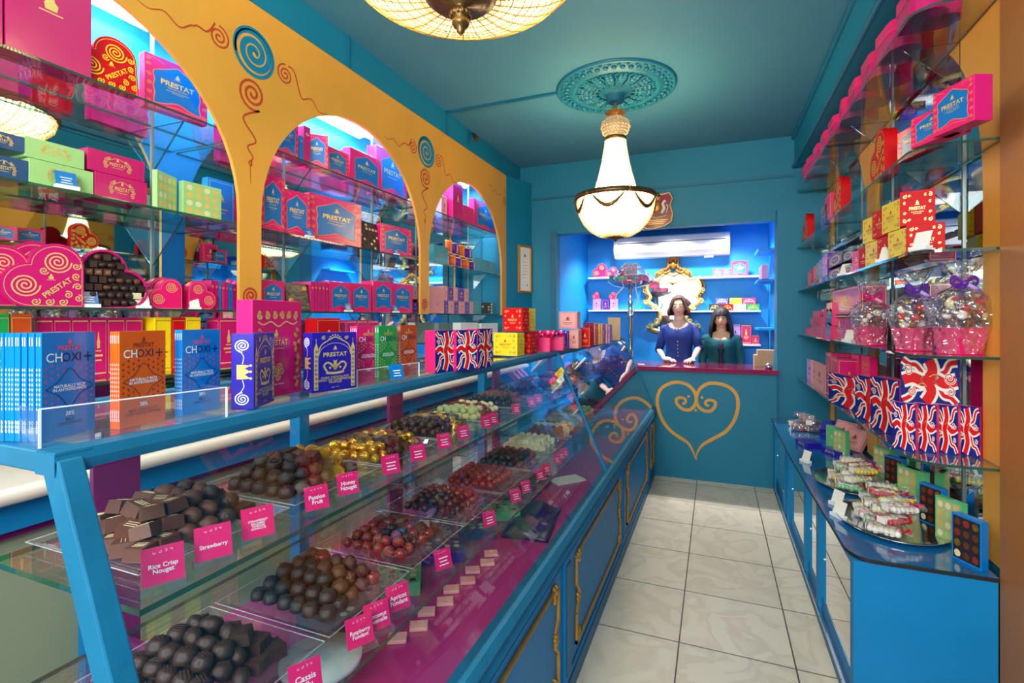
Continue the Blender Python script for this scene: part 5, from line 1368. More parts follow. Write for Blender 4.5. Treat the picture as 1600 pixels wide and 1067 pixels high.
# on the magenta deck
t = empty('cake_stand', (-0.86, 0.93, 0.6765), 'round white cake stand on the magenta deck of the display', 'cake stand')
b = MB(); b.lathe([(.001, 0), (.05, 0), (.052, .006), (.02, .02), (.018, .06), (.001, .06)], WHITE, 28); b.build('foot', t)
b = MB(); b.lathe([(.001, .06), (.085, .06), (.092, .066), (.092, .078), (.001, .078)], WHITE, 40); b.build('plate', t)
def pack(P, w, dpt, h, m, wrap, rz, label, grp, name='wrapped_box'):
    t = empty(name, P, label, 'box', grp, rz)
    b = MB(); b.box(-w / 2, -dpt / 2, 0, w / 2, dpt / 2, h, m); b.build('box_body', t, .001)
    b = MB(); b.frame((-w / 2, -dpt / 2, h), (1, 0, 0), (0, 1, 0)); art_grid([D_CH, M_CH, W_CH, GR_CH], wrap, 4, 4)(b, w, dpt); b.build('window_print', t)
    return t
gp = 'wrapped boxes lying on the magenta deck'
random.seed(4)
spots = [(-1.02, 1.15), (-.96, 1.38), (-.93, 1.62), (-.90, 1.84), (-1.05, 1.28), (-1.10, 1.55), (-1.08, 1.80), (-.88, 2.05)]
for k, (x, y) in enumerate(spots):
    pack((x, y, .6765), .15, .13, .04, (NAVY, MINT, INDIGO, NAVY, PPINK, MAG, NAVY, MINT)[k], (NAVY, MINT, INDIGO, NAVY, PPINK, MAG, NAVY, MINT)[k], random.uniform(-.4, .4) + .2,
         ('navy', 'mint', 'indigo', 'navy', 'pale pink', 'magenta', 'navy', 'mint')[k] + ' wrapped box on the magenta deck, ' + ORD[k] + ' from the cake stand', gp)
for k in range(9):
    o = MB().box(-.025, -.02, 0, .025, .02, .010, PPINK).build('wrapped_sweet', None, .002)
    o.location = (-.80 + .02 * (k % 2) + .004 * k, 1.15 + k * .068, .6765); o.rotation_euler = (0, 0, .5)
    tag(o, 'pale pink wrapped sweet in the row along the front of the magenta deck', 'sweet', 'pale pink sweets in a row')
def sheet_bag(y, x, w, l, m, label, rz):
    """dark bag lying down with a curled edge"""
    b = MB(); n = 10; vs = []
    for i in range(n + 1):
        u = i / n
        z = .012 + .035 * math.sin(math.pi * min(1, u * 1.15)) ** 2 * (0.6 + .4 * u)
        for j in (0, 1): vs.append(((u - .5) * w, (j - .5) * l, z))
    k = len(vs); vs += [(a, c, 0.0) for a, c, z in vs]
    fs = [(i * 2, i * 2 + 2, i * 2 + 3, i * 2 + 1) for i in range(n)] + [(i * 2 + k, i * 2 + 1 + k, i * 2 + 3 + k, i * 2 + 2 + k) for i in range(n)]
    fs += [(i * 2, i * 2 + k, i * 2 + 2 + k, i * 2 + 2) for i in range(n)] + [(i * 2 + 1, i * 2 + 3, i * 2 + 3 + k, i * 2 + 1 + k) for i in range(n)] + [(0, 1, 1 + k, k), (2 * n, 2 * n + k, 2 * n + 1 + k, 2 * n + 1)]
    b.add(vs, fs, m, True); o = b.build('flat_carrier_bag'); o.location = (x, y, .6765); o.rotation_euler = (0, 0, rz)
    return tag(o, label, 'bag')
sheet_bag(2.02, -.72, .19, .34, mat('dark_navy_bag', (40, 34, 74), .4, coat=.3), 'dark navy flat carrier bag lying near the front glass of the display', R(8))
sheet_bag(2.40, -.93, .24, .36, mat('blue_grey_bag', (44, 66, 104), .4, coat=.3), 'blue grey carrier bag lying behind the dark navy one', R(0))
o = MB().box(-.05, -.09, 0, .05, .09, .008, PAPER).build('paper_pad'); o.location = (-.74, 2.62, .6765); o.rotation_euler = (0, 0, -.7); tag(o, 'white paper pad lying on the magenta deck beyond the bags', 'paper')
o = MB().box(-.16, -.14, 0, .16, .14, .10, PAPER).build('white_carton', None, .003); o.location = (-1.0, 2.78, .6765); o.rotation_euler = (0, 0, .2); tag(o, 'pale carton on the magenta deck under the lower shelf', 'carton')
pack((-.80, 3.85, .6765), .26, .22, .05, NAVY, NAVY, .2, 'dark blue flat box on the magenta deck beyond the glass joint', gp)
# angled red tray in the far part
x, y, z = -.92, 4.72, ZU
t = empty('red_display_tray', (x, y, z + .001), 'long red tray of wrapped chocolates at the far end of the upper display shelf', 'tray', None, R(4))
b = MB(); b.box(-.14, -.28, 0, .14, .28, .015, BURG); b.box(.125, -.28, .015, .14, .28, .05, BURG); b.build('tray_body', t)
mb = MB()
for k in range(60): mb.ball((random.uniform(-.12, .11), random.uniform(-.25, .25), .03 + random.uniform(0, .03)), .020, random.choice([SILV, D_CH, VIOL, R_CH, PPINK]), 7, 5)
tag(mb.build('wrapped_chocolate_heap', loc=(x, y, z + .003)), 'heap of silver and violet wrapped chocolates in the red tray', 'chocolates', None, 'stuff')
for k, (px, py, mm, nm) in enumerate(((868, 586, PINK, 'pink'), (874, 598, YEL, 'yellow green'))):
    P = ony(px, py, 3.0)
    P = Vector((-.88, yat(px, -.88), ZU + .0005))
    price_tag(P, '', nm + ' price card on the upper display shelf just before the glass joint', R(60), .9, mm, None)
# ================================================================ RIGHT SHELVES
R1, R2, R3, R4, R5, RT = 2.70, 2.185, 1.80, 1.413, 1.022, 0.645
YN, YJ, YF = 2.27, 3.90, 5.165
def rshelf(z, nm):
    for k, (y0, y1, bay) in enumerate(((YN, YJ - .01, 'near'), (YJ + .01, YF, 'far'))):
        t = empty('glass_shelf', (0, 0, 0), nm + ' glass shelf in the ' + bay + ' bay on the right', 'glass shelf', 'glass shelves on the right wall')
        x0, x1 = XR, XMR - .013
        if k == 0:
            r = .10; P = [(x1, y0), (x1, y1), (x0, y1)] + [(x0 + r - r * math.cos(a), y0 + r - r * math.sin(a)) for a in [j * math.pi / 16 for j in range(9)]]
        else:
            P = [(x1, y0), (x1, y1), (x0 + .02, y1), (x0, y1 - .02), (x0, y0)]
        b = MB(); b.prism(P, lambda u, v, w: (u, v, w), z, z - .010, GLASS, EDGE); b.build('glass_plate', t)
        for yy in ((2.62, 3.52) if k == 0 else (4.18, 4.95)):
            b = MB(); b.prism([(0, 0), (.19, 0), (0, .19)], lambda u, v, w: (x1 - u, w, z - .0105 - v), yy - .004, yy + .004, GLASS, EDGE); b.build('glass_bracket', t)
for z, nm in ((R1, 'topmost'), (R2, 'second'), (R3, 'third'), (R4, 'fourth'), (R5, 'lowest')): rshelf(z, nm)
for yy, sd in ((2.62, 'nearest'), (3.52, 'second nearest'), (4.18, 'third nearest'), (4.95, 'farthest')):
    o = MB().box(XMR - .006, yy - .006, .66, XMR, yy + .006, 2.92, ALU).build('shelf_upright'); tag(o, sd + ' slim metal shelf upright on the right mirror', 'shelf upright', 'chrome uprights on the right mirror')
# lower cabinet
t = empty('corner_cabinet', (0, 0, 0), 'low blue cabinet with sliding glass doors and blue glass top on the right', 'cabinet')
CX = .487
b = MB(); b.box(CX + .02, 2.265, .0, XMR - .035, 5.08, .10, BLUE); b.box(CX, 2.265, 0, CX + .06, 5.08, .055, LBLUE); b.box(CX + .02, 2.265, .10, XMR - .035, 5.08, .12, BLUE)
b.box(CX + .05, 2.265, .595, XMR - .035, 5.08, .628, BLUE); b.box(XMR - .06, 2.265, .12, XMR - .036, 5.08, .595, BLUE); b.build('carcass', t)
b = MB(); b.box(CX, 2.26, 0, XMR - .034, 2.28, .628, BLUE); b.build('end_panel', t, .002)
for yy in (2.30, 3.02, 3.42, 4.15, 4.35, 5.08):
    b = MB(); b.box(CX + .004, yy - .03, .055, CX + .045, yy + .03, .60, BLUE); b.build('post', t, .002)
b = MB(); b.box(CX - .005, 2.27, .055, CX + .05, 5.08, .068, CHROME); b.build('sliding_track', t)
b = MB(); b.box(CX, 2.28, .60, CX + .03, 5.08, .628, BLUE); b.build('top_rail', t)
DG = glassy('sliding_door_glass', (.72, .80, .74), boost=2.2)
for k, (a, c) in enumerate(((2.33, 2.99), (3.05, 3.39), (3.45, 4.12), (4.38, 5.05))):
    b = MB(); b.box(CX + .022, a, .07, CX + .028, c, .598, DG); b.build('glass_door', t)
    b = MB(); b.tube([(CX + .018, c - .06, .34), (CX + .030, c - .06, .34)], .010, CHROME, 10); b.build('lock', t)
b = MB(); b.box(CX + .05, 2.30, .33, XMR - .07, 5.1, .338, GLASS); b.build('inner_shelf', t)
b = MB(); r = .07; x0 = CX - .012; P = [(XMR - .034, 2.255), (XMR - .034, 5.165), (x0, 5.165), (x0 - .015, 4.4), (x0 - .02, 3.7), (x0 - .012, 3.0)] + [(x0 + r - r * math.cos(a), 2.255 + r * 1.6 - r * 1.6 * math.sin(a)) for a in [j * math.pi / 12 for j in range(7)]]
TOPG = mat('blue_glass_top', (20, 110, 170), .06, coat=.9); b.prism(P, lambda u, v, w: (u, v, w), .644, .629, TOPG, DARK); b.build('glass_top', t)
random.seed(8)
for k in range(10):
    o = place(random.choice(['indigo', 'greenband', 'pinkband']), (.74, 2.55 + k * .25 + .18, .1205 if k % 2 else .3385), (.74, 2.55 + k * .25, .1205 if k % 2 else .3385), .10, 'stock box behind the sliding glass doors', 'stock boxes inside the right cabinet', d=.14)
# topmost shelf: round topped tins lying in a row
def tin_proto():
    P = heart_pts(.125); P = [(x - .04, y - .08) for x, y in P]
    b = MB(); b.prism(P, lambda u, v, w: (u, v, w), .085, .0, MAG); o = b.build('heart_tin', None, .002)
    b = MB(); b.prism([(x * 1.03, y * 1.03) for x, y in P], lambda u, v, w: (u, v, w), .125, .075, PINK); b.build('lid', o, .002)
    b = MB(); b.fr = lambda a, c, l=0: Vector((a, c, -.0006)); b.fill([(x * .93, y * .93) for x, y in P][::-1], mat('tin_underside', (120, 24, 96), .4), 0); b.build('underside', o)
    return o
TP = tin_proto()
for k in range(10):
    loc = (.775, 2.42 + k * .27, R1 + .001); lb = 'hot pink heart tin on the topmost right shelf, ' + ORD[k] + ' from the near end'
    if k == 0: o = TP; o.location = loc; o.rotation_euler = (0, 0, R(180)); tag(o, lb, 'heart tin', 'pink tins in a row on the topmost right shelf')
    else: dup(TP, loc, R(180) + random.uniform(-.15, .15), lb)
rb = 'goods on the second right shelf'
onR('jewel', 1415, 1442, R2, 195, 'pink and blue box catching shade on the second right shelf, left one', rb, x=.72, turn=.3)
onR('jewel', 1443, 1470, R2, 172, 'tall pink box with blue panel in the middle of the second right shelf', rb, x=.72, turn=.5, d=.06)
onR('jewel', 1474, 1504, R2, 133, 'tall pink box with blue edge at the near end of the second right shelf', rb, x=.74, turn=.4, d=.06)
def hR(px, s, label, m, ink, z, x=.70, flip=False, lean=0, d=.05, dx=0):
    px = farpx(px)
    return heart_box(Vector((x, yat(px, x), z + .001)), (dx, -1, 0), s, d, label, 'heart boxes on the right shelves', flip, m, ink, lean=lean)
hR(1368, .15, 'red heart box with yellow spirals under the gold pillar on the second right shelf', RED, YEL, R2)
hR(1306, .15, 'red heart box with yellow spirals left of the gold pillar', RED, YEL, R2)
onR('smallmag', 1286, 1296, R2, 305, 'small pink box left of the second heart', rb, x=.72)
onR('jewel', 1279, 1290, R2, 322, 'small pink and white box beside the shelf joint', rb, x=.72)
hR(1246, .16, 'red heart box with gold spirals at the far end of the second right shelf', RED, FOIL, R2, x=.71)
# third shelf
ry = 'red and yellow truffle boxes on the third right shelf'
lab = lambda c, w: c + ' truffle box, ' + w
for k, (kd, a, c, tp) in enumerate((('smallmag', 1334, 1343, 392), ('smallred', 1344, 1355, 385), ('yellow', 1357, 1374, 377), ('red', 1375, 1391, 369), ('yellow', 1393, 1414, 359))):
    onR(kd, a, c, R3, tp, lab({'s': 'small pink', 'y': 'yellow', 'r': 'red'}[kd[0]], ORD[k] + ' from left in the lower row, third right shelf'), ry, x=.71, turn=.15)
zt = R3 + .118
for k, (kd, a, c, tp) in enumerate((('yellow', 1352, 1366, 340), ('red', 1367, 1382, 328), ('yellow', 1383, 1402, 316))):
    onR(kd, a, c, zt + .012, tp, lab({'y': 'yellow', 'r': 'red'}[kd[0]], ORD[k] + ' from left in the upper row, third right shelf'), ry, x=.715, turn=.15)
onY('red', 1418, 1474, R3, 348, 'large red truffle box at the near end of the lower row, third right shelf', 2.46, ry, d=.13, turn=.3, h=.125)
onY('red', 1408, 1459, R3 + .127, 302, 'large red truffle box on top at the near end, third right shelf', 2.50, ry, d=.12, turn=.3, h=.140)
bg = 'small boxes on the third right shelf'
for k, (a, c) in enumerate(((1293, 1316), (1317, 1334))):
    onR('blackgold', a, c, R3, 420 - 6 * k, 'black and gold truffle box in the bottom row, ' + ('left', 'right')[k], bg, x=.71)
    onR('blackgold', a, c, R3 + .085, 398 - 5 * k, 'black and gold truffle box in the middle row, ' + ('left', 'right')[k], bg, x=.71)
    onR('blackgold', a + 24 * (k == 0) , c + 24 * (k == 0) - 4 * (k == 1) , R3 + .19, 378 - 6 * k, 'black and gold truffle box in the top row, ' + ('left', 'right')[k], bg, x=.71) if k == 0 else onR('blackgold', 1343, 1351, R3 + .19, 373, 'black and gold truffle box in the top row, right', bg, x=.71)
onR('smallblue', 1299, 1308, R3 + .19, 385, 'blue small box on the black and gold ones, left', bg, x=.71)
onR('smallblue', 1309, 1316, R3 + .19, 380, 'blue small box on the black and gold ones, right', bg, x=.71)
cols = ['smallmag', 'smallmag', 'smallred', 'smalllilac', 'green', 'smallred', 'smallpink', 'smallviolet', 'smallblue']
for k in range(9):
    a = 1241 + k * 5.6
    o_ = onR(cols[k], a, a + 5.2, R3, 450 - k * 2.4, 'coloured small box in the lower row of the far bay, ' + ORD[k] + ' from the far end', bg, x=.71, d=.06)
    if k > 1: onR(cols[(k * 4 + 2) % 9], a, a + 5.2, R3 + .08 * o_.scale.z * (1.5 if cols[k] == 'green' else 1.125 if cols[k] == 'smallmag' else 1) + .0005, 436 - k * 5.0, 'coloured small box in the upper row of the far bay, ' + ORD[k - 2] + ' from the far end', bg, x=.71, d=.06)
# fourth shelf
pk = 'pink boxes on the fourth right shelf'
onR('magbox', 1302, 1323, R4, 491, 'hot pink box at the bottom left of the pile of four', pk, x=.74)
onR('magbox', 1324, 1346, R4, 490, 'hot pink box at the bottom right of the pile of four', pk, x=.74)
onR('magbox', 1301, 1345, R4 + .135, 450, 'large hot pink box on top of the pile of four', pk, x=.74)
random.seed(9)
lay = [(1247, 1259, 0, 512), (1259, 1268, 0, 508), (1268, 1276, 0, 505), (1276, 1284, 0, 507), (1285, 1299, 0, 503)]
for k, (a, c, z, tp) in enumerate(lay): onR('smalljewel' if k > 3 else 'smallmag', a, c, R4, tp, 'little pink box in the bottom row of the far pyramid, ' + ORD[k] + ' from the far end', pk, x=.72)
for k, (a, c, tp) in enumerate(((1257, 1266, 497), (1266, 1274, 496), (1277, 1285, 490), (1287, 1301, 482))): onR('smalljewel' if k > 2 else 'smallmag', a, c, R4 + .085, tp, 'little pink box in the second row of the far pyramid, ' + ORD[k] + ' from the far end', pk, x=.72)
for k, (a, c, tp) in enumerate(((1262, 1276, 486), (1279, 1284, 483), (1289, 1300, 473))): onR('smallmag', a, c, R4 + .135, tp, 'little pink box in the top row of the far pyramid, ' + ORD[k] + ' from the far end', pk, x=.72)
# cellophane balls on pink pots
def crinkle(prof, amp, n, seed):
    random.seed(seed); vs = []
    for i, (r, z) in enumerate(prof):
        for j in range(n):
            a = 2 * math.pi * j / n; q = 1 + amp * random.uniform(-1, 1) + amp * .8 * math.sin(a * 9 + i)
            vs.append((r * q * math.cos(a), r * q * math.sin(a), z + r * amp * random.uniform(-.3, .3)))
    return vs, [(i * n + j, i * n + (j + 1) % n, (i + 1) * n + (j + 1) % n, (i + 1) * n + j) for i in range(len(prof) - 1) for j in range(n)]
def pom(px, Y, s, label, bow, seed):
    x = ony(px, 500, Y).x
    t = empty('cellophane_gift', (x, Y, R4 + .001), label, 'gift', 'cellophane wrapped gifts on pink pots', R(25))
    b = MB(); P = [(-.045 * s, -.045 * s), (.045 * s, -.045 * s), (.045 * s, .045 * s), (-.045 * s, .045 * s)]
    b.prism(P, lambda u, v, w: (u * (1 + w * 1.3), v * (1 + w * 1.3), w), 0, .095 * s, PINK)
    b.frame((.045 * s + .0002, -.045 * s, 0), (0, 1, 0), (0, 0, 1)); b.fill([(.01 * s, 0.001), (.08 * s, .001), (.08 * s, .09 * s), (.01 * s, .09 * s)], PANEL, 0); b.build('pot', t, .001)
    random.seed(seed); b = MB()
    for k in range(46):
        th, ph = math.acos(random.uniform(-1, 1)), random.uniform(0, 6.28); rr = .066 * s * random.uniform(.5, 1)
        b.ball((rr * math.sin(th) * math.cos(ph), rr * math.sin(th) * math.sin(ph), .155 * s + rr * math.cos(th) * .9), .017 * s, random.choice([SILV, SILV, R_CH, G_CH, M_CH, RED, PAPER, W_CH]), 7, 5)
    b.build('sweets', t)
    prof = [(.062 * s, .004), (.068 * s, .05 * s), (.080 * s, .10 * s), (.090 * s, .15 * s), (.084 * s, .19 * s), (.055 * s, .225 * s), (.018 * s, .245 * s), (.013 * s, .252 * s), (.03 * s, .275 * s), (.05 * s, .305 * s), (.062 * s, .335 * s)]
    b = MB(); v, f = crinkle(prof, .10, 20, seed); b.add(v, f, CELLO); b.build('cellophane_wrap', t)
    b = MB()
    for q in (-1, 1):
        for L in ([(0, 0, 0), (q * .035, .0, .022), (q * .055, 0, .008), (q * .03, 0, -.008), (0, 0, 0)], [(0, -.004, 0), (q * .03, -.03, -.03), (q * .06, -.04, -.07)]):
            P = smooth_pts(L, 4); vs = []
            for p in P: vs += [(p[0] * s, p[1] * s - .016 * s, (.252 + p[2]) * s - .008 * s), (p[0] * s, p[1] * s - .016 * s, (.252 + p[2]) * s + .008 * s)]
            b.add(vs, [(i * 2, i * 2 + 2, i * 2 + 3, i * 2 + 1) for i in range(len(P) - 1)], bow, True)
    b.ball((0, -.018 * s, .252 * s), .012 * s, bow, 8, 5); b.build('ribbon_bow', t)
pom(1360, 3.02, .95, 'smaller cellophane gift with red bow on a pink pot', MAG, 3)
pom(1428, 2.62, 1.0, 'cellophane gift with violet bow and silver sweets, middle one', VIOL, 4)
pom(1500, 2.42, 1.06, 'largest cellophane gift with violet bow nearest the shelf end', VIOL, 5)
A = Vector((.83, 2.80, R4)); place('lilaccard', A, A + Vector((.06, -.11, 0)), .23, 'lilac and pink tall card leaning behind the middle cellophane gift', None, d=.012, lean=R(-6))
# lowest shelf
onR('lilaccard', 1250, 1262, R5, 563, 'lilac card box at the far end of the lowest right shelf', 'cards on the lowest right shelf', x=.74)
onR('palecard', 1257, 1274, R5, 565, 'pale pink card box behind its twin', 'cards on the lowest right shelf', x=.73)
onR('palecard', 1265, 1287, R5, 568, 'pale pink card box in front of its twin', 'cards on the lowest right shelf', x=.71)
onR('magbox', 1288, 1299, R5, 551, 'tall pink box right of the pale pink cards', pk, x=.71)
onR('magbox', 1299, 1309, R5, 558, 'narrow bright pink box beside the tall pink one', pk, x=.70)
for k in range(3): onR('damask', 1314 + k * 16, 1326 + k * 16, R5, 552 + k * 2, 'magenta box with gold print behind the flag boxes, ' + ORD[k] + ' from the far end', pk, x=.80, d=.04)
fg2 = 'flag printed boxes on the lowest right shelf'
for k, (a, c, tp) in enumerate(((1312, 1343, 588), (1347, 1368, 589), (1371, 1394, 591))):
    onR('flag', a, c, R5, tp, 'flag printed box in the back row, ' + ORD[k] + ' from the far end', fg2, x=.72, d=.06, turn=.25)
for k in range(4):
    x0 = .655 + .066 * k
    A = Vector((x0 + .012, 2.47, R5)); a = R(-38)
    place('flag', A, A + Vector((math.cos(a), math.sin(a), 0)) * .078, .19, 'flag printed box with pink side in the front row, ' + ORD[k] + ' from the left', fg2, d=.026)
A = Vector((.735, 2.62, R5 + .17)); a = R(-22)
place('flagw', A, A + Vector((math.cos(a), math.sin(a), 0)) * .19, .19, 'wide flag printed box lying across the front row of flag boxes', fg2, d=.06)
for P, rz, lb in ((onz(1340, 617, R5), R(-60), 'white label card before the second flag box'), (Vector((.70, yat(1243, .70), R4)), R(-80), 'white card at the far end of the fourth right shelf'), (Vector((.705, yat(1325, .705), R4)), R(-60), 'large white card before the pile of pink boxes'), (Vector((.70, yat(1243, .70), R5)), R(-70), 'white card at the far end of the lowest right shelf')):
    P.z = P.z if abs(P.z - R5) > .01 else R5
    wcard(P, 1.1, rz, lb, grp='price cards on the right shelves')
for px, lb, z in ((1382, 'white card before the yellow and red boxes on the third right shelf', R3), (1437, 'larger white card leaning on the nearest red box', R3), (1318, 'white card before the black and gold boxes', R3)):
    wcard(Vector((.70, yat(px, .70), z)), 1.1, R(-60), lb, grp='price cards on the right shelves')
# ---------------------------------------------------------------- on the blue glass top
def sweet_pack(P, l, w, h, m, bow, rz, label, grp, seed):
    """slab of sweets in cellophane, gathered and tied at one end"""
    t = empty('cellophane_packet', P, label, 'packet', grp, rz)
    random.seed(seed); b = MB()
    for i in range(6):
        for j in range(4): b.ball((-l / 2 + l * (i + .5) / 7, -w / 2 + w * (j + .5) / 4, h * .5 + random.uniform(-.004, .004)), w * .18, m[(i * 3 + j) % len(m)], 6, 4, 1, 1, 1.0)
    b.build('sweets', t)
    b = MB(); prof = [(-l * .52, .2), (-l * .5, 1), (-l * .2, 1.08), (l * .15, 1.05), (l * .34, .8), (l * .42, .16), (l * .46, .14), (l * .55, .5), (l * .64, .75)]
    vs = []
    for i, (x, q) in enumerate(prof):
        for j in range(10):
            a = 2 * math.pi * j / 10; qq = q * random.uniform(.9, 1.1)
            vs.append((x, w * .56 * qq * math.cos(a), h * .52 + h * .60 * qq * math.sin(a)))
    b.add(vs, [(i * 10 + j, i * 10 + (j + 1) % 10, (i + 1) * 10 + (j + 1) % 10, (i + 1) * 10 + j) for i in range(len(prof) - 1) for j in range(10)], CELLO2); b.build('cellophane_wrap', t)
    b = MB(); b.M = Matrix.Translation((l * .44, 0, h * .55)) @ Matrix.Rotation(R(90), 4, 'Z')
    ribbon_bow(b, (0, 0, 0), .028, bow, 5); b.build('ribbon', t)
    b = MB(); b.box(-l * .56, -w * .25, h * .2, -l * .545, w * .25, h * .9, PAPER); b.build('label', t)
    return t
def oval_tray(P, rx, ry, label):
    b = MB(); b.lathe([(.001, 0), (.75, 0), (.95, .010), (1.0, .016), (.99, .018), (.94, .012), (.75, .004), (.001, .004)], CHROME, 40, (0, 0, 0), True, 1, 1)
    o = b.build('oval_tray'); o.location = P; o.scale = (rx, ry, 1); return tag(o, label, 'tray', 'oval metal trays on the right cabinet')
ZR = .6445
PALS = [[PAPER, W_CH, PPINK], [W_CH, PAPER, PAPER], [RED, PAPER, W_CH], [YEL, W_CH, PAPER], [PAPER, PPINK, PAPER], [MINT, PAPER, W_CH]]
for c, nm, n in (((.715, 3.25), 'farther', 11), ((.715, 2.68), 'nearer', 12)):
    oval_tray((c[0], c[1], ZR), .205, .26, nm + ' oval metal tray with cellophane packets on the blue glass top')
    for k in range(n):
        row, lv = k % 4, k // 4
        P = (c[0] - .05 + .035 * lv + .012 * (row % 2), c[1] - .15 + row * .095 + lv * .035, ZR + .006 + lv * .038)
        sweet_pack(P, .13, .075, .036, PALS[(k * 5 + n) % 6], (RED, YEL, PINK, VIOL, RED, MINT)[k % 6], R(-20 + 14 * (k % 5)),
                   'cellophane packet of ' + ('pale', 'silver', 'red and white', 'gold', 'pink', 'mint')[(k * 5 + n) % 6] + ' sweets, ' + nm + ' oval tray, ' + ORD[lv] + ' layer, ' + ORD[row] + ' from near', 'cellophane packets on the ' + nm + ' oval tray', k + n)
for k, (px, py) in enumerate(((1232, 668), (1246, 676), (1262, 680), (1278, 676), (1236, 654), (1252, 660), (1268, 664))):
    P = onz(1254, 668, ZR) + (Vector((-.02 + .11 * (k % 2), -.13 + .20 * (k // 2), 0)) if k < 4 else Vector((.03, -.12 + .11 * (k - 4), .052)))
    sweet_pack(P, .15, .085, .05, [SILV, RED, SILV, M_CH], RED, R(20 * k), 'silver wrapped packet in the far heap on the blue glass top, ' + ORD[k], 'silver packets in the far heap', 40 + k)
def flatbox(kind, px, py, rz, z, label, ry=0.0):
    P = onz(px, py, ZR); P.x = min(P.x, .85)
    a = R(rz); u = Vector((math.cos(a), math.sin(a), 0)); P.z = ZR + z
    return place(kind, P - u * .08, P + u * .08, .038, label, 'indigo and pink boxes near the far heap', d=.10)
flatbox('indigo', 1252, 697, -70, 0, 'indigo flat box lying nearest the counter edge')
flatbox('indigo', 1264, 708, -60, .0, 'second indigo flat box with the white card').location.x += .12
flatbox('indigo', 1300, 682, -20, .04, 'indigo flat box propped at an angle on the pile').rotation_euler.x = R(28)
flatbox('indigo', 1330, 690, 30, .0, 'indigo flat box half covered by the pale pink one')
A = onz(1318, 700, ZR); A.x = .80
place('palecard', A, A + Vector((.09, -.12, 0)), .16, 'pale pink box leaning back on the indigo boxes', 'indigo and pink boxes near the far heap', d=.03, lean=R(-35))
place('palecard', A + Vector((-.03, .22, 0)), A + Vector((.06, .06, 0)), .17, 'pale pink flat box standing behind the indigo ones', 'indigo and pink boxes near the far heap', d=.03, lean=R(-30))
wcard(onz(1258, 722, ZR), 1.1, R(-60), 'white card beside the indigo boxes', grp='price cards on the right shelves').location.z = ZR
wcard(onz(1306, 790, ZR), 1.1, R(-60), 'white card at the rim of the nearer oval tray, farther one', grp='price cards on the right shelves').location.z = ZR
wcard(onz(1309, 808, ZR), 1.1, R(-60), 'white card at the rim of the nearer oval tray, nearer one', grp='price cards on the right shelves').location.z = ZR
gb = 'green and blue boxes standing along the mirror'
seq = [('mint', 3.98, .74), ('mintgrid', 3.86, .76), ('mintgrid', 3.42, .875), ('bluegrid', 3.22, .875), ('mintgrid', 3.03, .88), ('mint', 3.00, .90), ('bluegrid', 2.74, .88), ('mintgrid', 2.56, .88), ('bluegrid', 2.36, .865)]
for k, (kd, y, x) in enumerate(seq):
    A = Vector((x - .035, y + .03, ZR)); a = R(-62)
    place(kd, A, A + Vector((math.cos(a), math.sin(a), 0)) * .11, .175, ('mint green' if kd[0] == 'm' else 'blue') + (' windowed' if 'grid' in kd else ' plain') + ' chocolate box' + ', ' + ORD[k] + ' from the far end of the blue glass top', gb, d=.028)
# ================================================================ SERVING ALCOVE
YAF = YA - 0.002
struct(MB().box(-1.52, 5.72, 0, .55, YA - .01, .06, TRIM).build('floor_alcove'))
SHF = mat('white_shelf_board', (226, 232, 236), .4)
def board(name, pxa, pxb, py, label, Yf=6.20):
    A, B_ = ony(pxa, py, Yf), ony(pxb, py, Yf); z = (A.z + B_.z) / 2
    o = MB().box(A.x, Yf, z - .02, B_.x, YA - .003, z, SHF).build('wall_shelf', None, .002)
    tag(o, label, 'shelf', 'shelves in the serving alcove'); return z
zl1 = board('a', 919, 1008, 432, 'upper left blue alcove shelf with pink hearts')
zl2 = board('a', 919, 1026, 484, 'lower left alcove shelf with little pots')
zr1 = board('a', 1092, 1189, 431, 'upper right alcove shelf with pink boxes')
zr2 = board('a', 1078, 1189, 485, 'middle right alcove shelf with tea boxes')
zr3 = board('a', 1140, 1189, 538, 'lowest right alcove shelf with magenta boxes')
for k, (z, nm) in enumerate(((2.25, 'upper'), (1.94, 'middle'), (1.45, 'lower'))):
    o = MB().box(.40, 5.62, z - .02, .558, 6.15, z, ALC).build('wall_shelf'); tag(o, nm + ' blue side shelf on the right wall of the alcove', 'shelf', 'side shelves in the alcove')
Yb = 6.26
def hA(px, py, s, label, m=PINK):
    P = ony(px, py, Yb); return heart_box(Vector((P.x, Yb, zl1 + .0005)), (1, 0, 0), s, .05, label, 'pink hearts in the alcove', False, m, FOIL, rich=False)
hA(933, 432, .115, 'larger pink heart box on the upper left alcove shelf', MAG); hA(953, 432, .085, 'smaller pink heart box on the upper left alcove shelf')
onY('smalllilac', 926, 938, zl2, 467, 'white pot box under a pink heart on the lower left alcove shelf, left one', Yb, 'pots on the lower left alcove shelf', d=.07)
onY('smallviolet', 941, 951, zl2, 468, 'violet box between the two pots', Yb, 'pots on the lower left alcove shelf', d=.07)
onY('smalllilac', 953, 964, zl2, 467, 'white pot box under a pink heart on the lower left alcove shelf, right one', Yb, 'pots on the lower left alcove shelf', d=.07)
for px, nm in ((929, 'left'), (955, 'right')):
    P = ony(px, 467, Yb); heart_box(Vector((P.x, Yb, P.z + .003)), (1, 0, 0), .055, .03, 'little pink heart standing on the ' + nm + ' pot', 'pink hearts in the alcove', False, PINK, FOIL, rich=False)
onY('smalljewel', 1114, 1128, zr1, 420, 'low pink and blue box left of its twin on the upper right alcove shelf', Yb, 'pink boxes on the upper right alcove shelf')
onY('smalljewel', 1129, 1142, zr1, 420, 'low pink and blue box right of its twin on the upper right alcove shelf', Yb, 'pink boxes on the upper right alcove shelf')
onY('jewel', 1143, 1169, zr1, 408, 'upright pink box with blue panel on the upper right alcove shelf', Yb, 'pink boxes on the upper right alcove shelf')
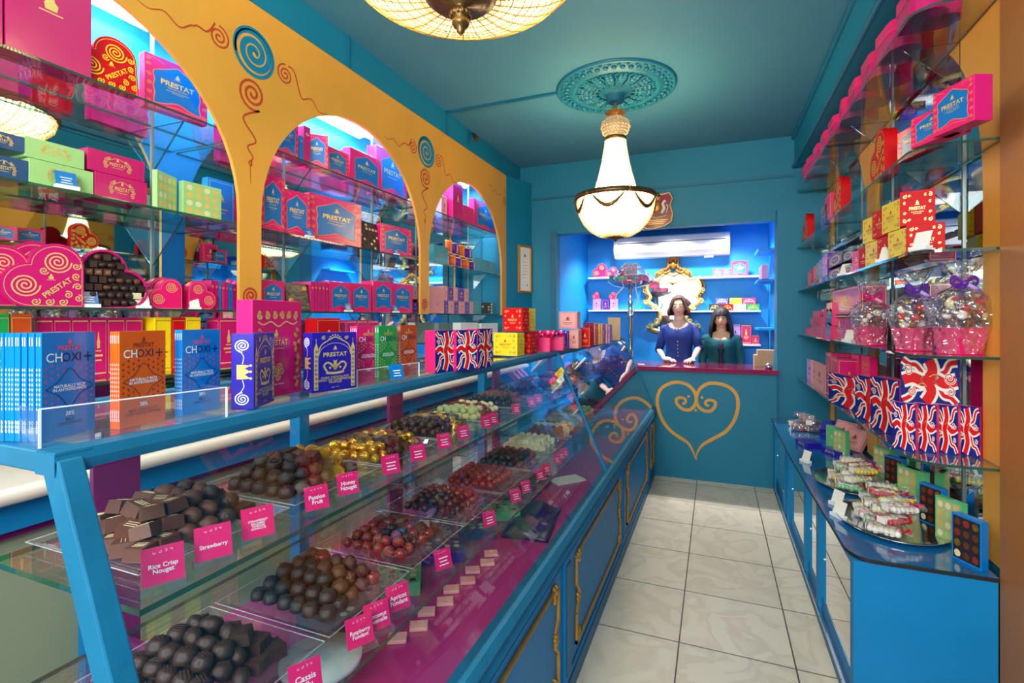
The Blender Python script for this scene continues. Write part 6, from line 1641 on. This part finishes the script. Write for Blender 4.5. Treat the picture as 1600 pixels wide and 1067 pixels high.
for k, (kd, a, c) in enumerate((('teak', 1108, 1127), ('tear', 1128, 1145), ('teaw', 1146, 1166), ('teag', 1167, 1187))):
    o = onY(kd, a, c, zr2, 475, dict(teak='black', tear='red', teaw='white', teag='green')[kd] + ' tea box in the lower row on the middle right alcove shelf', Yb, 'tea boxes in the alcove')
for k, (kd, a, c) in enumerate((('teab', 1118, 1138), ('teay', 1140, 1159), ('teap', 1160, 1181))):
    onY(kd, a, c, zr2 + o.scale.z * .07 + .001, 465, dict(teab='indigo', teay='yellow', teap='pink')[kd] + ' tea box in the upper row on the middle right alcove shelf', Yb, 'tea boxes in the alcove', h=.07)
onY('smalllilac', 1141, 1157, zr3, 506, 'lilac box on the lowest right alcove shelf', Yb, 'boxes on the lowest right alcove shelf')
onY('magbox', 1158, 1174, zr3, 507, 'magenta box on the lowest right alcove shelf', Yb, 'boxes on the lowest right alcove shelf')
onY('magbox', 1175, 1186, zr3, 524, 'low magenta box on the lowest right alcove shelf', Yb, 'boxes on the lowest right alcove shelf', d=.06)
for k in range(3): place('smalllilac', (.43, 5.92 - .14 * k, 1.94), (.43, 5.84 - .14 * k, 1.94), .14, 'lilac and white box on the middle side shelf of the alcove, ' + ORD[k] + ' from the back', 'boxes on the alcove side shelf')
onY('carton', 1179, 1209, 1.0785, 548, 'brown cardboard box on the right of the serving counter', 5.42, 'cardboard boxes on the serving counter', d=.20, h=.11)
P = onY('carton', 1184, 1211, 1.0785 + .1105, 536, 'flattened pale carton on top of the cardboard box', 5.42, 'cardboard boxes on the serving counter', d=.18, h=.05)
# ---------------------------------------------------------------- air conditioner
t = empty('air_conditioner', (-.50, YA, 2.285), 'white wall air conditioner high in the alcove', 'air conditioner')
W = .655; b = MB(); b.prism([(0, 0), (-.16, 0), (-.225, .06), (-.235, .12), (-.225, .235), (-.20, .25), (0, .25)], lambda u, v, w: (w, u, v), W, -W, WHITE); b.build('casing', t, .004)
b = MB(); b.box(-W * .93, -.238, .165, W * .93, -.226, .172, DARK); b.box(-W * .92, -.232, .19, W * .92, -.22, .235, mat('ac_grille', (214, 218, 218), .4)); b.build('front_slot', t)
b = MB(); b.hexa([(-W * .95, -.17, -.001), (-W * .95, -.222, .05), (W * .95, -.222, .05), (W * .95, -.17, -.001), (-W * .95, -.174, .004), (-W * .95, -.229, .055), (W * .95, -.229, .055), (W * .95, -.174, .004)], mat('ac_flap', (226, 228, 228), .35)); b.build('louvre_flap', t)
b = MB(); b.box(.38, -.15, -.025, .48, -.06, -.001, WHITE); b.build('drain_cap', t)
# ---------------------------------------------------------------- downlights
for k, (px, Y) in enumerate(((1058, 5.72), (1129, 5.70), (975, 5.75))):
    x = ony(px, 355, Y).x
    b = MB(); b.lathe([(.055, 0), (.055, -.008), (.042, -.010), (.040, -.002)], WHITE, 20)
    t = b.build('downlight'); t.location = (x, Y, 2.63); tag(t, 'round recessed downlight in the alcove ceiling, ' + ('centre', 'right', 'left')[k] + ' one', 'downlight', 'alcove downlights')
    b = MB(); b.lathe([(.040, -.003), (.030, -.012), (.001, -.016)], mat('lit_downlight', (255, 255, 250), .5, var=0, emit=(255, 250, 240), estr=20), 16); b.build('bulb', t)
# ---------------------------------------------------------------- rococo mirror
GILT = mat('pale_gilt', (214, 190, 122), .38, metal=.35, var=.3, scale=25, bump=.3); GILT2 = mat('old_gold_leaf', (168, 112, 42), .35, metal=.6, var=.3, scale=25, bump=.4)
Ym = YA - .04; cx = ony(1052, 460, Ym).x
half = [(1052, 430), (1042, 427), (1033, 431), (1028, 438), (1019, 437), (1012, 444), (1011, 455), (1016, 463), (1014, 471), (1020, 476), (1026, 480), (1031, 488), (1031, 498), (1026, 505), (1020, 507), (1019, 514)]
hp = [(ony(x, y, Ym).x - cx, ony(x, y, Ym).z) for x, y in half]
bot = ony(1052, 520, Ym).z
L = smooth_pts(hp + [(-.05, bot), (0, bot + .01)], 5)
t = empty('rococo_mirror', (cx, Ym, 0), 'ornate gilt rococo mirror on the blue wall behind the women', 'mirror')
b = MB(); b.frame((0, .012, 0), (1, 0, 0), (0, 0, 1)); out = L + [(-x, z) for x, z in reversed(L[1:-1])]; b.fill([(x * .97, z) for x, z in out], MIRROR, 0); b.build('mirror_glass', t)
b = MB()
b.tube([(x, 0, z) for x, z in out], [.017 + .006 * abs(math.sin(i * .55)) for i in range(len(out))], GILT, 8, True)
b.tube([(x * 1.13, .006, z + (z - 1.9) * .04) for x, z in out], [.011 + .005 * abs(math.sin(i * .8)) for i in range(len(out))], GILT2, 6, True)
for q in (-1, 1):
    for i in (8, 20, 30, 40, 50, 62, 72):
        i = min(i, len(L) - 1); x, z = L[i]
        b.tube([(q * (-x) * 1.0 + q * .03 + p[0] * 1, -.01, z + p[1]) for p in spiral((0, 0), .032, 1.6, i, q, 16)], taper(17, .006, .010), GILT, 5)
b.build('carved_frame', t)
b = MB(); zt_ = hp[0][1]
for q in (-1, 1):
    b.tube([(q * x, -.01, zt_ + z) for x, z in smooth_pts([(.17, .0), (.16, .05), (.10, .07), (.05, .10), (.06, .17), (.015, .205), (-.03, .17), (-.01, .13)], 4)], taper(29, .022, .014), GILT2, 7)
    b.tube([(q * x, -.015, zt_ + z) for x, z in smooth_pts([(.21, -.02), (.19, .03), (.13, .035), (.08, .03), (.03, .06)], 4)], taper(17, .012, .02), GILT2, 7)
    for k in range(5): b.ball((q * (.03 + .03 * k), -.02, zt_ + .12 - .025 * k), .018, GILT2, 7, 5)
b.ball((0, -.02, zt_ + .12), .035, GILT2, 9, 6, 1, .6, 1.4); b.build('gilt_crest', t)
# ---------------------------------------------------------------- silver stand with gifts
x = ony(985, 545, 5.22).x; Y = 5.22
t = empty('pedestal_stand', (x, Y, 1.0785), 'tall silver pedestal stand with a dish beside the serving counter', 'stand')
b = MB(); zt = 1.905 - 1.0785
b.lathe([(.001, 0), (.075, 0), (.078, .012), (.045, .025), (.028, .05), (.024, .10), (.030, .13), (.026, .16), (.026, .46), (.034, .48), (.030, .52), (.022, .56), (.020, .60), (.028, .63), (.020, .66), (.018, zt - .08), (.03, zt - .05)], CHROME, 20); b.build('column', t)
b = MB(); b.lathe([(.001, zt - .05), (.08, zt - .045), (.17, zt - .02), (.225, zt + .012), (.232, zt + .016), (.222, zt + .018), (.16, zt - .012), (.07, zt - .035), (.001, zt - .038)], CHROME, 36); b.build('dish', t)
b = MB(); b.tube([(.02, -.03, .50), (.09, -.05, .66), (.05, -.03, .80)], .006, PAPER, 5); b.tube([(-.03, -.02, zt), (-.10, -.22, zt - .12), (-.12, -.24, zt - .24)], .006, PAPER, 5); b.build('loose_ribbon', t)
zd = 1.0785 + zt - .02
def ell(px, dy, z, m, m2, lb, rz, s):
    o = empty('gift_parcel', (px, Y + dy, zd + z), lb, 'gift', 'parcels in the silver dish', rz)
    P = heart_pts(.12 * s); b = MB(); b.prism([(a - .05 * s, c - .06 * s) for a, c in P], lambda u, v, w: (u, v, w), .07, 0, m); b.build('box_body', o, .003)
    b = MB(); b.frame((-.05 * s, -.0605 * s, .0), (1, 0, 0), (0, 0, 1)); b.fill([(.05 * s + .045 * s * math.cos(a * .52), .036 + .025 * math.sin(a * .52)) for a in range(12)], m2, 0); b.build('oval_label', o)
    return o
ell(x - .09, -.02, .025, TURQ, MINT, 'turquoise heart parcel on the left of the silver dish', .4, 1.1); ell(x + .08, -.03, .028, PINK, TURQ, 'pink heart parcel with turquoise label on the right of the silver dish', -.3, 1.15)
ell(x - .01, .03, .100, PINK, TURQ, 'pink heart parcel on top of the pile in the silver dish', .1, 1.0)
b = MB(); v, f = crinkle([(.20, .02), (.225, .05), (.20, .10), (.13, .165), (.04, .20), (.01, .215)], .07, 22, 9); b.add(v, f, CELLO)
o = b.build('cellophane_cover'); o.location = (x, Y, zd); tag(o, 'clear cellophane drawn over the parcels in the silver dish', 'cellophane')
b = MB()
for q in range(5):
    a = q * 1.25; b.tube([(0, 0, .21), (.06 * math.cos(a), .06 * math.sin(a), .225), (.10 * math.cos(a), .10 * math.sin(a), .18)], .007, PAPER, 5)
b.build('white_ribbon', o)
# ---------------------------------------------------------------- crest shield on the header
t = empty('crest_shield', (ony(1026, 328, 5.28).x, YB - .001, 0), 'red and gold coat of arms shield on the teal header', 'shield')
cxs = t.location.x
S_ = [(1000, 306), (1010, 300), (1022, 301), (1034, 304), (1046, 301), (1051, 310), (1047, 320), (1051, 334), (1049, 346), (1038, 353), (1022, 357), (1010, 357), (1002, 352), (1000, 340), (1004, 328), (1000, 316)]
P = [(ony(a, c, 5.28).x - cxs, ony(a, c, 5.28).z) for a, c in S_]; P = P[::-1]
b = MB(); b.prism(P[::-1], lambda u, v, w: (u, w, v), -.025, -.001, mat('crimson_enamel', (150, 22, 60), .3, coat=.4)); b.build('shield_plate', t, .002)
b = MB(); b.tube([(u, -.026, v) for u, v in P], .007, FOIL, 6, True); b.build('gold_rim', t)
b = MB(); zc_ = sum(p[1] for p in P) / len(P)
b.ball((0, -.03, zc_ + .02), .045, GOLD2, 12, 8, .9, .3, 1.2)
for q in (-1, 1):
    b.tube([(q * .05, -.03, zc_ - .05), (q * .075, -.03, zc_), (q * .06, -.03, zc_ + .05), (q * .085, -.03, zc_ + .075)], [.016, .020, .014, .016], PAPER if q > 0 else FOIL, 7)
    b.tube([(q * .095, -.03, zc_ - .05), (q * .11, -.03, zc_ + .01), (q * .095, -.03, zc_ + .04)], .006, PAPER if q > 0 else FOIL, 5)
b.lathe([(.001, .0), (.03, 0), (.034, .03), (.001, .045)], FOIL, 12, (0, -.03, zc_ + .09), True, 1, .4)
b.tube([(-.10, -.028, zc_ - .075), (0, -.028, zc_ - .09), (.10, -.028, zc_ - .075)], .010, GR_CH, 6); b.build('coat_of_arms', t)
b = MB(); b.frame((0, -.0255, 0), (1, 0, 0), (0, 0, 1))
for k in range(3): b.ribbon([(-.10 + .01 * k, zc_ - .115 - .018 * k), (.11 - .02 * k, zc_ - .115 - .018 * k)], .006, FOIL, 1)
b.build('gold_lettering', t)
# ---------------------------------------------------------------- framed certificate on the angled left return wall
u = Vector((.14, .425, 0)).normalized()
def onret(px, py):
    d = ray(px, py); n = Vector((u.y, -u.x, 0)); o = Vector((-2.04, 4.885, 0)); k = (o - Vector((0, 0, 0))).dot(n) / d.dot(n)
    return Vector((0, 0, EYE)) + d * k
A, B_, C_ = onret(808.5, 457), onret(829, 461), onret(808.5, 382)
nn = Vector((u.y, -u.x, 0)); w = (B_ - A).length; h = C_.z - A.z
t = empty('framed_certificate', A + nn * .001, 'framed royal certificate in a gold frame on the teal wall past the arches', 'picture frame', None, math.atan2(u.y, u.x))
b = MB()
for (x0, z0, x1, z1) in ((0, 0, w, .022), (0, h - .022, w, h), (0, .022, .022, h - .022), (w - .022, .022, w, h - .022)): b.box(x0, -.022, z0, x1, 0, z1, GOLD2)
b.build('gold_frame', t, .003)
b = MB(); b.box(.02, -.008, .02, w - .02, -.001, h - .02, PAPER); b.frame((.02, -.008, .02), (1, 0, 0), (0, 0, 1)); art_certificate(b, w - .04, h - .04); b.build('certificate', t)
# spare goods near the far end: small paper on serving counter
o = MB().box(-.05, -.03, 0, .05, .03, .004, PAPER).build('paper_slip'); o.location = (-.72, 5.25, 1.0785); tag(o, 'white paper slip at the left end of the burgundy counter', 'paper')
o = MB().lathe([(.001, 0), (.03, 0), (.034, .03), (.02, .05), (.001, .052)], CHROME, 14).build('counter_bell'); o.location = (.46, 5.22, 1.0785); tag(o, 'small chrome object at the right end of the burgundy counter', 'bell')
# ================================================================ PEOPLE
SKIN1 = mat('fair_skin', (236, 196, 172), .5, var=.04, spec=.35); SKIN2 = mat('light_skin', (230, 186, 152), .5, var=.04, spec=.35)
HAIR1 = mat('auburn_hair', (70, 34, 20), .65, var=.35, scale=60); HAIR2 = mat('black_hair', (18, 14, 15), .55, var=.3, scale=60)
LIP = mat('lips', (196, 92, 88), .4); EYEW = mat('eye_white', (240, 238, 234), .3); IRIS = mat('iris', (50, 36, 30), .2)
CARD1 = mat('royal_blue_knit', (24, 56, 138), .75, var=.1, scale=80, bump=.3); CARD2 = mat('teal_knit', (10, 92, 104), .8, var=.1, scale=80, bump=.3)
NAVYT = mat('navy_top', (30, 34, 62), .7); TRO = mat('black_trousers', (20, 20, 24), .8); PEARL = mat('pearl_button', (240, 240, 236), .2, coat=.5)
def cap(b, P, Rr, m, n=12):
    b.tube(P, Rr, m, n)
    for p, r in zip(P, Rr): b.ball(p, r * 1.0, m, n, 8)
def head_mesh(b, c, m, yaw):
    n, k = 40, 30; vs = []
    M = Matrix.Rotation(yaw, 4, 'Z')
    for i in range(k + 1):
        th = math.pi * i / k
        for j in range(n):
            ph = 2 * math.pi * j / n
            x, y, z = math.sin(th) * math.sin(ph), -math.sin(th) * math.cos(ph), math.cos(th)
            X, Y_, Z = .074 * x, .094 * y, .115 * z
            if z < 0: X *= 1 - .30 * (-z) ** 1.6; Y_ *= 1 - (.12 if y < 0 else .35) * (-z) ** 1.5
            if y < 0:
                g = lambda gx, gz, s: math.exp(-((X - gx) ** 2 + (Z - gz) ** 2) / (2 * s * s))
                Y_ -= .016 * math.exp(-(X / .0085) ** 2 / 2) * math.exp(-((Z + .026) / .018) ** 2 / 2) + .006 * math.exp(-(X / .007) ** 2 / 2) * math.exp(-((Z - .0) / .022) ** 2 / 2)
                Y_ += .007 * (g(.031, .004, .013) + g(-.031, .004, .013))
                Y_ -= .004 * (g(.036, -.028, .016) + g(-.036, -.028, .016)) + .004 * math.exp(-(X / .020) ** 2 / 2) * math.exp(-((Z + .058) / .008) ** 2 / 2) + .006 * g(0, -.095, .014)
            vs.append(M @ Vector((X, Y_, Z)) + Vector(c))
    fs = [(i * n + j, i * n + (j + 1) % n, (i + 1) * n + (j + 1) % n, (i + 1) * n + j) for i in range(k) for j in range(n)]
    b.add(vs, [tuple(reversed(f)) for f in fs], m, True)
    for q in (-1, 1):
        b.ball(M @ Vector((q * .073, .006, -.008)) + Vector(c), .020, m, 8, 6, .35, .7, 1.3)
def hand(b, W, F, m, side, up=Vector((0, 0, 1))):
    """palm from the wrist W along F with five bent fingers"""
    F = F.normalized(); S_v = F.cross(up).normalized() * side; U = S_v.cross(F) * side
    cap(b, [W, W + F * .035, W + F * .075], [.024, .030, .027], m, 10)
    for q in (-.5, .5): cap(b, [W + F * .02 + S_v * .016 * q, W + F * .078 + S_v * .030 * q], [.017, .016], m, 8)
    for k, L in enumerate((.068, .078, .072, .056)):
        o = W + F * .078 + S_v * (-.030 + .020 * k)
        d = (F + S_v * (-.10 + .07 * k)).normalized()
        cap(b, [o, o + d * L * .45 + up * .004, o + d * L * .78 - up * .006, o + d * L - up * .016], [.0095, .009, .008, .0072], m, 7)
    o = W + F * .022 - S_v * .026
    cap(b, [o, o - S_v * .022 + F * .024, o - S_v * .026 + F * .052], [.012, .0105, .009], m, 7)
def person(loc, rz, H, skin, hairm, label, arms, yaw, hair, top, sleeve, scoop, shoulder=.158):
    t = empty('person', loc, label, 'person', None, rz)
    k = H / 1.66; hc = Vector((0, -.015, H - .118)); zs = 1.36 * k
    b = MB()
    # torso rings
    prof = [(.86, .155, .115), (.93, .165, .118), (1.0, .145, .105), (1.06, .128, .095), (1.14, .135, .105), (1.22, .150, .125), (1.29, .155, .115), (1.335, .142, .088), (1.368, .112, .068), (1.395, .066, .055)]
    n = 28; vs = []
    for z, rx, ry in prof:
        for j in range(n):
            a = 2 * math.pi * j / n; yy = -ry * math.cos(a)
            if yy < 0 and 1.15 < z < 1.31: yy -= .022 * math.exp(-((abs(rx * math.sin(a)) - .07) / .04) ** 2)
            vs.append((rx * math.sin(a), yy, z * k))
    fs = [(i * n + (j + 1) % n, i * n + j, (i + 1) * n + j, (i + 1) * n + (j + 1) % n) for i in range(len(prof) - 1) for j in range(n)]
    fs += [tuple(range(n)), tuple(reversed(range((len(prof) - 1) * n, len(prof) * n)))]
    b.add(vs, fs, skin, True)
    cap(b, [Vector((0, .01, 1.37 * k)), Vector((0, .0, hc.z - .07))], [.056, .052], skin, 14)
    head_mesh(b, hc, skin, yaw)
    for s_, (E, Wr, F) in ((-1, arms[0]), (1, arms[1])):
        Sh = Vector((s_ * shoulder, 0, 1.305 * k)); E, Wr, F = Vector(E), Vector(Wr), Vector(F)
        cap(b, [Vector((s_ * .09, .005, 1.34 * k)), Sh, (Sh + E) / 2, E, (E * .6 + Wr * .4), Wr], [.030, .040, .038, .034, .033, .022], skin)
        hand(b, Wr, F, skin, s_)
    for s_ in (-1, 1):
        cap(b, [Vector((s_ * .085, 0, .90 * k)), Vector((s_ * .09, -.01, .48 * k)), Vector((s_ * .09, .02, .08))], [.088, .056, .036], skin)
        cap(b, [Vector((s_ * .09, .01, .045)), Vector((s_ * .095, -.15, .035))], [.036, .030], skin)
    o = b.build('body', t)
    r = o.modifiers.new('remesh', 'REMESH'); r.mode = 'VOXEL'; r.voxel_size = .0055; r.use_smooth_shade = True
    sm_ = o.modifiers.new('smooth', 'SMOOTH'); sm_.factor = .5; sm_.iterations = 4
    # garment
    b = MB(); vs = []; rings = 26; n = 40
    for i in range(rings + 1):
        for j in range(n):
            a = 2 * math.pi * j / n; fr = max(0, math.cos(a))
            ztop = 1.388 - scoop * fr ** 1.6 - .0 ; z = .84 + (ztop - .84) * i / rings
            for q in range(len(prof) - 1):
                if prof[q][0] <= z <= prof[q + 1][0]: break
            else: q = 0 if z < .86 else len(prof) - 2
            u = min(1, max(0, (z - prof[q][0]) / (prof[q + 1][0] - prof[q][0]))); rx = prof[q][1] * (1 - u) + prof[q + 1][1] * u + .010; ry = prof[q][2] * (1 - u) + prof[q + 1][2] * u + .010
            yy = -ry * math.cos(a)
            if yy < 0 and 1.12 < z < 1.34: yy -= .024 * math.exp(-((abs(rx * math.sin(a)) - .07) / .045) ** 2) * math.sin(math.pi * (z - 1.12) / .22)
            vs.append((rx * math.sin(a), yy, z * k))
    b.add(vs, [(i * n + (j + 1) % n, i * n + j, (i + 1) * n + j, (i + 1) * n + (j + 1) % n) for i in range(rings) for j in range(n)], top, True)
    for s_, (E, Wr, F) in ((-1, arms[0]), (1, arms[1])):
        Sh = Vector((s_ * shoulder, 0, 1.305 * k)); E, Wr = Vector(E), Vector(Wr); en = E + (Wr - E) * sleeve
        pts = [Vector((s_ * .085, .005, 1.352 * k)), Sh, (Sh + E) / 2, E, en]; b.tube(pts, [.030, .048, .046, .041, .040 - .010 * sleeve], top, 16)
        for p, rr in zip(pts[:-1], (.030, .048, .046, .041)): b.ball(p, rr, top, 16, 10)
    g = b.build('cardigan', t); so = g.modifiers.new('solid', 'SOLIDIFY'); so.thickness = .004; so.offset = 1
    b = MB()
    cap(b, [Vector((0, 0, .80 * k)), Vector((0, 0, .76 * k))], [.14, .15], TRO, 20)
    for s_ in (-1, 1): b.tube([(s_ * .085, 0, .90 * k), (s_ * .09, -.01, .48 * k), (s_ * .09, .02, .08)], [.105, .082, .070], TRO, 16)
    b.build('trousers', t)
    for s_ in (-1, 1):
        b = MB(); cap(b, [Vector((s_ * .09, .03, .042)), Vector((s_ * .095, -.165, .036))], [.044, .038], DARK); b.build('shoe', t)
    # hair: grid from the crown to a lower edge that depends on the angle to the face
    M = Matrix.Rotation(yaw, 4, 'Z'); b = MB(); vs = []; n = 64; rows = 16; random.seed(int(H * 100))
    for i in range(rows + 1):
        for j in range(n):
            a = 2 * math.pi * j / n; d = abs((a + math.pi) % (2 * math.pi) - math.pi)
            zb = hair['front'] if d < R(hair['open'] - 10) else hair['low'] if d > R(hair['open'] + 12) else hair['front'] + (hair['low'] - hair['front']) * (d - R(hair['open'] - 10)) / R(22)
            zb += .003 * math.sin(j * 2.3) + (.012 * math.sin(a) if hair['front'] > .05 and d < R(60) else 0)
            th0 = math.acos(max(-1, min(1, max(zb, 0) / .128)))
            u = i / rows
            if zb >= 0: th = th0 * u; z = .128 * math.cos(th); q = math.sin(th)
            else:
                L1 = math.pi / 2 * .128; tot = L1 - zb; s = u * tot
                if s < L1: th = s / .128; z = .128 * math.cos(th); q = math.sin(th)
                else: z = -(s - L1); q = 1 + hair['flare'] * math.sin(min(1, (s - L1) / -zb) * 2.2)
            rr = 1 + .02 * math.sin(j * 1.7 + i * .3)
            vs.append(M @ Vector((.093 * q * rr * math.sin(a), -.105 * q * rr * math.cos(a) + .006, z + .004)) + hc)
    b.add(vs, [(i * n + (j + 1) % n, i * n + j, (i + 1) * n + j, (i + 1) * n + (j + 1) % n) for i in range(rows) for j in range(n)], hairm, True)
    h_ = b.build('hair', t); so = h_.modifiers.new('solid', 'SOLIDIFY'); so.thickness = .014; so.offset = -0.2
    fp = lambda x, y, z: M @ Vector((x, y, z)) + hc
    for q in (-1, 1):
        b = MB(); b.ball(fp(q * .031, -.079, .004), .0115, EYEW, 12, 8, 1.25, .7, .62); b.ball(fp(q * .031, -.0865, .004), .0062, IRIS, 10, 6, 1, .5, .9)
        b.tube([fp(q * .018, -.090, .011), fp(q * .031, -.092, .0135), fp(q * .045, -.084, .009)], .0016, hairm, 5); b.build('eye', t)
        b = MB(); b.tube([fp(q * .014, -.0935, .024), fp(q * .030, -.0925, .0295), fp(q * .050, -.080, .024)], [.0022, .0026, .0012], hairm, 6); b.build('eyebrow', t)
    b = MB(); b.tube([fp(-.024, -.087, -.058), fp(-.010, -.0965, -.0555), fp(0, -.0975, -.0565), fp(.010, -.0965, -.0555), fp(.024, -.087, -.058)], [.001, .0042, .0038, .0042, .001], LIP, 8)
    b.tube([fp(-.022, -.087, -.060), fp(0, -.0965, -.065), fp(.022, -.087, -.060)], [.001, .0055, .001], LIP, 8); b.build('lips', t)
    return t, k, hc
xa, ya = ony(1061, 500, 5.90).x, 5.90
p1, k1, h1 = person((xa, ya, .06), R(-8), 1.735, SKIN1, HAIR1, 'woman with short auburn hair in a royal blue cardigan with pearl buttons', (((-.225, .02, 1.13), (-.10, -.27, 1.052), Vector((.85, -.5, -.05))), ((.215, -.04, 1.17), (.19, -.25, 1.052), Vector((-.25, -1, -.05)))), R(6),
                dict(front=.082, open=43, low=-.10, flare=.26), CARD1, .02, .075)
b = MB()
for i in range(11): b.ball((.012, -.134 + .012 * abs(i - 3) * (i < 4) + (.020 if i > 5 else 0) + .004 * max(0, i - 6), (1.295 - .038 * i) * k1), .0062, PEARL, 8, 6)
for i in range(9):
    a = R(-64 + 16 * i); b.ball((.118 * math.sin(a), -.112 * math.cos(a) * 1.02 - .006, (1.395 - .078 * max(0, math.cos(a)) ** 1.6) * k1 - .012), .0060, PEARL, 8, 6)
b.build('pearl_buttons', p1)
xb, yb = ony(1127, 500, 6.0).x, 6.0
p2, k2, h2 = person((xb, yb, .06), R(-2), 1.60, SKIN2, HAIR2, 'woman with long black fringed hair in a teal cardigan', (((-.195, .02, 1.02), (-.18, -.10, .86), Vector((.1, -.35, -1))), ((.195, .02, 1.02), (.18, -.10, .86), Vector((-.1, -.35, -1)))), R(0),
                dict(front=.030, open=44, low=-.21, flare=.30), CARD2, .95, .085)
b = MB(); vs = []
for i in range(9):
    z = (1.30 - .05 * i) * k2; w_ = .016 + .010 * math.sin(i * 1.3) + .012 * i / 8
    for q in (-1, 0, 1): vs.append((q * w_ * 1.4, -.142 + .012 * abs(q) + (.028 if i == 0 else .01 * (i > 5)), z))
b.add(vs, [(i * 3 + j, i * 3 + j + 1, i * 3 + 4 + j, i * 3 + 3 + j) for i in range(8) for j in (0, 1)], NAVYT, True)
o = b.build('navy_ruffled_top', p2); so = o.modifiers.new('s', 'SOLIDIFY'); so.thickness = .006
